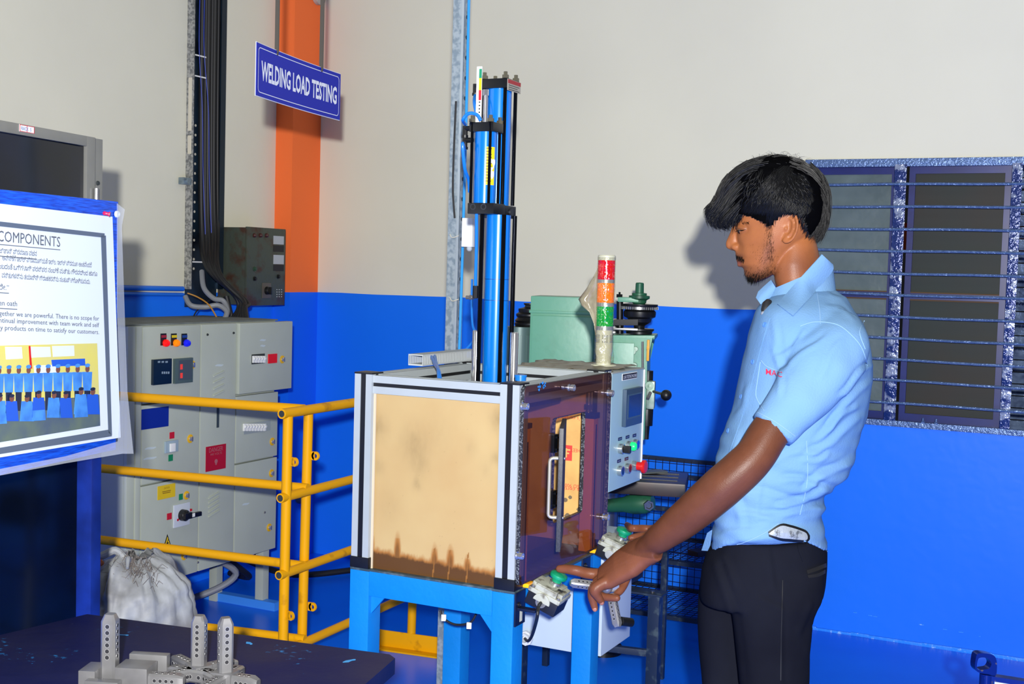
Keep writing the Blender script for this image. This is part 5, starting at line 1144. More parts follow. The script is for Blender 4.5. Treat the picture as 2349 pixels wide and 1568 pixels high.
cN = at(1258, 1352, 1, 2.425+.028)
s1_, LN, RN = station(V((-1.101, 2.452, .744)), radians(21), radians(4), 'near push button station with green mushroom button under the left index finger', True)
s2_, LF, RF = station(V((-1.108, 2.868, .768)), radians(19), radians(4), 'far push button station with green mushroom button under the right hand', False)
w = MB(); w.lathe(LF(0, -.036, -.012), RF@(-Y_), [(0, .011), (.006, .011), (.0065, .008), (.007, .001)], 20); w.build('blanking_plug', M('grey_plug', (150, 152, 148), .4), s2_)
for (sy, zz, st_) in ((2.424, .700, s1_), (2.80, .712, s2_)):
    w = MB(); w.bb((MX1, sy, zz-.035), (MX1+.004, sy+.05, MZ0-.004), .001); w.bb((MX1+.002, sy+.01, zz+.0), (MX1+.046, sy+.03, zz+.006), .001); br_ = w.build('bracket', M('dark_bracket', (8, 18, 44), .4), st_)
    w = MB(); w.lathe((MX1+.004, sy+.016, zz+.012), X_, [(0, .006), (.004, .006), (.004, .003), (.002, .0025)], 12); w.build('bracket_screw', black, br_)
    if sy < 2.6: w = MB(); w.bb((MX1+.004, sy+.022, zz-.028), (MX1+.0045, sy+.034, zz+.002)); w.build('bracket_label', cream, br_)
# cable from the near station to its gland
e0 = LN(0, -.036, -.012); g0 = at(1208, 1462, 1, 2.956)
w = MB(); w.tube(spl([e0+V((0, .008, 0)), e0+V((0, -.012, -.006)), V(e0)+V((-.008, -.004, -.04)), V(e0).lerp(g0, .55)+V((0, -.0, -.030)), V(e0).lerp(g0, .85)+V((0, 0, -.02)), g0+V((0, -.01, 0))], 8), .0038, 10); tag(w.build('cable', rubber), 'short black cable hanging from the near button station', 'cable')
w = MB(); w.lathe(g0+V((0, .01, 0)), -Y_, [(0, .016), (.008, .016), (.008, .020), (.018, .020), (.018, .015), (.028, .015), (.028, .010), (.012, .009)], 8); tag(w.build('cable_gland', M('white_gland', (196, 200, 204), .4)), 'white cable gland on the terminal box where the black cable ends', 'cable gland')
# loose wire with white ties below the front beam
w = MB(); w.tube(spl([at(1010, 1400, 1, 2.6), at(1018, 1418, 1, 2.6), at(1045, 1432, 1, 2.6), at(1078, 1428, 1, 2.6), at(1092, 1408, 1, 2.6)], 6), .003, 8); wr = w.build('loose_wire', rubber); tag(wr, 'black loose wire slung under the front beam of the stand', 'wire')
for x, y in ((1018, 1416), (1076, 1434)): w = MB(); q = at(x, y, 1, 2.598); w.box(q, (.012, .006, .016), rotz(.4), .002); w.build('tie_mount', white, wr)
# ================================================================== slotted galvanised column behind the machine
GX, GY = -1.755, 3.155
gc = thing('slotted_column', 'tall slotted galvanised steel channel column behind the press cylinder', 'column', (GX, GY, 0))
hl_ = MATS['dark_gap']
spg = M('spangled_zinc', (156, 168, 174), .45, .3, col2=(122, 138, 148), vs_=60, thr=(.42, .6), detail=2)
w = MB(); w.bb((GX-.02, GY, 0), (GX+.016, GY+.003, 3.45)); w.bb((GX+.013, GY, 0), (GX+.016, GY+.035, 3.45)); w.bb((GX-.02, GY, 0), (GX-.017, GY+.035, 3.45)); w.build('channel', spg, gc)
w = MB(); w.bb((GX+.009, GY-.002, 0), (GX+.017, GY+.0005, 3.45), .0005); w.build('corner_lip', M('bright_zinc', (176, 188, 194), .4, .5), gc)
k = 0; z = .9
while z < 3.0:
    w = MB(); w.lathe((GX+.016, GY+.018, z), X_, [(0, .006), (.0006, .006)], 10); w.build('slot_hole', hl_, gc); z += .058
w = MB(); w.bb((GX-.06, GY-.03, 0), (GX+.06, GY+.07, .006)); w.build('foot_plate', galv, gc)
wb = at(1074, 535, 1, GY-.02); w = MB(); w.bb((wb.x-.016, GY-.03, at(1074, 566, 1, GY-.02).z), (wb.x+.018, GY-.004, at(1074, 500, 1, GY-.02).z), .002); bx_ = w.build('junction_box', white); tag(bx_, 'small white plastic junction box fixed on the galvanised column', 'junction box')
w = MB(); w.lathe(V((wb.x+.004, GY-.018, at(1074, 566, 1, GY-.02).z)), -Z_, [(0, .008), (.008, .008), (.012, .005), (.0121, .001)], 10); w.build('entry_gland', M('gland_grey', (170, 178, 184), .4), bx_)
lbh = M('pale_blue_hose', (40, 140, 210), .35)
hs([V((GX+.026, GY+.01, 3.4)), V((GX+.024, GY+.01, 2.6)), V((GX+.026, GY+.01, 2.0)), V((GX+.028, GY+.006, 1.6)), V((GX+.03, GY, 1.35)), V((GX+.034, GY-.01, 1.215))], .0042, lbh, 'pale blue air hose running down the right side of the galvanised column')
hs([at(1083, 640, 1, GY-.02), at(1082, 700, 1, GY-.02), at(1084, 745, 1, GY-.03), at(1090, 775, 1, GY-.05), V((GX+.06, GY-.06, 1.2))], .0035, hose, 'blue air hose curving to the machine at the foot of the galvanised column')
hs([at(1046, 232, 1, GY-.004), at(1043, 300, 1, GY-.004), at(1040, 380, 1, GY-.006), at(1039, 440, 1, GY-.006), at(1043, 500, 1, GY-.004)], .003, rubber, 'black cable along the left edge of the galvanised column', 'cable', 'cable')
w = MB(); q = at(1078, 682, 1, GY-.02); w.cyl(q-V((.012, 0, 0)), q+V((.012, 0, 0)), .0055, seg=10); w.lathe(q, X_, [(0, .008), (.008, .008)], 6); tag(w.build('tube_clamp', chrome), 'small chrome clamp bolt on the galvanised column above the machine', 'bolt')
for z0 in (1.5, 1.24): 
    w = MB(); c = at(1040, 545 if z0 > 1.4 else 690, 1, GY-.004); w.tube(spl([c+V((-.012, 0, .01)), c+V((0, -.006, 0)), c+V((.02, -.004, .006))], 5), .0014, 6); w.build('wire_tie', M('off_white_tie', (190, 186, 170), .5) if 'off_white_tie' not in MATS else MATS['off_white_tie'], gc)
# ================================================================== green drilling machine
mg = M('mint_green_enamel', (94, 158, 132), .38, 0, col2=(70, 124, 100), vs_=6, thr=(.55, .8), bump=.1, bs=40); mgd = M('worn_dark_green', (34, 92, 66), .45, .1, col2=(20, 40, 30), vs_=14, thr=(.5, .7)); iron = M('dark_cast_iron', (40, 42, 44), .38, .6, col2=(20, 20, 22), vs_=18); brn = M('oily_brown_iron', (48, 34, 31), .4, .3, col2=(26, 24, 26), vs_=12)
dm = thing('drilling_machine', 'mint green pillar drilling machine with stepped pulleys and belt box behind', 'drilling machine', (-1.62, 4.3, 0))
ya_ = radians(16); e1 = V((cos(ya_), sin(ya_), 0)); e2 = V((-sin(ya_), cos(ya_), 0)); E = fr(e1, e2, Z_); DD = 4.5
def dpt(x, y, D=DD): return atD(x, y, D)
def pxm(D=DD): return D/F
a, b2 = dpt(1215, 716), dpt(1363, 935); wdt = (b2-a).dot(e1); 
cB = (a+b2)/2+e2*.10; w = MB(); w.box(cB, (wdt, .20, a.z-b2.z+.12), E, .006); w.build('belt_box', mg, dm)
w = MB(); w.box((a+b2)/2-e2*.006, (wdt*.93, .012, (a.z-b2.z)*.94), E, .004); bd_ = w.build('belt_box_door', mg, dm)
w = MB(); w.sph(dpt(1345, 735, 4.48), .012); w.lathe(dpt(1345, 735, 4.49), -e2, [(0, .006), (.012, .006)], 10); w.build('door_knob', black, bd_)
w = MB(); w.box(V((cB.x, cB.y, a.z+.003)), (wdt*1.03, .21, .010), E, .003); w.build('belt_box_lid', mg, dm)
def pulley(cx, yb, steps, mat, name, D):
    """steps: (pixel y, pixel half-width)"""
    w = MB(); pr = []; z0 = dpt(cx, steps[0][0], D).z
    for y, r in steps: pr.append((dpt(cx, y, D).z-z0, r*pxm(D)))
    o = dpt(cx, steps[0][0], D); w.lathe(o, Z_, pr, 36); return w.build(name, mat, dm)
pulley(1216, 0, [(748, 34), (744, 36), (741, 36), (738, 33), (735, 36), (731, 32), (728, 30), (724, 33), (720, 33), (716, 27), (712, 28), (708, 28), (704, 14), (700, 13), (698, 16), (695, 16), (694.5, 5)], iron, 'motor_pulley', 4.62)
# motor behind the box with fins
w = MB(); o = dpt(1190, 835, 4.6); w.cyl(o-Z_*.12, o+Z_*.14, .055, seg=24)
for k in range(12): an = 2*pi*k/12; w.box(o+V((cos(an)*.058, sin(an)*.058, 0)), (.012, .004, .22), rotz(an))
w.build('motor', M('motor_green_grey', (86, 110, 108), .4, .2), dm)
sx_ = 1466
pulley(sx_, 0, [(765, 30), (760, 30), (757, 34), (753, 34), (752, 12), (746, 13), (742, 20), (738, 26), (730, 28), (726, 36), (720, 37), (714, 37), (710, 33), (707, 30), (703, 40), (699, 41), (697, 41)], iron, 'spindle_pulley', 4.5)
w = MB(); pr = [(0, 43*pxm()), (.010, 43*pxm()), (.012, 41*pxm()), (.0121, .001)]; w.lathe(dpt(sx_, 709), Z_, pr, 48)
for k in range(48): an = 2*pi*k/48; w.box(dpt(sx_, 706)+V((cos(an), sin(an), 0))*43*pxm(), (.003, .004, .010), rotz(an))
w.build('toothed_ring', M('bright_worn_steel', (120, 122, 124), .3, .9), dm)
pulley(sx_, 0, [(698, 12), (694, 16), (688, 17), (684, 24), (678, 24), (677, 17), (672, 17), (671, 10), (650, 9.5), (648, 8), (647.5, 1)], mgd, 'spindle_cap', 4.5)
w = MB(); p0, p1 = dpt(1418, 688, 4.5), dpt(1466, 686, 4.5); w.box((p0+p1)/2, ((p1-p0).length, .045, .018), E, .005); w.build('bearing_arm', mg, dm)
w = MB(); o = dpt(1422, 765, 4.5); w.cyl(o, dpt(1422, 690, 4.5), .012, seg=16); w.lathe(dpt(1421, 682, 4.5), Z_, [(0, .012), (.012, .012), (.0121, .004), (.02, .004)], 6); w.build('pivot_post', iron, dm)
# belt
w = MB(); c1, r1 = dpt(1216, 738, 4.62), .05; c2, r2 = dpt(sx_, 738), .05
for z_ in (0,):
    w.box((c1+c2)/2+e2*.0-e2*.045, ((c2-c1).length, .006, .022), fr((c2-c1).normalized(), Z_.cross((c2-c1).normalized()), Z_), .001)
w.build('drive_belt', rubber, dm)
w = MB(); o = dpt(1426, 754, 4.48); w.box(o, (.12, .05, .008), E, .002); w.build('lever_plate', MATS['bright_worn_steel'], dm)
# head casting: flared top, side plate, slim lower quill
w = MB(); pts = [(1378, 768), (1504, 768), (1503, 776), (1488, 792), (1485, 830), (1484, 880), (1482, 925), (1478, 1010), (1440, 1012), (1400, 940), (1380, 900)]
o_ = dpt(1440, 850, 4.46); P2 = [((dpt(x, y, 4.46)-o_).dot(e1), (dpt(x, y, 4.46)-o_).z) for x, y in pts]
w.prism(P2, o_, e1, Z_, e2, .17, bev=.008); w.build('head_casting', mg, dm)
w = MB(); a, b2 = dpt(1384, 784, 4.45), dpt(1450, 950, 4.45); w.box((a+b2)/2, ((b2-a).dot(e1), .012, a.z-b2.z), E, .003); w.build('side_cover', mg, dm)
w = MB(); w.box(dpt(1493, 905, 4.42), (.03, .05, .10), E, .008); w.lathe(dpt(1490, 884, 4.40), -e2, [(0, .016), (.008, .015), (.0081, .006), (.004, .005)], 16); w.build('handle_hub', M('worn_silver_green', (150, 166, 156), .4, .3, col2=(84, 120, 100), vs_=30), dm)
w = MB(); w.cyl(dpt(1497, 897, 4.40), dpt(1518, 903, 4.34), .0048, seg=10); hd = w.build('feed_handle', MATS['bright_worn_steel'], dm)
w = MB(); w.sph(dpt(1528, 906, 4.31), (.0195, .0195, .0195)); w.build('handle_knob', black, hd)
w = MB(); w.cyl(dpt(1474, 783, 4.40), dpt(1475, 935, 4.40), .0042, seg=10); w.build('depth_rod', chrome, dm)
w = MB(); w.cyl(dpt(1492, 900, 4.38), dpt(1486, 914, 4.36), .006, seg=10); w.cyl(dpt(1487, 906, 4.37), dpt(1485, 916, 4.37), .004, seg=8); w.build('lock_lever', steel, dm)
w = MB(); w.box(dpt(1487, 803, 4.40), (.009, .02, .075), E, .001); w.box(dpt(1487, 797, 4.399), (.010, .021, .012), E, .001); w.build('depth_scale', M('scale_yellow', (220, 160, 20), .5), dm)
w = MB(); w.lathe(dpt(1480, 1010, 4.46)+e2*.04, Z_, [(0, .010), (.05, .012), (.05, .022), (.17, .024), (.18, .018), (.25, .018)], 20); w.build('quill', iron, dm)
for x, y, r in ((1458, 800, .010), (1452, 806, .012), (1455, 838, .012)): w = MB(); w.lathe(dpt(x, y, 4.44), -e2, [(0, r), (.008, r*.9), (.0081, .001)], 8); w.build('clamp_nut', MATS['worn_silver_green'], dm)
# column, drill table and base
w = MB(); o = dpt(1400, 1000, 4.7); w.cyl(V((o.x, o.y, .03)), V((o.x, o.y, 1.28)), .04, seg=24); w.build('pillar', MATS['bright_worn_steel'], dm)
tz_ = dpt(1480, 1092, 4.3).z; ce = dpt(1462, 1092, 4.25)
w = MB(); w.box(V((ce.x, ce.y, tz_-.012)), (.34, .26, .045), E, .006); tbl = w.build('drill_table', brn, dm)
w = MB(); 
for k in (-1, 0, 1): w.box(V((ce.x, ce.y, tz_+.0115))+e2*.07*k, (.28, .012, .003), E)
w.build('table_slot', black, tbl)
w = MB(); w.box(V((ce.x, ce.y, tz_+.016))+e1*.02+e2*.05, (.16, .05, .006), rotz(.9)); w.build('scrap_sheet', M('dull_sheet', (96, 104, 108), .5, .4), tbl)
w = MB(); a, b2 = dpt(1385, 1160, 4.3), dpt(1498, 1152, 4.22); w.tube([a, a.lerp(b2, .4), a.lerp(b2, .62), a.lerp(b2, .85), b2], [.022, .026, .036, .036, .024], 18, flat=(1, 1)); w.build('table_arm', mgd, dm)
w = MB(); w.lathe(dpt(1487, 1158, 4.19), -e2+e1*.3, [(0, .018), (.012, .018), (.012, .012), (.006, .010)], 6); w.build('arm_bolt', MATS['bright_worn_steel'], dm)
w = MB(); w.lathe(V((o.x, o.y, 0)), Z_, [(0, .07), (.03, .07), (.04, .05), (.0401, .02)], 28); w.build('base_plate', iron, dm)
# ================================================================== welding stand with two dark legs in front of the drill
dks = M('chipped_navy_steel', (14, 34, 62), .5, .2, col2=(58, 74, 84), vs_=34, thr=(.56, .68))
st2 = thing('steel_stand', 'dark chipped navy steel stand with flat top right of terminal box', 'stand', (-1.55, 4.0, 0))
f1_, f2_ = at(1505, 1568, 0, 0) if False else at(1520, 1552, 2, 0), None
q1 = atD(1503, 1400, 3.75); q2 = V((f1_.x, f1_.y, 0))
def sbar(a, b2, wx=.035, wy=.035, nm='leg'):
    a, b2 = V(a), V(b2); d = (b2-a).normalized(); s1 = V((1, 0, 0)) if abs(d.z) > .7 or abs(d.y) > .7 else Y_; s1 = (s1-d*s1.dot(d)).normalized(); w = MB(); w.box((a+b2)/2, (wx, wy, (b2-a).length), fr(s1, d.cross(s1), d), .002); return w.build(nm, dks, st2)
zt3_ = atD(1503, 1362, 3.75).z; zt4 = zt3_
sbar((q1.x, q1.y, 0), (q1.x, q1.y, zt3_), .036, .036); sbar((q2.x, q2.y-.02, 0), (q2.x, q2.y-.02, zt4), .022, .02)
q3 = V((q1.x-.42, q1.y-.06, 0)); sbar((q3.x, q3.y, 0), (q3.x, q3.y, zt3_), .036, .036); q4 = V((q2.x-.42, q2.y-.1, 0)); sbar((q4.x, q4.y, 0), (q4.x, q4.y, zt4), .022, .022)
sbar((q1.x-.02, q1.y, atD(1480, 1500, 3.75).z), (q3.x, q3.y, atD(1480, 1500, 3.75).z), .02, .02, 'stretcher'); sbar((q1.x, q1.y, .06), (q3.x, q3.y, .06), .02, .02, 'stretcher')
w = MB(); a_ = atD(1530, 1352, 3.75); w.bb((q3.x-.03, q1.y-.03, zt3_), (a_.x, q1.y+.03, zt3_+.006), .001); w.build('top_plate', dks, st2)
w = MB(); w.bb((q3.x, q1.y-.02, zt3_+.006), (q1.x-.10, q1.y+.16, zt3_+.12), .004); w.build('black_housing', M('matte_black_housing', (6, 8, 12), .6), st2)
w = MB(); w.cyl((a_.x-.035, q1.y-.01, zt3_-.09), (a_.x-.035, q1.y-.01, zt3_+.012), .006, seg=10); w.build('bolt', MATS['bright_worn_steel'], st2)
# ================================================================== wire mesh rack against the back wall
wr_ = thing('wire_mesh_rack', 'dark wire mesh rack with two shelves against the blue back wall', 'rack', (-1.6, 4.85, 0))
mshm = M('dark_mesh_wire', (18, 22, 34), .45, .3)
rx0, rx1, ry0, ry1 = -2.1, -1.28, 4.62, 5.06
zt5, zt6 = at(1560, 1055, 1, ry1).z, at(1560, 1092, 1, ry1).z
for a, b2 in (((rx0, ry1, zt5), (rx1, ry1, zt5)), ((rx0, ry0, zt5-.13), (rx1, ry0, zt5-.13)), ((rx0, ry1, zt6), (rx1, ry1, zt6)), ((rx0, ry0, .10), (rx1, ry0, .10)), ((rx0, ry1, .10), (rx1, ry1, .10)), ((rx0, ry0, .32), (rx1, ry0, .32)), ((rx0, ry1, .32), (rx1, ry1, .32))):
    w = MB(); w.box((V(a)+V(b2))/2, (rx1-rx0, .02, .016)); w.build('rail', dks, wr_)
for x in (rx0, rx1):
    for y in (ry0, ry1): w = MB(); w.bb((x-.012, y-.012, 0), (x+.012, y+.012, zt5+.01 if y == ry1 else zt5-.12)); w.build('post', dks, wr_)
def meshpanel(o, ax, ay, W, Hh, step, name):
    w = MB(); k = 0
    n1 = int(W/step); n2 = int(Hh/step)
    for i in range(n1+1): w.tube([o+ax*i*step, o+ax*i*step+ay*Hh], .0014, 4)
    for i in range(n2+1): w.tube([o+ay*i*step, o+ay*i*step+ax*W], .0014, 4)
    m_ = w.build(name, mshm, wr_); m_['kind'] = 'stuff'
meshpanel(V((rx0, ry1-.012, .10)), X_, Z_, rx1-rx0, zt5-.10, .032, 'back_mesh')
meshpanel(V((rx0, ry0, .328)), X_, Y_, rx1-rx0, ry1-ry0, .030, 'shelf_mesh'); meshpanel(V((rx0, ry0, .105)), X_, Y_, rx1-rx0, ry1-ry0, .030, 'shelf_mesh')
w = MB(); w.box((-1.42, 4.84, .345), (.06, .30, .022), rotz(-.5), .004); w.build('angle_offcut', brn, wr_)
for x, y, z, r in ((-1.52, 4.72, .345, .028), (-1.50, 4.86, .35, .03)):
    pass
# ================================================================== blue trolley handle at the lower right
bt = thing('trolley', 'dark blue trolley end with flat oval loop handle at bottom right corner', 'trolley', (-.22, 2.95, 0))
tbm = M('chipped_glossy_navy', (10, 30, 110), .16, .2, col2=(90, 84, 90), vs_=60, thr=(.66, .72))
DT = 3.0
def tpx(x, y, D=DT): return atD(x, y, D)
out_ = [(2250, 1497), (2274, 1499), (2284, 1508), (2287, 1520), (2286, 1540), (2283, 1550)]
loop = [(2243, 1499), (2262, 1498), (2280, 1503), (2286, 1514), (2287, 1530), (2284, 1549), (2268, 1546), (2246, 1542), (2237, 1532), (2238, 1512)]
outer_ = [tpx(x, y) for x, y in loop]; cc = sum(outer_, V())/len(outer_)
inn_ = [tpx(x, y) for x, y in ((2248, 1508), (2262, 1508), (2270, 1514), (2274, 1521), (2273, 1527), (2268, 1533), (2258, 1535), (2246, 1536), (2241, 1530), (2243, 1514))]
w = MB(); ou = spl(outer_, 4, True); iu = spl(inn_, 4, True); n_ = len(ou); dpv = F_*.03; P = ou+iu+[p+dpv for p in ou]+[p+dpv for p in iu]; fs = []
for k in range(n_): j = (k+1) % n_; fs += [(k, j, n_+j, n_+k), (2*n_+k, 3*n_+k, 3*n_+j, 2*n_+j), (k, 2*n_+k, 2*n_+j, j), (n_+k, n_+j, 3*n_+j, 3*n_+k)]
w.add(P, fs); w.build('loop_handle', tbm, bt)
p0 = tpx(2262, 1548); w = MB(); w.cyl((p0.x, p0.y+.015, 0), (p0.x, p0.y+.015, p0.z), .0165, seg=16); w.build('post', tbm, bt)
p1 = tpx(2282, 1550); w = MB(); w.bb((p1.x-.01, p1.y-.005, p1.z-.012), (p1.x+.40, p1.y+.02, p1.z)); w.build('top_rail', tbm, bt)
w = MB(); w.bb((p1.x, p1.y+.004, .25), (p1.x+.39, p1.y+.010, p1.z-.012)); w.build('side_panel', M('off_white_panel', (190, 196, 186), .5), bt)
w = MB(); w.cyl((p1.x+.39, p1.y+.012, 0), (p1.x+.39, p1.y+.012, p1.z), .0165, seg=16); w.build('post', tbm, bt)
w = MB(); w.bb((p1.x, p1.y, .24), (p1.x+.39, p1.y+.02, .26)); w.build('low_rail', tbm, bt)
# ================================================================== the worker
from mathutils.bvhtree import BVHTree
per = thing('person', 'standing young man in light blue short-sleeved shirt and black trousers pressing green buttons', 'person', V((-.64, 2.72, 0)))
D0 = 2.72
def lp(px_, py_, D=D0): return atD(px_, py_, D)
def loft(w, rings, n=48, cap=True, ex=2.3):
    """rings: (centre, half-axis A, half-axis B) vectors; superellipse sections"""
    R = []
    for c, A, B in rings:
        r = []
        for k in range(n):
            t = 2*pi*k/n; ct, st = cos(t), sin(t)
            x = math.copysign(abs(ct)**(2/ex), ct); y = math.copysign(abs(st)**(2/ex), st); r.append(w.bm.verts.new(c+A*x+B*y))
        R.append(r)
    for a, b in zip(R, R[1:]):
        for k in range(n): f = w.bm.faces.new((a[k], a[(k+1) % n], b[(k+1) % n], b[k])); f.smooth = True
    if cap: w.bm.faces.new(R[0][::-1]); w.bm.faces.new(R[-1])
def limb(w, pts, n=20, sub=5, fl=None):
    """pts: (point, radius[, flatten vector]) -> smooth tapering tube with round ends"""
    P = spl([p for p, r in pts], sub); Rr = []
    rs = [r for p, r in pts]
    for i in range(len(pts)-1):
        for k in range(sub): t = k/sub; t = t*t*(3-2*t)*.5+t*.5; Rr.append(rs[i]*(1-t)+rs[i+1]*t)
    Rr.append(rs[-1])
    d0 = (P[1]-P[0]).normalized(); d1 = (P[-1]-P[-2]).normalized(); pre, post = [], []
    for a in (80, 55, 30): pre.append((P[0]-d0*Rr[0]*sin(radians(a))*.9, Rr[0]*cos(radians(a))))
    for a in (30, 55, 80): post.append((P[-1]+d1*Rr[-1]*sin(radians(a))*.9, Rr[-1]*cos(radians(a))))
    allp = [p for p, r in pre]+P+[p for p, r in post]; allr = [r for p, r in pre]+Rr+[r for p, r in post]
    w.tube(allp, allr, n)
def remesh(w, vox, smooth=3, fac=.5):
    bm = w.bm; bmesh.ops.recalc_face_normals(bm, faces=bm.faces); me = bpy.data.meshes.new('tmp'); bm.to_mesh(me); bm.free()
    o = bpy.data.objects.new('tmp', me); C.objects.link(o); m = o.modifiers.new('r', 'REMESH'); m.mode = 'VOXEL'; m.voxel_size = vox
    s_ = o.modifiers.new('s', 'SMOOTH'); s_.iterations = smooth; s_.factor = fac
    bpy.context.view_layer.update(); me2 = bpy.data.meshes.new_from_object(o.evaluated_get(bpy.context.evaluated_depsgraph_get()))
    bpy.data.objects.remove(o); bpy.data.meshes.remove(me); return me2
def put(me, name, mat, par, label=None):
    me.name = name; me.materials.clear(); me.materials.append(mat); me.transform(wm(par).inverted())
    me.polygons.foreach_set('use_smooth', [True]*len(me.polygons))
    o = bpy.data.objects.new(name, me); C.objects.link(o); o.parent = par; W_[o.name] = wm(par)
    if label: o['label'] = label
    return o
# local frame of the person
vr = lp(1790, 700)-CAM; vr.z = 0; vr.normalize(); away = vr; fwd = V((-vr.y, vr.x, 0)); near = -vr      # near = his left side
# ------------------------------------------------------------------ head, modelled in its own side plane
S_ = 1/3356*(D0/2.65)
HO = lp(1811.9, 524)
def hd(X, Y, lat=0): return HO+fwd*((790-X)*S_)+Z_*((640-Y)*S_)+near*lat
front = [(160, 640), (180, 530), (220, 455), (280, 402), (350, 378), (450, 368), (540, 376), (600, 388), (632, 402), (660, 408), (700, 412), (740, 420), (770, 424), (800, 412), (830, 410), (850, 416), (866, 428), (880, 430), (886, 440), (900, 436), (915, 446), (935, 474), (960, 478), (985, 482), (1005, 500), (1022, 525), (1036, 560)]
back = [(160, 700), (180, 790), (220, 860), (280, 930), (350, 972), (450, 996), (540, 990), (600, 970), (640, 955), (700, 925), (760, 880), (800, 845), (850, 800), (900, 765), (960, 705), (1000, 650), (1022, 600), (1036, 570)]
wid = [(160, .012), (180, .040), (220, .056), (280, .067), (350, .074), (450, .0775), (540, .076), (600, .073), (660, .070), (700, .068), (760, .064), (850, .056), (900, .051), (950, .044), (1000, .033), (1022, .022), (1036, .008)]
def itp(t, y):
    if y <= t[0][0]: return t[0][1]
    for (a, va), (b, vb) in zip(t, t[1:]):
        if y <= b: return va+(vb-va)*(y-a)/(b-a)
    return t[-1][1]
def hsurf(X, Y):                                # lateral half-width of the head at side-plane point
    f_, b_ = itp(front, Y), itp(back, Y); c = (f_+b_)/2; a = (b_-f_)/2; t = (X-c)/max(a, 1)
    k = .22 if t < 0 else .02
    tt = max(0, 1-abs(t)**2.2)**(1/2.2)
    return itp(wid, Y)*tt*(1+k*min(t, 0)*(1 if Y > 560 else .4))
w = MB(); ny, nt_ = 150, 96; rows = []
for j in range(ny+1):
    Y = 160+(1036-160)*j/ny; f_, b_ = itp(front, Y), itp(back, Y); c = (f_+b_)/2; a = (b_-f_)/2; r = []
    for k in range(nt_):
        th = 2*pi*k/nt_; ct, st = cos(th), sin(th)
        x = -math.copysign(abs(ct)**(2/2.2), ct); y = math.copysign(abs(st)**(2/2.2), st)
        kk = .22 if x < 0 else .02
        lat = itp(wid, Y)*y*(1+kk*min(x, 0)*(1 if Y > 560 else .4)); X = c+a*x
        # cheek bone, eye socket, temple
        al = abs(lat)
        def g(v, m, s_): return math.exp(-((v-m)/s_)**2)
        d = 0
        if x < 0:
            X += 26*g(Y, 655, 30)*g(al, .031, .013)             # eye socket recess
            X -= 16*g(Y, 612, 16)*g(al, .026, .022)             # brow ridge
            X -= 10*g(Y, 730, 45)*g(al, .040, .016)             # cheek
            X += 10*g(Y, 800, 40)*g(al, .028, .010)
        r.append(w.bm.verts.new(hd(X, Y, lat)))
    rows.append(r)
for a, b in zip(rows, rows[1:]):
    for k in range(nt_): w.bm.faces.new((a[k], a[(k+1) % nt_], b[(k+1) % nt_], b[k]))
w.bm.faces.new(rows[0][::-1]); w.bm.faces.new(rows[-1])
# nose: bridge, tip, wings
limb(w, [(hd(402, 625), .0062), (hd(392, 670), .0066), (hd(379, 715), .0078), (hd(368, 752), .0088), (hd(371, 772), .0096)], 16, 5)
w.sph(hd(370, 772), (.0092, .0095, .0085)); 
for s_ in (-1, 1): w.sph(hd(412, 783, .0125*s_), (.0105, .0065, .0078)); 
w.sph(hd(398, 796), (.010, .0045, .004))
limb(w, [(hd(412, 640), .009), (hd(404, 690), .012), (hd(398, 735), .0135), (hd(398, 770), .0125)], 16, 5)
# lips
for s_ in (0,):
    limb(w, [(hd(470, 884, .019), .0018), (hd(446, 880, .011), .0042), (hd(434, 876, 0), .0052), (hd(446, 880, -.011), .0042), (hd(470, 884, -.019), .0018)], 12, 4)
    limb(w, [(hd(472, 898, .018), .0018), (hd(452, 905, .010), .0048), (hd(444, 908, 0), .0058), (hd(452, 905, -.010), .0048), (hd(472, 898, -.018), .0018)], 12, 4)
# eyelids
for s_ in (-1, 1):
    limb(w, [(hd(424, 648, .016*s_), .003), (hd(425, 643, .026*s_), .0055), (hd(440, 640, .036*s_), .0055), (hd(474, 652, .044*s_), .003)], 12, 4)
    limb(w, [(hd(430, 668, .018*s_), .003), (hd(434, 676, .028*s_), .0042), (hd(452, 674, .037*s_), .0035), (hd(480, 662, .044*s_), .002)], 12, 4)
# ears
for s_ in (-1, 1):
    eb = hsurf(790, 640)
    def ep(X, Y, o=0): return hd(X, Y, s_*(eb-.004+.012*max(0, (X-740)/100)+o))
    out_ = [(738, 640), (728, 600), (730, 560), (750, 536), (780, 532), (812, 545), (832, 580), (840, 625), (834, 670), (815, 712), (790, 738), (762, 745), (745, 728)]
    w.tube(spl([ep(x, y, .005) for x, y in out_], 4), .0034, 10)
    w.tube(spl([ep(x, y, .003) for x, y in ((768, 580), (790, 575), (808, 600), (812, 640), (800, 680), (775, 700), (760, 690))], 4), .0030, 8)
    w.sph(ep(762, 650, .004), (.0035, .0035, .0055)); w.sph(ep(768, 725, .003), (.0075, .004, .0075))
    m_ = [ep(x, y, -.001) for x, y in out_]; ctr = sum(m_, V())/len(m_); 
    mm_ = spl(m_, 3, True); P = [p+near*s_*.0022 for p in mm_]+[p-near*s_*.004 for p in mm_]; n_ = len(mm_)
    w.add(P, [tuple(range(n_)), tuple(range(2*n_-1, n_-1, -1))]+[(i, n_+i, n_+(i+1) % n_, (i+1) % n_) for i in range(n_)])
# neck
def ringp(y, xf, xb, b, D=D0, tilt=0):
    a_, b_ = lp(xf, y, D), lp(xb, y+tilt, D); return ((a_+b_)/2, (a_-b_)/2, near*b)
loft(w, [ringp(530, 1802, 1868, .036), ringp(560, 1788, 1874, .048), ringp(605, 1777, 1884, .055), ringp(640, 1776, 1893, .057), ringp(680, 1785, 1902, .062), ringp(720, 1790, 1920, .075)], 40, ex=2.1)
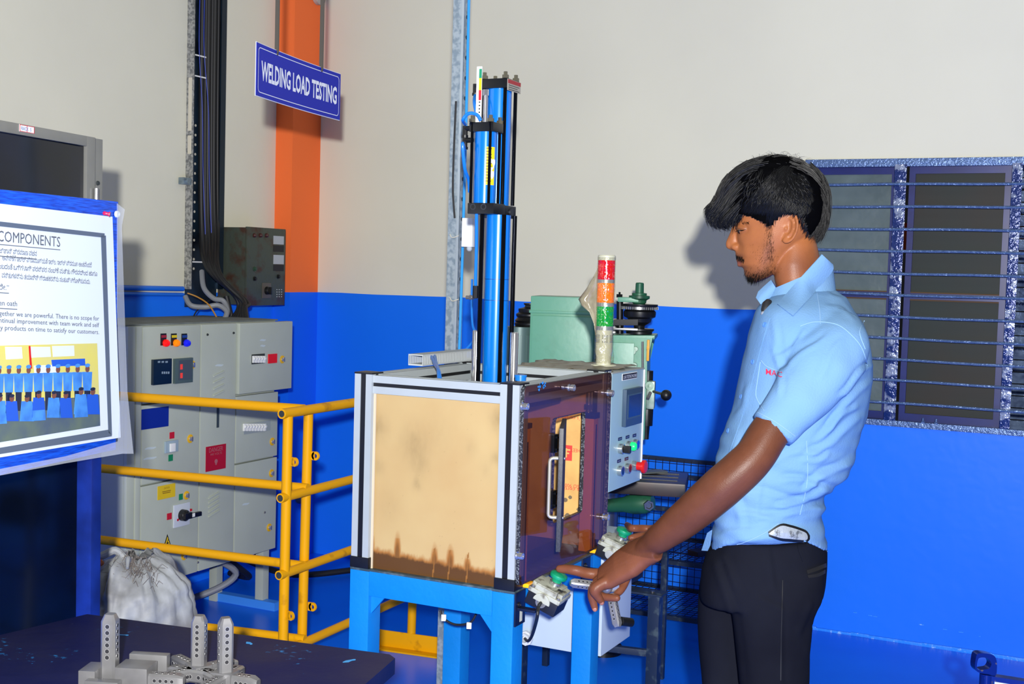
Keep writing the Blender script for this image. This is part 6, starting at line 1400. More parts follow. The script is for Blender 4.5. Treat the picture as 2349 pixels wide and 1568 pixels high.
# trunk core that carries neck and arms (inside the shirt)
shL, shR = lp(1915, 790, 2.585), lp(1885, 790, 2.86)
limb(w, [(lp(1850, 690), .055), (lp(1850, 800), .075), (lp(1830, 960), .080), (lp(1790, 1150), .085), (lp(1770, 1260), .085)], 24, 5)
limb(w, [(lp(1860, 720), .045), (shL, .048)], 20, 4); limb(w, [(lp(1860, 720), .045), (shR, .048)], 20, 4)
# ------------------------------------------------------------------ left (near) arm
def arm(pts, n=28): limb(w, [(lp(x, y, D), h*D/F) for x, y, D, h in pts], n, 6)
arm([(1915, 795, 2.585, 52), (1850, 890, 2.52, 50), (1771, 984, 2.50, 46), (1735, 1041, 2.49, 46), (1702, 1076, 2.49, 48), (1657, 1116, 2.50, 49), (1618, 1150, 2.52, 47), (1567, 1193, 2.55, 42), (1519, 1230, 2.58, 34), (1492, 1250, 2.605, 27), (1462, 1270, 2.635, 20)])
mush = LN(.004, .004, .0535); tipI = mush+V((-.002, -.002, .0085))
# palm: two overlapping flattened masses
def L_(x, y, D): return lp(x, y, D)
def palm(pts, n=28):
    R = []
    for (a, b, th) in pts:      # a = upper/far edge point, b = lower/near edge point, th = half thickness
        c = (a+b)/2; A = (a-b)/2; v = c-CAM; t_ = V((1, 0, 0)); R.append((c, A, th))
    out = []
    for i, (c, A, th) in enumerate(R):
        c0 = R[max(i-1, 0)][0]; c1 = R[min(i+1, len(R)-1)][0]; d = (c1-c0).normalized(); B = d.cross(A).normalized()*th; out.append((c, A, B))
    loft(w, out, n, ex=2.4)
palm([(L_(1508, 1224, 2.60), L_(1510, 1286, 2.585), .020), (L_(1478, 1228, 2.63), L_(1484, 1298, 2.60), .021), (L_(1450, 1243, 2.66), L_(1455, 1320, 2.605), .021), (L_(1420, 1266, 2.68), L_(1425, 1333, 2.615), .020), (L_(1395, 1290, 2.70), L_(1398, 1346, 2.625), .018), (L_(1380, 1304, 2.705), L_(1376, 1350, 2.635), .015)])
def fing(pts): limb(w, [(p, r) for p, r in pts], 16, 5)
fing([(L_(1412, 1296, 2.69), .0125), (L_(1384, 1314, 2.70), .0128), (L_(1352, 1315, 2.705), .0125), (L_(1322, 1308, 2.70), .0116), (tipI.lerp(L_(1322, 1308, 2.70), .42)+Z_*.001, .0104), (tipI, .0086)])
fing([(L_(1400, 1315, 2.68), .012), (L_(1370, 1336, 2.685), .0122), (L_(1368, 1358, 2.69), .0102), (L_(1386, 1368, 2.675), .0092), (L_(1416, 1371, 2.66), .0080)])
fing([(L_(1402, 1322, 2.66), .012), (L_(1366, 1344, 2.665), .0122), (L_(1358, 1364, 2.67), .0100), (L_(1362, 1384, 2.672), .0085), (L_(1365, 1396, 2.672), .0072)])
fing([(L_(1404, 1326, 2.64), .012), (L_(1370, 1346, 2.635), .0130), (L_(1365, 1355, 2.635), .0125), (L_(1372, 1368, 2.64), .0095), (L_(1380, 1380, 2.645), .0076)])
fing([(L_(1455, 1285, 2.68), .014), (L_(1440, 1312, 2.70), .0125), (L_(1432, 1335, 2.695), .0108), (L_(1424, 1352, 2.68), .0092), (L_(1414, 1362, 2.672), .0078)])
# tendons on the back of the hand
limb(w, [(L_(1465, 1264, 2.605), .004), (L_(1430, 1292, 2.632), .0048), (L_(1390, 1327, 2.64), .0085)], 10, 4)
limb(w, [(L_(1468, 1250, 2.61), .004), (L_(1428, 1276, 2.645), .0058), (L_(1392, 1308, 2.67), .0080)], 10, 4)
# ------------------------------------------------------------------ right (far) arm, reaching behind the left one
mushF = LF(.004, .004, .0535); tipR = mushF+V((.004, .0, .0085))
arm([(1885, 800, 2.86, 48), (1800, 930, 2.92, 44), (1705, 1065, 2.98, 42), (1660, 1105, 3.0, 40), (1600, 1160, 3.0, 35), (1555, 1196, 3.0, 28), (1528, 1214, 2.99, 25)])
palm([(L_(1535, 1200, 3.0), L_(1535, 1235, 2.97), .016), (L_(1510, 1203, 3.01), L_(1508, 1246, 2.96), .014), (L_(1488, 1207, 3.01), L_(1486, 1250, 2.95), .012)])
fing([(L_(1500, 1214, 3.0), .0105), (L_(1474, 1212, 3.0), .0100), (L_(1450, 1211, 2.99), .0092), (tipR.lerp(L_(1450, 1211, 2.99), .45), .0085), (tipR, .0072)])
fing([(L_(1498, 1226, 2.97), .0102), (L_(1478, 1228, 2.97), .0095), (L_(1460, 1230, 2.96), .0085), (L_(1446, 1233, 2.955), .0072)])
fing([(L_(1496, 1238, 2.95), .0100), (L_(1474, 1240, 2.95), .0092), (L_(1456, 1243, 2.94), .0080), (L_(1444, 1246, 2.94), .0070)])
fing([(L_(1498, 1248, 2.94), .0095), (L_(1478, 1254, 2.93), .0085), (L_(1464, 1262, 2.93), .0072), (L_(1456, 1270, 2.93), .0062)])
fing([(L_(1515, 1240, 2.95), .011), (L_(1510, 1264, 2.93), .0098), (L_(1502, 1280, 2.92), .0085), (L_(1497, 1290, 2.915), .0072)])
body = remesh(w, .0024, 7, .5)
skin = bpy.data.materials.new('brown_skin'); skin.use_nodes = True; nt = skin.node_tree; b = nt.nodes['Principled BSDF']
a_ = nt.nodes.new('ShaderNodeAttribute'); a_.attribute_name = 'tone'; n_ = nt.nodes.new('ShaderNodeTexNoise'); n_.inputs['Scale'].default_value = 26; n_.inputs['Detail'].default_value = 6
tc = nt.nodes.new('ShaderNodeTexCoord'); nt.links.new(tc.outputs['Object'], n_.inputs[0]); r_ = nt.nodes.new('ShaderNodeValToRGB'); r_.color_ramp.elements[0].color = (.86, .82, .8, 1); r_.color_ramp.elements[1].color = (1.08, 1.05, 1.03, 1)
r_.color_ramp.elements[0].position = .3; r_.color_ramp.elements[1].position = .7
mu = nt.nodes.new('ShaderNodeMix'); mu.data_type = 'RGBA'; mu.blend_type = 'MULTIPLY'; mu.inputs[0].default_value = 1; nt.links.new(n_.outputs[0], r_.inputs[0]); nt.links.new(a_.outputs['Color'], mu.inputs[6]); nt.links.new(r_.outputs[0], mu.inputs[7]); nt.links.new(mu.outputs[2], b.inputs['Base Color'])
b.inputs['Roughness'].default_value = .42; b.inputs['Specular IOR Level'].default_value = .20; b.inputs['Subsurface Weight'].default_value = .0
n2_ = nt.nodes.new('ShaderNodeTexNoise'); n2_.inputs['Scale'].default_value = 420; bp = nt.nodes.new('ShaderNodeBump'); bp.inputs['Strength'].default_value = .16; bp.inputs['Distance'].default_value = .002; nt.links.new(tc.outputs['Object'], n2_.inputs[0]); nt.links.new(n2_.outputs[0], bp.inputs['Height']); nt.links.new(bp.outputs[0], b.inputs['Normal'])
ca = body.color_attributes.new('tone', 'FLOAT_COLOR', 'POINT'); nV = len(body.vertices); co = np.empty(nV*3, dtype=np.float32); body.vertices.foreach_get('co', co); co = co.reshape(-1, 3).astype(float)
rel = co-np.array(HO); Xs = 790-rel@np.array(fwd)/S_; Ys = 640-rel[:, 2]/S_; lat = rel@np.array(near)
face_c, arm_c, hand_c = np.array(s2l((144, 88, 50))), np.array(s2l((90, 53, 35))), np.array(s2l((108, 64, 44)))
isf = 1/(1+np.exp((Ys-1050)/60)); col = arm_c*(1-isf[:, None])+face_c*isf[:, None]
neck_c = np.array(s2l((112, 68, 48))); nk = np.clip((Xs-640)/200, 0, 1)*np.clip((Ys-720)/200, 0, 1)*isf; col = col*(1-nk[:, None])+neck_c*nk[:, None]
def gg(v, m, s_): return np.exp(-((v-m)/s_)**2)
lips = gg(Xs, 444, 24)*gg(Ys, 895, 18)*(np.abs(lat) < .022); col = col*(1-.6*lips[:, None])+np.array(s2l((140, 76, 74)))*.6*lips[:, None]
bd2 = np.clip(gg(Xs, 560, 110)*gg(Ys, 980, 55)+gg(Xs, 640, 40)*gg(Ys, 850, 150)*.7+gg(Xs, 440, 40)*gg(Ys, 848, 18), 0, 1)*(Ys > 560); col = col*(1-.42*bd2[:, None])+np.array(s2l((50, 36, 32)))*.42*bd2[:, None]
sock = gg(Xs, 450, 46)*gg(Ys, 655, 26)*isf; col = col*(1-.30*sock[:, None])  # eye socket shading multiplied into the skin colour
dn = np.linalg.norm(co-np.array(tipI), axis=1); col = np.where((co[:, 2] < .86)[:, None] & (co[:, 0] < -.75)[:, None], hand_c, col)
cc_ = np.ones((nV, 4), dtype=np.float32); cc_[:, :3] = col; ca.data.foreach_set('color', cc_.ravel())
bo = put(body, 'body', skin, per)
# nails
nailm = M('finger_nail', (150, 98, 78), .3)
for p, q, r, side in ((tipI, L_(1322, 1308, 2.70), .0078, Z_), (tipR, L_(1450, 1211, 2.99), .0072, Z_), (L_(1380, 1380, 2.645), L_(1372, 1368, 2.64), .0076, near), (L_(1365, 1396, 2.672), L_(1362, 1384, 2.672), .0072, near), (L_(1497, 1290, 2.915), L_(1502, 1280, 2.92), .0072, near)):
    d = (p-q).normalized(); s1 = (side-side.dot(d)*d).normalized(); w = MB(); w.sph(p-d*.001+s1*r*.62, (.0062, .0052, .0028), fr(d, s1.cross(d), s1), 12, 8); w.build('finger_nail', nailm, bo)
# eye
eyew = M('eye_white', (96, 78, 66), .5); irism = M('dark_iris', (22, 14, 10), .15)
for s_ in (-1, 1):
    c = hd(458, 662, .0300*s_); w = MB(); w.sph(c, .0100); ey = w.build('eyeball', eyew, bo)
    dgz = (fwd*.82+Z_*-.52+near*s_*.12).normalized(); w = MB(); w.sph(c+dgz*.0052, .0062); w.build('iris', irism, ey)
# ------------------------------------------------------------------ facial hair, brows, lashes
hairm = M('glossy_black_hair', (7, 7, 8), .36, 0, spec=.30); bdm = M('beard_hair', (10, 8, 7), .7, 0, spec=.03)
random.seed(21)
def strand(w, pts, r, seg=3):
    n = len(pts); w.tube(pts, [r*(1-.8*(i/(n-1))**2) for i in range(n)], seg, cap=False)
bvb = BVHTree.FromPolygons([v.co+wm(bo).translation for v in body.vertices], [p.vertices[:] for p in body.polygons])
def onhead(X, Y, s_):
    o = hd(X, Y, s_*.2); h = bvb.ray_cast(o, -near*s_, .25); return (h[0], h[1]) if h[0] else (None, None)
def patch(w, n, samp, dirf, L, r):
    for _ in range(n):
        X, Y = samp(); s_ = 1 if random.random() < .62 else -1
        p, nn = onhead(X, Y, s_)
        if p is None: continue
        dx, dy = dirf(X, Y); d = (fwd*-dx+Z_*-dy+nn*random.uniform(.15, .5)+near*random.uniform(-.2, .2)).normalized(); l = L*random.uniform(.5, 1.2)
        strand(w, [p-nn*.0006, p+d*l*.5, p+(d+V((0, 0, -.25)))*l], r)
w = MB()
patch(w, 700, lambda: (random.gauss(550, 48), random.gauss(996, 22)), lambda X, Y: (-.2, 1), .007, .00024)      # chin
patch(w, 260, lambda: (random.gauss(520, 26), random.gauss(1012, 12)), lambda X, Y: (-.1, 1), .009, .00028)
patch(w, 420, lambda: (lambda t: (700-t*120+random.gauss(0, 26), 900+t*90+random.gauss(0, 22)))(random.random()), lambda X, Y: (-.5, .9), .004, .0002)
patch(w, 520, lambda: (lambda t: (646+random.gauss(0, 15)+t*18, 600+t*270))(random.random()), lambda X, Y: (-.1, 1), .005, .00022)   # sideburn
patch(w, 160, lambda: (600+random.gauss(0, 30), 850+random.gauss(0, 40)), lambda X, Y: (-.3, 1), .0035, .00018)
w.build('beard', bdm, bo)
w = MB(); patch(w, 320, lambda: (lambda t: (412+t*66, 846+t*26+random.gauss(0, 9)))(random.random()), lambda X, Y: (.35, 1), .006, .00028)
w.build('moustache', bdm, bo)
w = MB(); patch(w, 900, lambda: (lambda t: (404+t*92, 610-t*2+random.gauss(0, 4.5)))(random.random()), lambda X, Y: (1, .12), .006, .00045); w.build('eyebrow', bdm, bo)
w = MB()
for s_ in (-1, 1):
    for k in range(26):
        t = k/25; p = hd(430+t*52, 661-6*sin(t*3)-t*4, s_*(.027+.018*t)); strand(w, [p, p+fwd*.005-Z_*.003+near*s_*.001, p+fwd*.0085-Z_*.0045+near*s_*.002], .00045)
    w.tube(spl([hd(426, 659, s_*.026), hd(436, 656, s_*.033), hd(455, 654, s_*.038), hd(484, 658, s_*.0445)], 4), .0011, 6)
w.build('eyelashes', bdm, bo)
# ------------------------------------------------------------------ hair: cap plus strands along hand-drawn flow lines
def inpoly(x, y, P):
    c = False; j = len(P)-1
    for i in range(len(P)):
        if (P[i][1] > y) != (P[j][1] > y) and x < (P[j][0]-P[i][0])*(y-P[i][1])/(P[j][1]-P[i][1])+P[i][0]: c = not c
        j = i
    return c
hline = [(300, 100), (1100, 100), (1100, 700), (985, 735), (925, 705), (890, 640), (872, 600), (840, 560), (800, 540), (740, 545), (715, 570), (690, 600), (650, 640), (630, 610), (590, 585), (520, 560), (455, 545), (380, 560), (300, 560)]
w = MB(); vmap = {}
rows2 = []
for j in range(0, 112):
    Y = 162+(760-162)*j/111; f_, b_ = itp(front, Y), itp(back, Y); c = (f_+b_)/2; a = (b_-f_)/2; r = []
    for k in range(96):
        th = 2*pi*k/96; ct, st = cos(th), sin(th); x = -math.copysign(abs(ct)**(2/2.2), ct); y = math.copysign(abs(st)**(2/2.2), st)
        X = c+a*x; lat_ = itp(wid, Y)*y*(1+(.22 if x < 0 else .02)*min(x, 0)*(.4))
        if inpoly(X, Y, hline):
            nX, nY, nL = (X-700)/330, (Y-440)/330, lat_/.09; ln = math.sqrt(nX*nX+nY*nY+nL*nL); th_ = .012*min(1, max(.25, (760-Y)/160))
            if x < -.4: th_ *= .8
            nz = 1+.25*noise.noise(V((X*.02, Y*.02, lat_*60)))
            p = hd(X, Y, lat_)+(fwd*-nX+Z_*-nY+near*nL)/ln*th_*nz; r.append(w.bm.verts.new(p))
        else: r.append(None)
    rows2.append(r)
for a, b in zip(rows2, rows2[1:]):
    for k in range(96):
        q = (a[k], a[(k+1) % 96], b[(k+1) % 96], b[k])
        if all(q): w.bm.faces.new(q).smooth = True
top_ring = [v for v in rows2[0] if v]
if len(top_ring) > 2: w.bm.faces.new(top_ring[::-1])
hair = w.build('hair', M('black_hair_base', (3, 3, 4), .8, spec=.02), per, sharp=0)
def gp_(g): return [V((x, y, 0)) for x, y in g]
G = [[(700, 112), (520, 142), (400, 205), (310, 300), (268, 400), (232, 470), (196, 500), (198, 560), (232, 628)],
     [(710, 130), (540, 180), (420, 260), (340, 360), (290, 440), (240, 510), (222, 560), (235, 610), (262, 646)],
     [(740, 150), (600, 230), (480, 320), (400, 410), (350, 480), (300, 540), (270, 590), (280, 630), (312, 652)],
     [(760, 165), (640, 260), (530, 350), (450, 430), (400, 490), (360, 540), (340, 580), (345, 610), (372, 632)],
     [(780, 180), (670, 290), (570, 380), (500, 450), (460, 500), (440, 540), (430, 570), (415, 592), (402, 610)]]
Sg = [[(765, 180), (655, 285), (565, 385), (505, 455), (468, 505), (452, 548)],
      [(780, 185), (690, 300), (610, 400), (550, 470), (510, 520), (490, 560)],
      [(800, 190), (720, 320), (650, 430), (600, 500), (575, 560), (572, 590)],
      [(810, 190), (750, 330), (700, 440), (665, 520), (650, 590), (648, 665)],
      [(820, 190), (800, 330), (765, 440), (735, 510), (715, 550), (705, 580)],
      [(850, 200), (860, 340), (850, 440), (830, 500), (810, 540), (800, 560)],
      [(870, 205), (915, 330), (925, 450), (900, 540), (875, 600), (868, 650)],
      [(890, 205), (960, 330), (985, 460), (965, 580), (930, 670), (905, 725)],
      [(890, 180), (985, 280), (1030, 430), (1030, 580), (1000, 680), (965, 745)],
      [(880, 160), (990, 262), (1048, 400), (1052, 560), (1035, 660), (1005, 748)]]
def hlat(X, Y): return hsurf(min(max(X, itp(front, Y)+8), itp(back, Y)-8), Y)
w = MB(); random.seed(31)
GP = [spl(gp_(g), 2) for g in G]; SP = [spl(gp_(g), 3) for g in Sg]
for _ in range(3400):                            # crown to fringe
    u = random.random()*(len(G)-1)*.999; i = int(u); t = u-i; L0 = random.uniform(-1, 1); wv = random.uniform(-1, 1)*20; ph_ = random.uniform(0, 6); clump = math.floor(u*3+L0*2)*1.7; cut = random.uniform(.74, .90)+.10*(.5+.5*sin(clump*3.1)); st_ = random.uniform(0, .5)
    pts = []; m_ = len(GP[0]); jx, jy = random.gauss(0, 7)+13*sin(clump), random.gauss(0, 7)+12*cos(clump*1.3)
    for k in range(m_):
        f_ = k/(m_-1)
        if f_ < st_ or f_ > cut: continue
        p = GP[i][k].lerp(GP[i+1][k], t); X = p.x+jx+wv*sin(f_*5+ph_)*f_; Y = p.y+jy+wv*cos(f_*5+ph_)*f_*.6
        wL = .066*(1-.25*f_)+.004*sin(ph_+f_*6); Y += (abs(L0)**2.2)*70*(1-f_)+abs(L0)**2*14; X += abs(L0)**2*30*f_
        pts.append(hd(X, Y, L0*wL))
    if len(pts) > 3: strand(w, pts, random.uniform(.0005, .0011))
for _ in range(6000):                            # sides and back
    u = random.random()*(len(Sg)-1)*.999; i = int(u); t = u-i; s_ = 1 if random.random() < .6 else -1; pts = []; m_ = len(SP[0]); jx, jy = random.gauss(0, 7), random.gauss(0, 7); cut = random.uniform(.45, 1.02); st_ = random.uniform(0, cut-.3); dl = random.uniform(.0125, .019); ph_ = random.uniform(0, 6); ls = random.random()
    for k in range(m_):
        f_ = k/(m_-1)
        if f_ < st_ or f_ > cut: continue
        p = SP[i][k].lerp(SP[i+1][k], t); X = p.x+jx+4*sin(f_*7+ph_); Y = p.y+jy
        lt = hlat(X, Y)+dl*(1-.35*f_)
        if i >= 7: lt *= (ls if i == 8 or (i == 7 and t > .5) else 1)   # spread across the back of the head
        pts.append(hd(X, Y, s_*lt))
    if len(pts) > 2: strand(w, pts, random.uniform(.0004, .0009))
for _ in range(900):                             # top, across the crown
    s_ = random.uniform(-1, 1); x0 = random.uniform(520, 930); pts = []; ln = random.uniform(60, 170); up_ = random.uniform(0, 12)
    for k in range(6):
        X = x0-ln*k/5+(0 if x0 < 760 else 2*ln*k/5*.9); ty = itp([(400, 205), (480, 155), (560, 135), (680, 112), (760, 120), (850, 145), (930, 200), (1000, 280), (1060, 400)], X) if X > 400 else 205
        pts.append(hd(X, ty+12-up_+abs(s_)**2.4*85, s_*.064))
    strand(w, pts, random.uniform(.0005, .0011))
for _ in range(190):                             # curling ends of the fringe and side
    t = random.random(); x0, y0 = (205+t*190, 520+t*110+random.gauss(0, 16)); L0 = random.uniform(-.045, .045); r0 = random.uniform(16, 44); a0 = random.uniform(1.2, 2.4); sg = random.choice((-1, -1, 1))
    strand(w, [hd(x0+60-30*t-r0*.2*k+sg*-r0*sin(a0*k/6), y0-60+r0*.35*k+r0*(1-cos(a0*k/6)), L0*(1+.05*k)) for k in range(7)], random.uniform(.0004, .0009))
for _ in range(260):
    x0 = random.uniform(470, 900); y0 = random.uniform(230, 470); pts = []; a0 = random.uniform(-.5, .5)+(x0-690)/300; ln = random.uniform(60, 120); cv = random.uniform(-.6, .6)
    for k in range(6):
        X = x0+ln*k/5*sin(a0+cv*k/5); Y = y0+ln*k/5*cos(a0+cv*k/5)
        if not inpoly(X, Y, hline): break
        pts.append(hd(X, Y, hlat(X, Y)+.0165+.003*sin(k*.7)))
    if len(pts) > 3: strand(w, pts, random.uniform(.0005, .0010))
for _ in range(70):                              # flyaways
    x0 = random.uniform(420, 980); ty = itp([(400, 215), (480, 165), (560, 140), (680, 114), (760, 124), (850, 150), (930, 205), (1000, 290)], x0); d = random.uniform(-50, 50); h_ = random.uniform(6, 30); lt = random.uniform(-.03, .03)
    strand(w, [hd(x0, ty+15, lt), hd(x0-d*.4, ty-h_*.7, lt), hd(x0-d, ty-h_, lt*1.2), hd(x0-d*1.7, ty-h_*.4, lt*1.3)], .0003)
o_ = w.build('hair_strands', hairm, hair, sharp=0); o_['kind'] = 'stuff'
# ------------------------------------------------------------------ shirt
w = MB()
T = [(668, 1778, 1912, .058), (684, 1758, 1935, .10), (705, 1736, 1955, .145), (735, 1726, 1975, .172), (770, 1716, 1990, .182), (815, 1706, 2001, .185), (870, 1694, 2002, .183), (920, 1682, 1995, .178), (970, 1668, 1983, .172), (1020, 1651, 1967, .166), (1060, 1641, 1955, .162), (1092, 1637, 1940, .158), (1116, 1637, 1908, .152), (1135, 1638, 1893, .148), (1160, 1637, 1893, .147), (1182, 1636, 1887, .146), (1208, 1634, 1892, .147), (1235, 1632, 1896, .149), (1262, 1632, 1898, .150)]
R = []
for y, xf, xb, b_ in T: R.append(ringp(y, xf, xb, b_, tilt=(0 if y > 700 else -6)))
# interpolate rings and lift the hem at the sides
n = 72; RR = []; cs = spl([r[0] for r in R], 4); As = spl([r[1] for r in R], 4); Bs = spl([r[2] for r in R], 4); rings = []
for q, (c, A, B) in enumerate(zip(cs, As, Bs)):
    f_ = q/(len(cs)-1); r = []
    for k in range(n):
        t = 2*pi*k/n; ct, st = cos(t), sin(t); ex = 2.25; x = math.copysign(abs(ct)**(2/ex), ct); y = math.copysign(abs(st)**(2/ex), st)
        p = c+A*x+B*y
        lift = max(0, (f_-.80)/.20)*.058*abs(st)**1.6; p = p+Z_*lift
        r.append(w.bm.verts.new(p))
    rings.append(r)
for a, b in zip(rings, rings[1:]):
    for k in range(n): w.bm.faces.new((a[k], a[(k+1) % n], b[(k+1) % n], b[k]))
w.bm.faces.new(rings[0][::-1]); w.bm.faces.new(rings[-1])
def sleeve(pts):
    P = [lp(x, y, D) for x, y, D, h in pts]; out = []
    for i, (x, y, D, h) in enumerate(pts):
        d = (P[min(i+1, len(P)-1)]-P[max(i-1, 0)]).normalized(); v = (P[i]-CAM).normalized(); A = d.cross(v).normalized(); B = A.cross(d).normalized(); out.append((P[i], A*h*D/F, B*h*D/F*.86))
    cs = spl([o[0] for o in out], 5); a2 = spl([o[1] for o in out], 5); b2 = spl([o[2] for o in out], 5); loft(w, list(zip(cs, a2, b2)), 44, ex=2.1)
sleeve([(1925, 742, 2.63, 52), (1918, 790, 2.585, 78), (1888, 838, 2.55, 80), (1853, 888, 2.53, 72), (1812, 938, 2.51, 62), (1771, 988, 2.50, 55)])
sleeve([(1895, 750, 2.83, 52), (1885, 800, 2.87, 74), (1850, 860, 2.89, 70), (1800, 930, 2.92, 62), (1760, 985, 2.94, 54)])
shirt = remesh(w, .0048, 5, .5)
sv = shirt.vertices; nV = len(sv)
shirt.calc_loop_triangles()
co = [v.co.copy() for v in sv]; no = [v.normal.copy() for v in sv]
def pxy(p):
    d = p-CAM; z = d.dot(F_); return 1174.5+F*d.dot(R_)/z, 784-F*d.dot(U_)/z
folds = [ # (x0, y0, x1, y1, width px, height m): creases seen on the shirt, as lines in its side view
 (1850, 1120, 1940, 1060, 9, .010), (1800, 1100, 1905, 1118, 8, .008), (1790, 1165, 1888, 1128, 9, .010), (1760, 1180, 1885, 1168, 8, .009), (1700, 1125, 1850, 1150, 7, .005), (1860, 1040, 1975, 960, 9, .008), (1880, 1000, 1990, 880, 8, .007), (1900, 980, 1960, 930, 7, .006), (1840, 1060, 1900, 1045, 7, .006),
 (1790, 820, 1850, 760, 8, .006), (1800, 850, 1890, 770, 7, .005), (1780, 800, 1790, 900, 7, .005), (1770, 740, 1800, 850, 8, .004), (1900, 700, 1960, 730, 7, .003), (1905, 670, 1960, 700, 6, .003), (1700, 1180, 1790, 1190, 7, .005), (1660, 1060, 1700, 1200, 10, .005), (1690, 950, 1720, 890, 8, .004), (1730, 1090, 1830, 1030, 8, .005), (1880, 860, 1930, 780, 8, .003), (1930, 900, 1995, 840, 6, .008), (1650, 1230, 1760, 1200, 7, .003), (1690, 1000, 1680, 1150, 9, .004), (1750, 1010, 1740, 1180, 9, .003)]
for i in range(nV):
    p, nn = co[i], no[i]; x, y = pxy(p); d = .0016*noise.noise(p*26)+.0032*noise.noise(V((p.x*9, p.y*9, p.z*16)))
    if nn.dot(near) > -.2:
        for x0, y0, x1, y1, wd, h_ in folds:
            dx, dy = x1-x0, y1-y0; L2 = dx*dx+dy*dy; t = ((x-x0)*dx+(y-y0)*dy)/L2
            if -.15 < t < 1.15:
                dist = ((x-x0)*dy-(y-y0)*dx)/math.sqrt(L2)+5*sin(t*5+x0)
                if abs(dist) < wd*3: e = max(0, min(1, (t+.15)*5, (1.15-t)*5)); d += h_*.62*e*(math.exp(-(dist/wd)**2)-.8*math.exp(-((dist-wd*1.3)/(wd*.8))**2))
    d += .0016*sin(p.z*150+p.x*40+3*noise.noise(p*7))*max(0, min(1, (1.16-p.z)/.1)) if p.z < 1.16 else 0
    if y > 1245: d *= .4
    sv[i].co = p+nn*d
cloth = M('light_blue_shirt_cloth', (106, 142, 178), .85, 0, col2=(96, 134, 174), vs_=5, bump=.2, bs=260, spec=.05)
so = put(shirt, 'shirt', cloth, per, 'light blue short-sleeved shirt')
bvs = BVHTree.FromPolygons([v.co+wm(so).translation for v in shirt.vertices], [p.vertices[:] for p in shirt.polygons])
def hit(x, y, off=.0015, bv=None):
    d = (F_*F+R_*(x-1174.5)-U_*(y-784)).normalized(); h = (bv or bvs).ray_cast(CAM, d, 6)
    return (h[0]-d*off, h[1]) if h[0] else (lp(x, y), -d)
def patchon(name, rows_, mat, par, off=.0015, thick=.0014, label=None, bv=None, sub=9):
    """cloth piece laid on the surface below: rows_ of pixel points, each row the same length"""
    w = MB(); Rw = [[V((x, y, 0)) for x, y in r] for r in rows_]; Rw = [spl(r, sub) for r in Rw]; cols_ = [spl([r[k] for r in Rw], sub) for k in range(len(Rw[0]))]
    nc, nr = len(cols_), len(cols_[0]); P = []
    for k in range(nc):
        for j in range(nr): P.append(hit(cols_[k][j].x, cols_[k][j].y, off, bv)[0])
    vv = w.add(P, [(k*nr+j, (k+1)*nr+j, (k+1)*nr+j+1, k*nr+j+1) for k in range(nc-1) for j in range(nr-1)], 0, True)
    solid(w.bm, thick); return w.build(name, mat, par, label, sharp=50)
# placket, pocket, seams, buttons
patchon('placket', [[(1752, 722), (1734, 780), (1716, 840), (1702, 900), (1684, 960), (1666, 1010), (1652, 1060), (1646, 1100)], [(1766, 728), (1748, 786), (1732, 846), (1716, 906), (1698, 966), (1680, 1016), (1666, 1066), (1658, 1106)]], cloth, so, .0022, .0014)
butm = M('blue_shirt_button', (80, 130, 200), .3); butd = M('button_hole_blue', (40, 80, 150), .5)
for x, y in ((1754, 744), (1726, 829), (1699, 909), (1669, 987)):
    p, nn = hit(x, y, .003); w = MB(); w.lathe(p, nn, [(-.001, .0055), (.0012, .0055), (.0014, .004), (.0008, .003), (.0008, .001)], 16); w.build('button', butm, so)
# embroidered lettering on the pocket
red_t = M('red_embroidery', (206, 30, 66), .7)
tx = text('MAC', V((0, 0, 0)), X_, Y_, red_t, so, name='embroidered_letters', h=.70, bold=.003, depth=0)
inv = wm(so).inverted(); fw2 = wm(so); xs = [(fw2@v.co).x for v in tx.data.vertices]; xm0, xm1 = min(xs), max(xs)
for v in tx.data.vertices:
    q = fw2@v.co; u = (q.x-xm0)/(xm1-xm0); v_ = q.y/.7
    X = 1757+37*u; Y = 858+7*u-13*v_; v.co = inv@hit(X, Y, .0058)[0]
# stitched seams: yoke, armhole, hem and cuff
seam = M('seam_stitch', (126, 160, 194), .9, spec=.02)
def seamline(pts, r=.0009, off=.0012):
    P = [hit(p.x, p.y, off)[0] for p in spl([V((x, y, 0)) for x, y in pts], 6)]; w = MB(); w.tube(P, r, 6); w.build('seam', seam, so)
seamline([(1874, 672), (1880, 710), (1882, 742)]); seamline([(1835, 748), (1870, 738), (1920, 744), (1955, 770), (1978, 800), (1990, 838)]); seamline([(1983, 735), (1972, 762), (1985, 800)])
seamline([(1738, 945), (1780, 968), (1824, 1000)]); seamline([(1850, 1010), (1852, 1100), (1835, 1180)])
seamline([(1650, 1255), (1700, 1246), (1750, 1224), (1786, 1200)])
seamline([(1746, 826), (1756, 838), (1772, 846), (1790, 852)]); seamline([(1744, 830), (1738, 870), (1734, 905), (1742, 925), (1752, 940)])
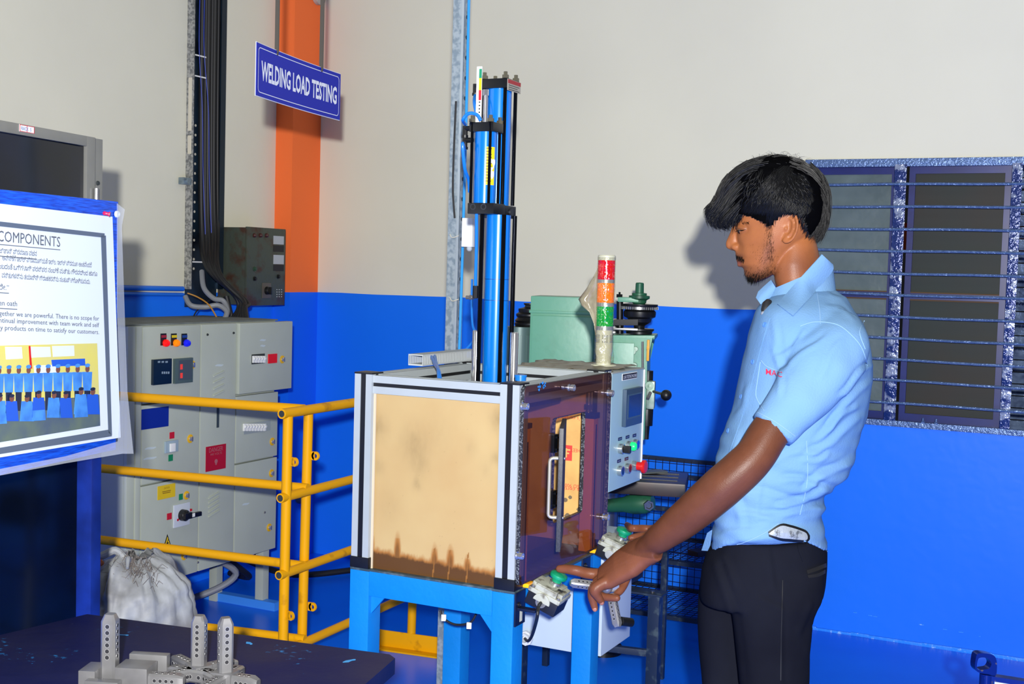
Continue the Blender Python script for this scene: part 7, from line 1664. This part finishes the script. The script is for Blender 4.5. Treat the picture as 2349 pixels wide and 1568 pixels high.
# near collar flap, far collar flap, collar stand
fold = [(1022, 826), (1000, 850), (930, 925), (850, 1010), (770, 1100), (698, 1180)]; low = [(1102, 900), (1098, 945), (1020, 1040), (940, 1130), (870, 1205), (812, 1266)]
def z1(x, y): return 1560+x/3.136, 320+y/3.136
w = MB(); P = []; nn_ = 15; fs_ = spl([V((*z1(x, y), 0)) for x, y in fold], 4); ls_ = spl([V((*z1(x, y), 0)) for x, y in low], 4)
neckD = [2.70+(2.665-2.70)*k/(len(fs_)-1) for k in range(len(fs_))]
for k, (a, b) in enumerate(zip(fs_, ls_)):
    f_ = k/(len(fs_)-1); Da = 2.628+.02*f_*f_
    pb = hit(b.x, b.y, .004)[0]; Db = (pb-CAM).dot(F_); Db = min(Db, 2.66)
    for j in range(7):
        t = j/6; q = a.lerp(b, t); h_ = hit(q.x, q.y, .0045)[0]; Dh = (h_-CAM).dot(F_); D = Da+(Db-Da)*t; D = min(D-.006*sin(t*pi), Dh) ; P.append(lp(q.x, q.y, D))
w.add(P, [(k*7+j, (k+1)*7+j, (k+1)*7+j+1, k*7+j+1) for k in range(len(fs_)-1) for j in range(6)], 0, True); solid(w.bm, .0022)
w.build('collar', cloth, so, sharp=60)
w = MB(); P = []                                # collar stand around the neck, behind
for k in range(33):
    a = 2*pi*k/32; 
    for (y_, xf, xb, b_, tl) in ((604, 1768, 1908, .066, -30), (684, 1752, 1918, .078, -12)):
        c, A, B = ringp(y_, xf, xb, b_); t = (1-cos(a))/2; p = c+A*cos(a)+B*sin(a)
        p = p+Z_*((-.060*(1+cos(a))/2 if y_ < 650 else -.035*(1+cos(a))/2)); P.append(p)
fs2 = [(2*k, 2*k+2, 2*k+3, 2*k+1) for k in range(3, 30)]
w.add(P, fs2, 0, True); solid(w.bm, .002); w.build('collar', cloth, so)
cf = [z1(x, y) for x, y in ((655, 1008), (612, 1045), (562, 1092), (545, 1136))]; cl = [z1(x, y) for x, y in ((704, 1090), (672, 1130), (640, 1168), (600, 1212))]
w = MB(); P = []
for a, b in zip(cf, cl):
    for j in range(5): t = j/4; P.append(lp(a[0]+(b[0]-a[0])*t, a[1]+(b[1]-a[1])*t, 2.70-.012*sin(t*pi)-.01*t))
w.add(P, [(k*5+j, (k+1)*5+j, (k+1)*5+j+1, k*5+j+1) for k in range(3) for j in range(4)], 0, True); solid(w.bm, .002); w.build('collar', cloth, so, sharp=60)
navy = M('navy_collar_lining', (14, 20, 120), .7)
w = MB(); P = [lp(*z1(x, y), D) for x, y, D in ((660, 1012, 2.715), (708, 1085, 2.70), (700, 1120, 2.695), (660, 1180, 2.69), (640, 1165, 2.71), (650, 1080, 2.72))]
w.add(P, [(0, 1, 2, 3, 4, 5)]); solid(w.bm, .001); w.build('collar_lining', navy, so)
# front tail of the far side of the shirt (split placket end)
w = MB(); P = [lp(x, y, D) for x, y, D in ((1632, 1215, 2.66), (1622, 1222, 2.68), (1612, 1255, 2.69), (1609, 1262, 2.69), (1622, 1263, 2.685), (1628, 1250, 2.67))]
w.add(P, [(0, 1, 2, 3, 4, 5)]); solid(w.bm, .002); w.build('shirt_tail', cloth, so)
# lapel microphone
w = MB(); a, b = lp(1764, 690, 2.645), lp(1752, 717, 2.63); w.tube([a, a.lerp(b, .3), a.lerp(b, .8), b], [.007, .011, .0085, .005], 14); mic = w.build('lapel_microphone', rubber, None); tag(mic, 'small black lapel microphone clipped at the open shirt collar', 'microphone')
w = MB(); w.sph(lp(1751, 719, 2.628), (.0055, .0055, .0055)); w.build('capsule', gcab, mic)
# ------------------------------------------------------------------ trousers and shoes
w = MB()
hp_ = [ringp(1222, 1650, 1890, .128), ringp(1262, 1622, 1897, .138), ringp(1300, 1610, 1897, .142), ringp(1340, 1606, 1894, .142), ringp(1370, 1606, 1888, .138)]
loft(w, hp_, 56, ex=2.3)
def leg(rows_, D):
    out = []
    for y, xf, xb, b_ in rows_: a_, c_ = lp(xf, y, D), lp(xb, y, D); out.append(((a_+c_)/2, (a_-c_)/2, near*b_))
    c, A, B = out[-1]
    for dz, k, sh_ in ((.10, .93, .0), (.20, .82, .01), (.32, .76, .015), (.42, .74, .01), (.50, .76, -.005)): out.append((c-Z_*dz*(c.z-.07)/.50-fwd*sh_, A*k, B*k))
    cs = spl([o[0] for o in out], 4); a2 = spl([o[1] for o in out], 4); b2 = spl([o[2] for o in out], 4); loft(w, list(zip(cs, a2, b2)), 44, ex=2.15); return out[-1][0]
fn_ = leg([(1300, 1640, 1893, .070), (1345, 1664, 1890, .082), (1380, 1676, 1884, .085), (1405, 1680, 1868, .084), (1440, 1684, 1860, .082), (1500, 1690, 1858, .078), (1568, 1697, 1856, .074)], 2.655)
ff_ = leg([(1300, 1612, 1800, .075), (1345, 1603, 1770, .084), (1400, 1600, 1750, .084), (1440, 1600, 1742, .080), (1500, 1604, 1740, .076), (1568, 1610, 1742, .072)], 2.79)
tro = remesh(w, .0058, 6, .5); tv = tro.vertices
tfold = [(1680, 1400, 1700, 1568, 8, .004), (1640, 1290, 1678, 1400, 9, .007), (1660, 1270, 1690, 1350, 8, .005), (1760, 1250, 1775, 1350, 7, .003), (1790, 1380, 1792, 1568, 6, .0035), (1860, 1380, 1830, 1450, 8, .005), (1740, 1370, 1800, 1400, 7, .003), (1870, 1400, 1850, 1500, 8, .004)]
for i, v in enumerate(tv):
    p, nn = v.co.copy(), v.normal.copy(); x, y = pxy(p); d = .003*noise.noise(V((p.x*8, p.y*8, p.z*7)))
    if nn.dot(near) > -.1:
        for x0, y0, x1, y1, wd, h_ in tfold:
            dx, dy = x1-x0, y1-y0; L2 = dx*dx+dy*dy; t = ((x-x0)*dx+(y-y0)*dy)/L2
            if -.1 < t < 1.1: dist = ((x-x0)*dy-(y-y0)*dx)/math.sqrt(L2); d += h_*.6*max(0, min(1, (t+.1)*6, (1.1-t)*6))*(math.exp(-(dist/wd)**2)-.6*math.exp(-((dist-wd*1.4)/wd)**2))
    v.co = p+nn*d
blk_t = M('black_trouser_cloth', (16, 17, 24), .8, 0, col2=(24, 26, 34), vs_=4, bump=.12, bs=300, spec=.03)
to = put(tro, 'trousers', blk_t, per, 'black trousers')
bvt = BVHTree.FromPolygons([v.co+wm(to).translation for v in tro.vertices], [p.vertices[:] for p in tro.polygons])
patchon('back_pocket_welt', [[(1850, 1308), (1872, 1300), (1894, 1291)], [(1852, 1316), (1874, 1309), (1895, 1300)]], M('deep_black_welt', (4, 4, 6), .7), to, .0015, .0015, bv=bvt)
patchon('back_pocket_welt', [[(1852, 1319), (1874, 1315), (1892, 1306)], [(1854, 1325), (1876, 1322), (1892, 1314)]], MATS['deep_black_welt'], to, .0015, .0015, bv=bvt)
patchon('side_seam', [[(1795, 1330), (1793, 1400), (1791, 1480), (1790, 1560)], [(1796, 1330), (1795, 1400), (1793, 1480), (1792, 1560)]], MATS['deep_black_welt'], to, .001, .001, bv=bvt)
patchon('belt_loop', [[(1829, 1244), (1832, 1262), (1842, 1288)], [(1835, 1244), (1838, 1262), (1846, 1287)]], blk_t, to, .003, .0014, bv=bvt)
# belt with its loose pointed end
bs2 = M('silver_white_belt', (150, 158, 164), .3, .2, col2=(92, 98, 104), vs_=70, thr=(.55, .65), bump=.5, bs=90)
def bpt(x, y, off): 
    d = (F_*F+R_*(x-1174.5)-U_*(y-784)).normalized(); h1 = bvt.ray_cast(CAM, d, 6); h2 = bvs.ray_cast(CAM, d, 6); c = [h[3] for h in (h1, h2) if h[0]]; L = min(c) if c else 2.6
    return CAM+d*(L-off)
def strip2(name, top_, bot_, mat, off, th, par):
    w = MB(); t_ = spl([V((x, y, 0)) for x, y in top_], 4); b_ = spl([V((x, y, 0)) for x, y in bot_], 4); P = []
    for a, b in zip(t_, b_):
        for j in range(4): q = a.lerp(b, j/3); P.append(bpt(q.x, q.y, off))
    w.add(P, [(4*k+j, 4*k+4+j, 4*k+5+j, 4*k+1+j) for k in range(len(t_)-1) for j in range(3)], 0, True); solid(w.bm, th); return w.build(name, mat, par, sharp=50)
bt_ = [(1762, 1219), (1790, 1201), (1812, 1204), (1832, 1210), (1848, 1217), (1856, 1228)]; bb_ = [(1764, 1230), (1790, 1238), (1812, 1240), (1832, 1242), (1848, 1243), (1856, 1236)]
be = strip2('belt', bt_, bb_, black, .005, .0025, per); be['label'] = 'patterned silver and black belt'
strip2('belt_face', [(x, y+5) for x, y in bt_[:-1]]+[(1852, 1230)], [(x, y-5) for x, y in bb_[:-1]]+[(1852, 1234)], bs2, .0095, .001, be)
w = MB()
for cx, cy_ in ((1782, 1221), (1814, 1224)):
    c, nn = bpt(cx, cy_, .0112), -vr; u1_, u2_ = fwd, Z_
    for k in range(5): a = 2*pi*k/5; w.tube([c+u1_*(.0034*cos(a)+.003*cos(b2))+u2_*(.0034*sin(a)+.003*sin(b2)) for b2 in [2*pi*i/8 for i in range(9)]], .0004, 4)
w.build('embossed_flowers', M('belt_emboss', (70, 74, 80), .4), be)
# shoes (below the frame)
for f_ in (fn_, ff_):
    w = MB(); g0_ = V((f_.x, f_.y, 0)); F3 = fr(fwd, -away, Z_)
    for x0, l, h_, wd in ((0, .13, .085, .045), (.07, .12, .055, .048), (.13, .08, .045, .044)): w.sph(g0_+fwd*x0+Z_*.0, (l, wd, h_), F3)
    for v in w.bm.verts: v.co.z = max(v.co.z, 0)
    w.build('shoe', rubber, per)
# ================================================================== fixture held in his hand
hf = thing('welding_fixture', 'perforated steel fixture with black knob held in his left hand', 'fixture', L_(1400, 1350, 2.67))
vA = (L_(1312, 1336, 2.66)-L_(1400, 1347, 2.68)); 
perf_bar(hf, L_(1375, 1344, 2.685), vA, near*.6+Z_*-.4+away*0, (L_(1375, 1344, 2.685)-L_(1310, 1336, 2.665)).length, .017, 5)
perf_bar(hf, L_(1402, 1362, 2.69), L_(1417, 1438, 2.66)-L_(1402, 1362, 2.69), near+fwd*.3, (L_(1417, 1438, 2.66)-L_(1402, 1362, 2.69)).length, .018, 6)
w = MB(); w.sph(L_(1392, 1348, 2.67), (.013, .012, .012)); w.box(L_(1404, 1342, 2.685), (.03, .022, .024), rotz(.5), .004); w.build('hub', steel, hf)
w = MB(); a = L_(1424, 1424, 2.67); b = L_(1448, 1427, 2.69); w.cyl(a, b, .0098, seg=20); w.build('knob', black, hf)
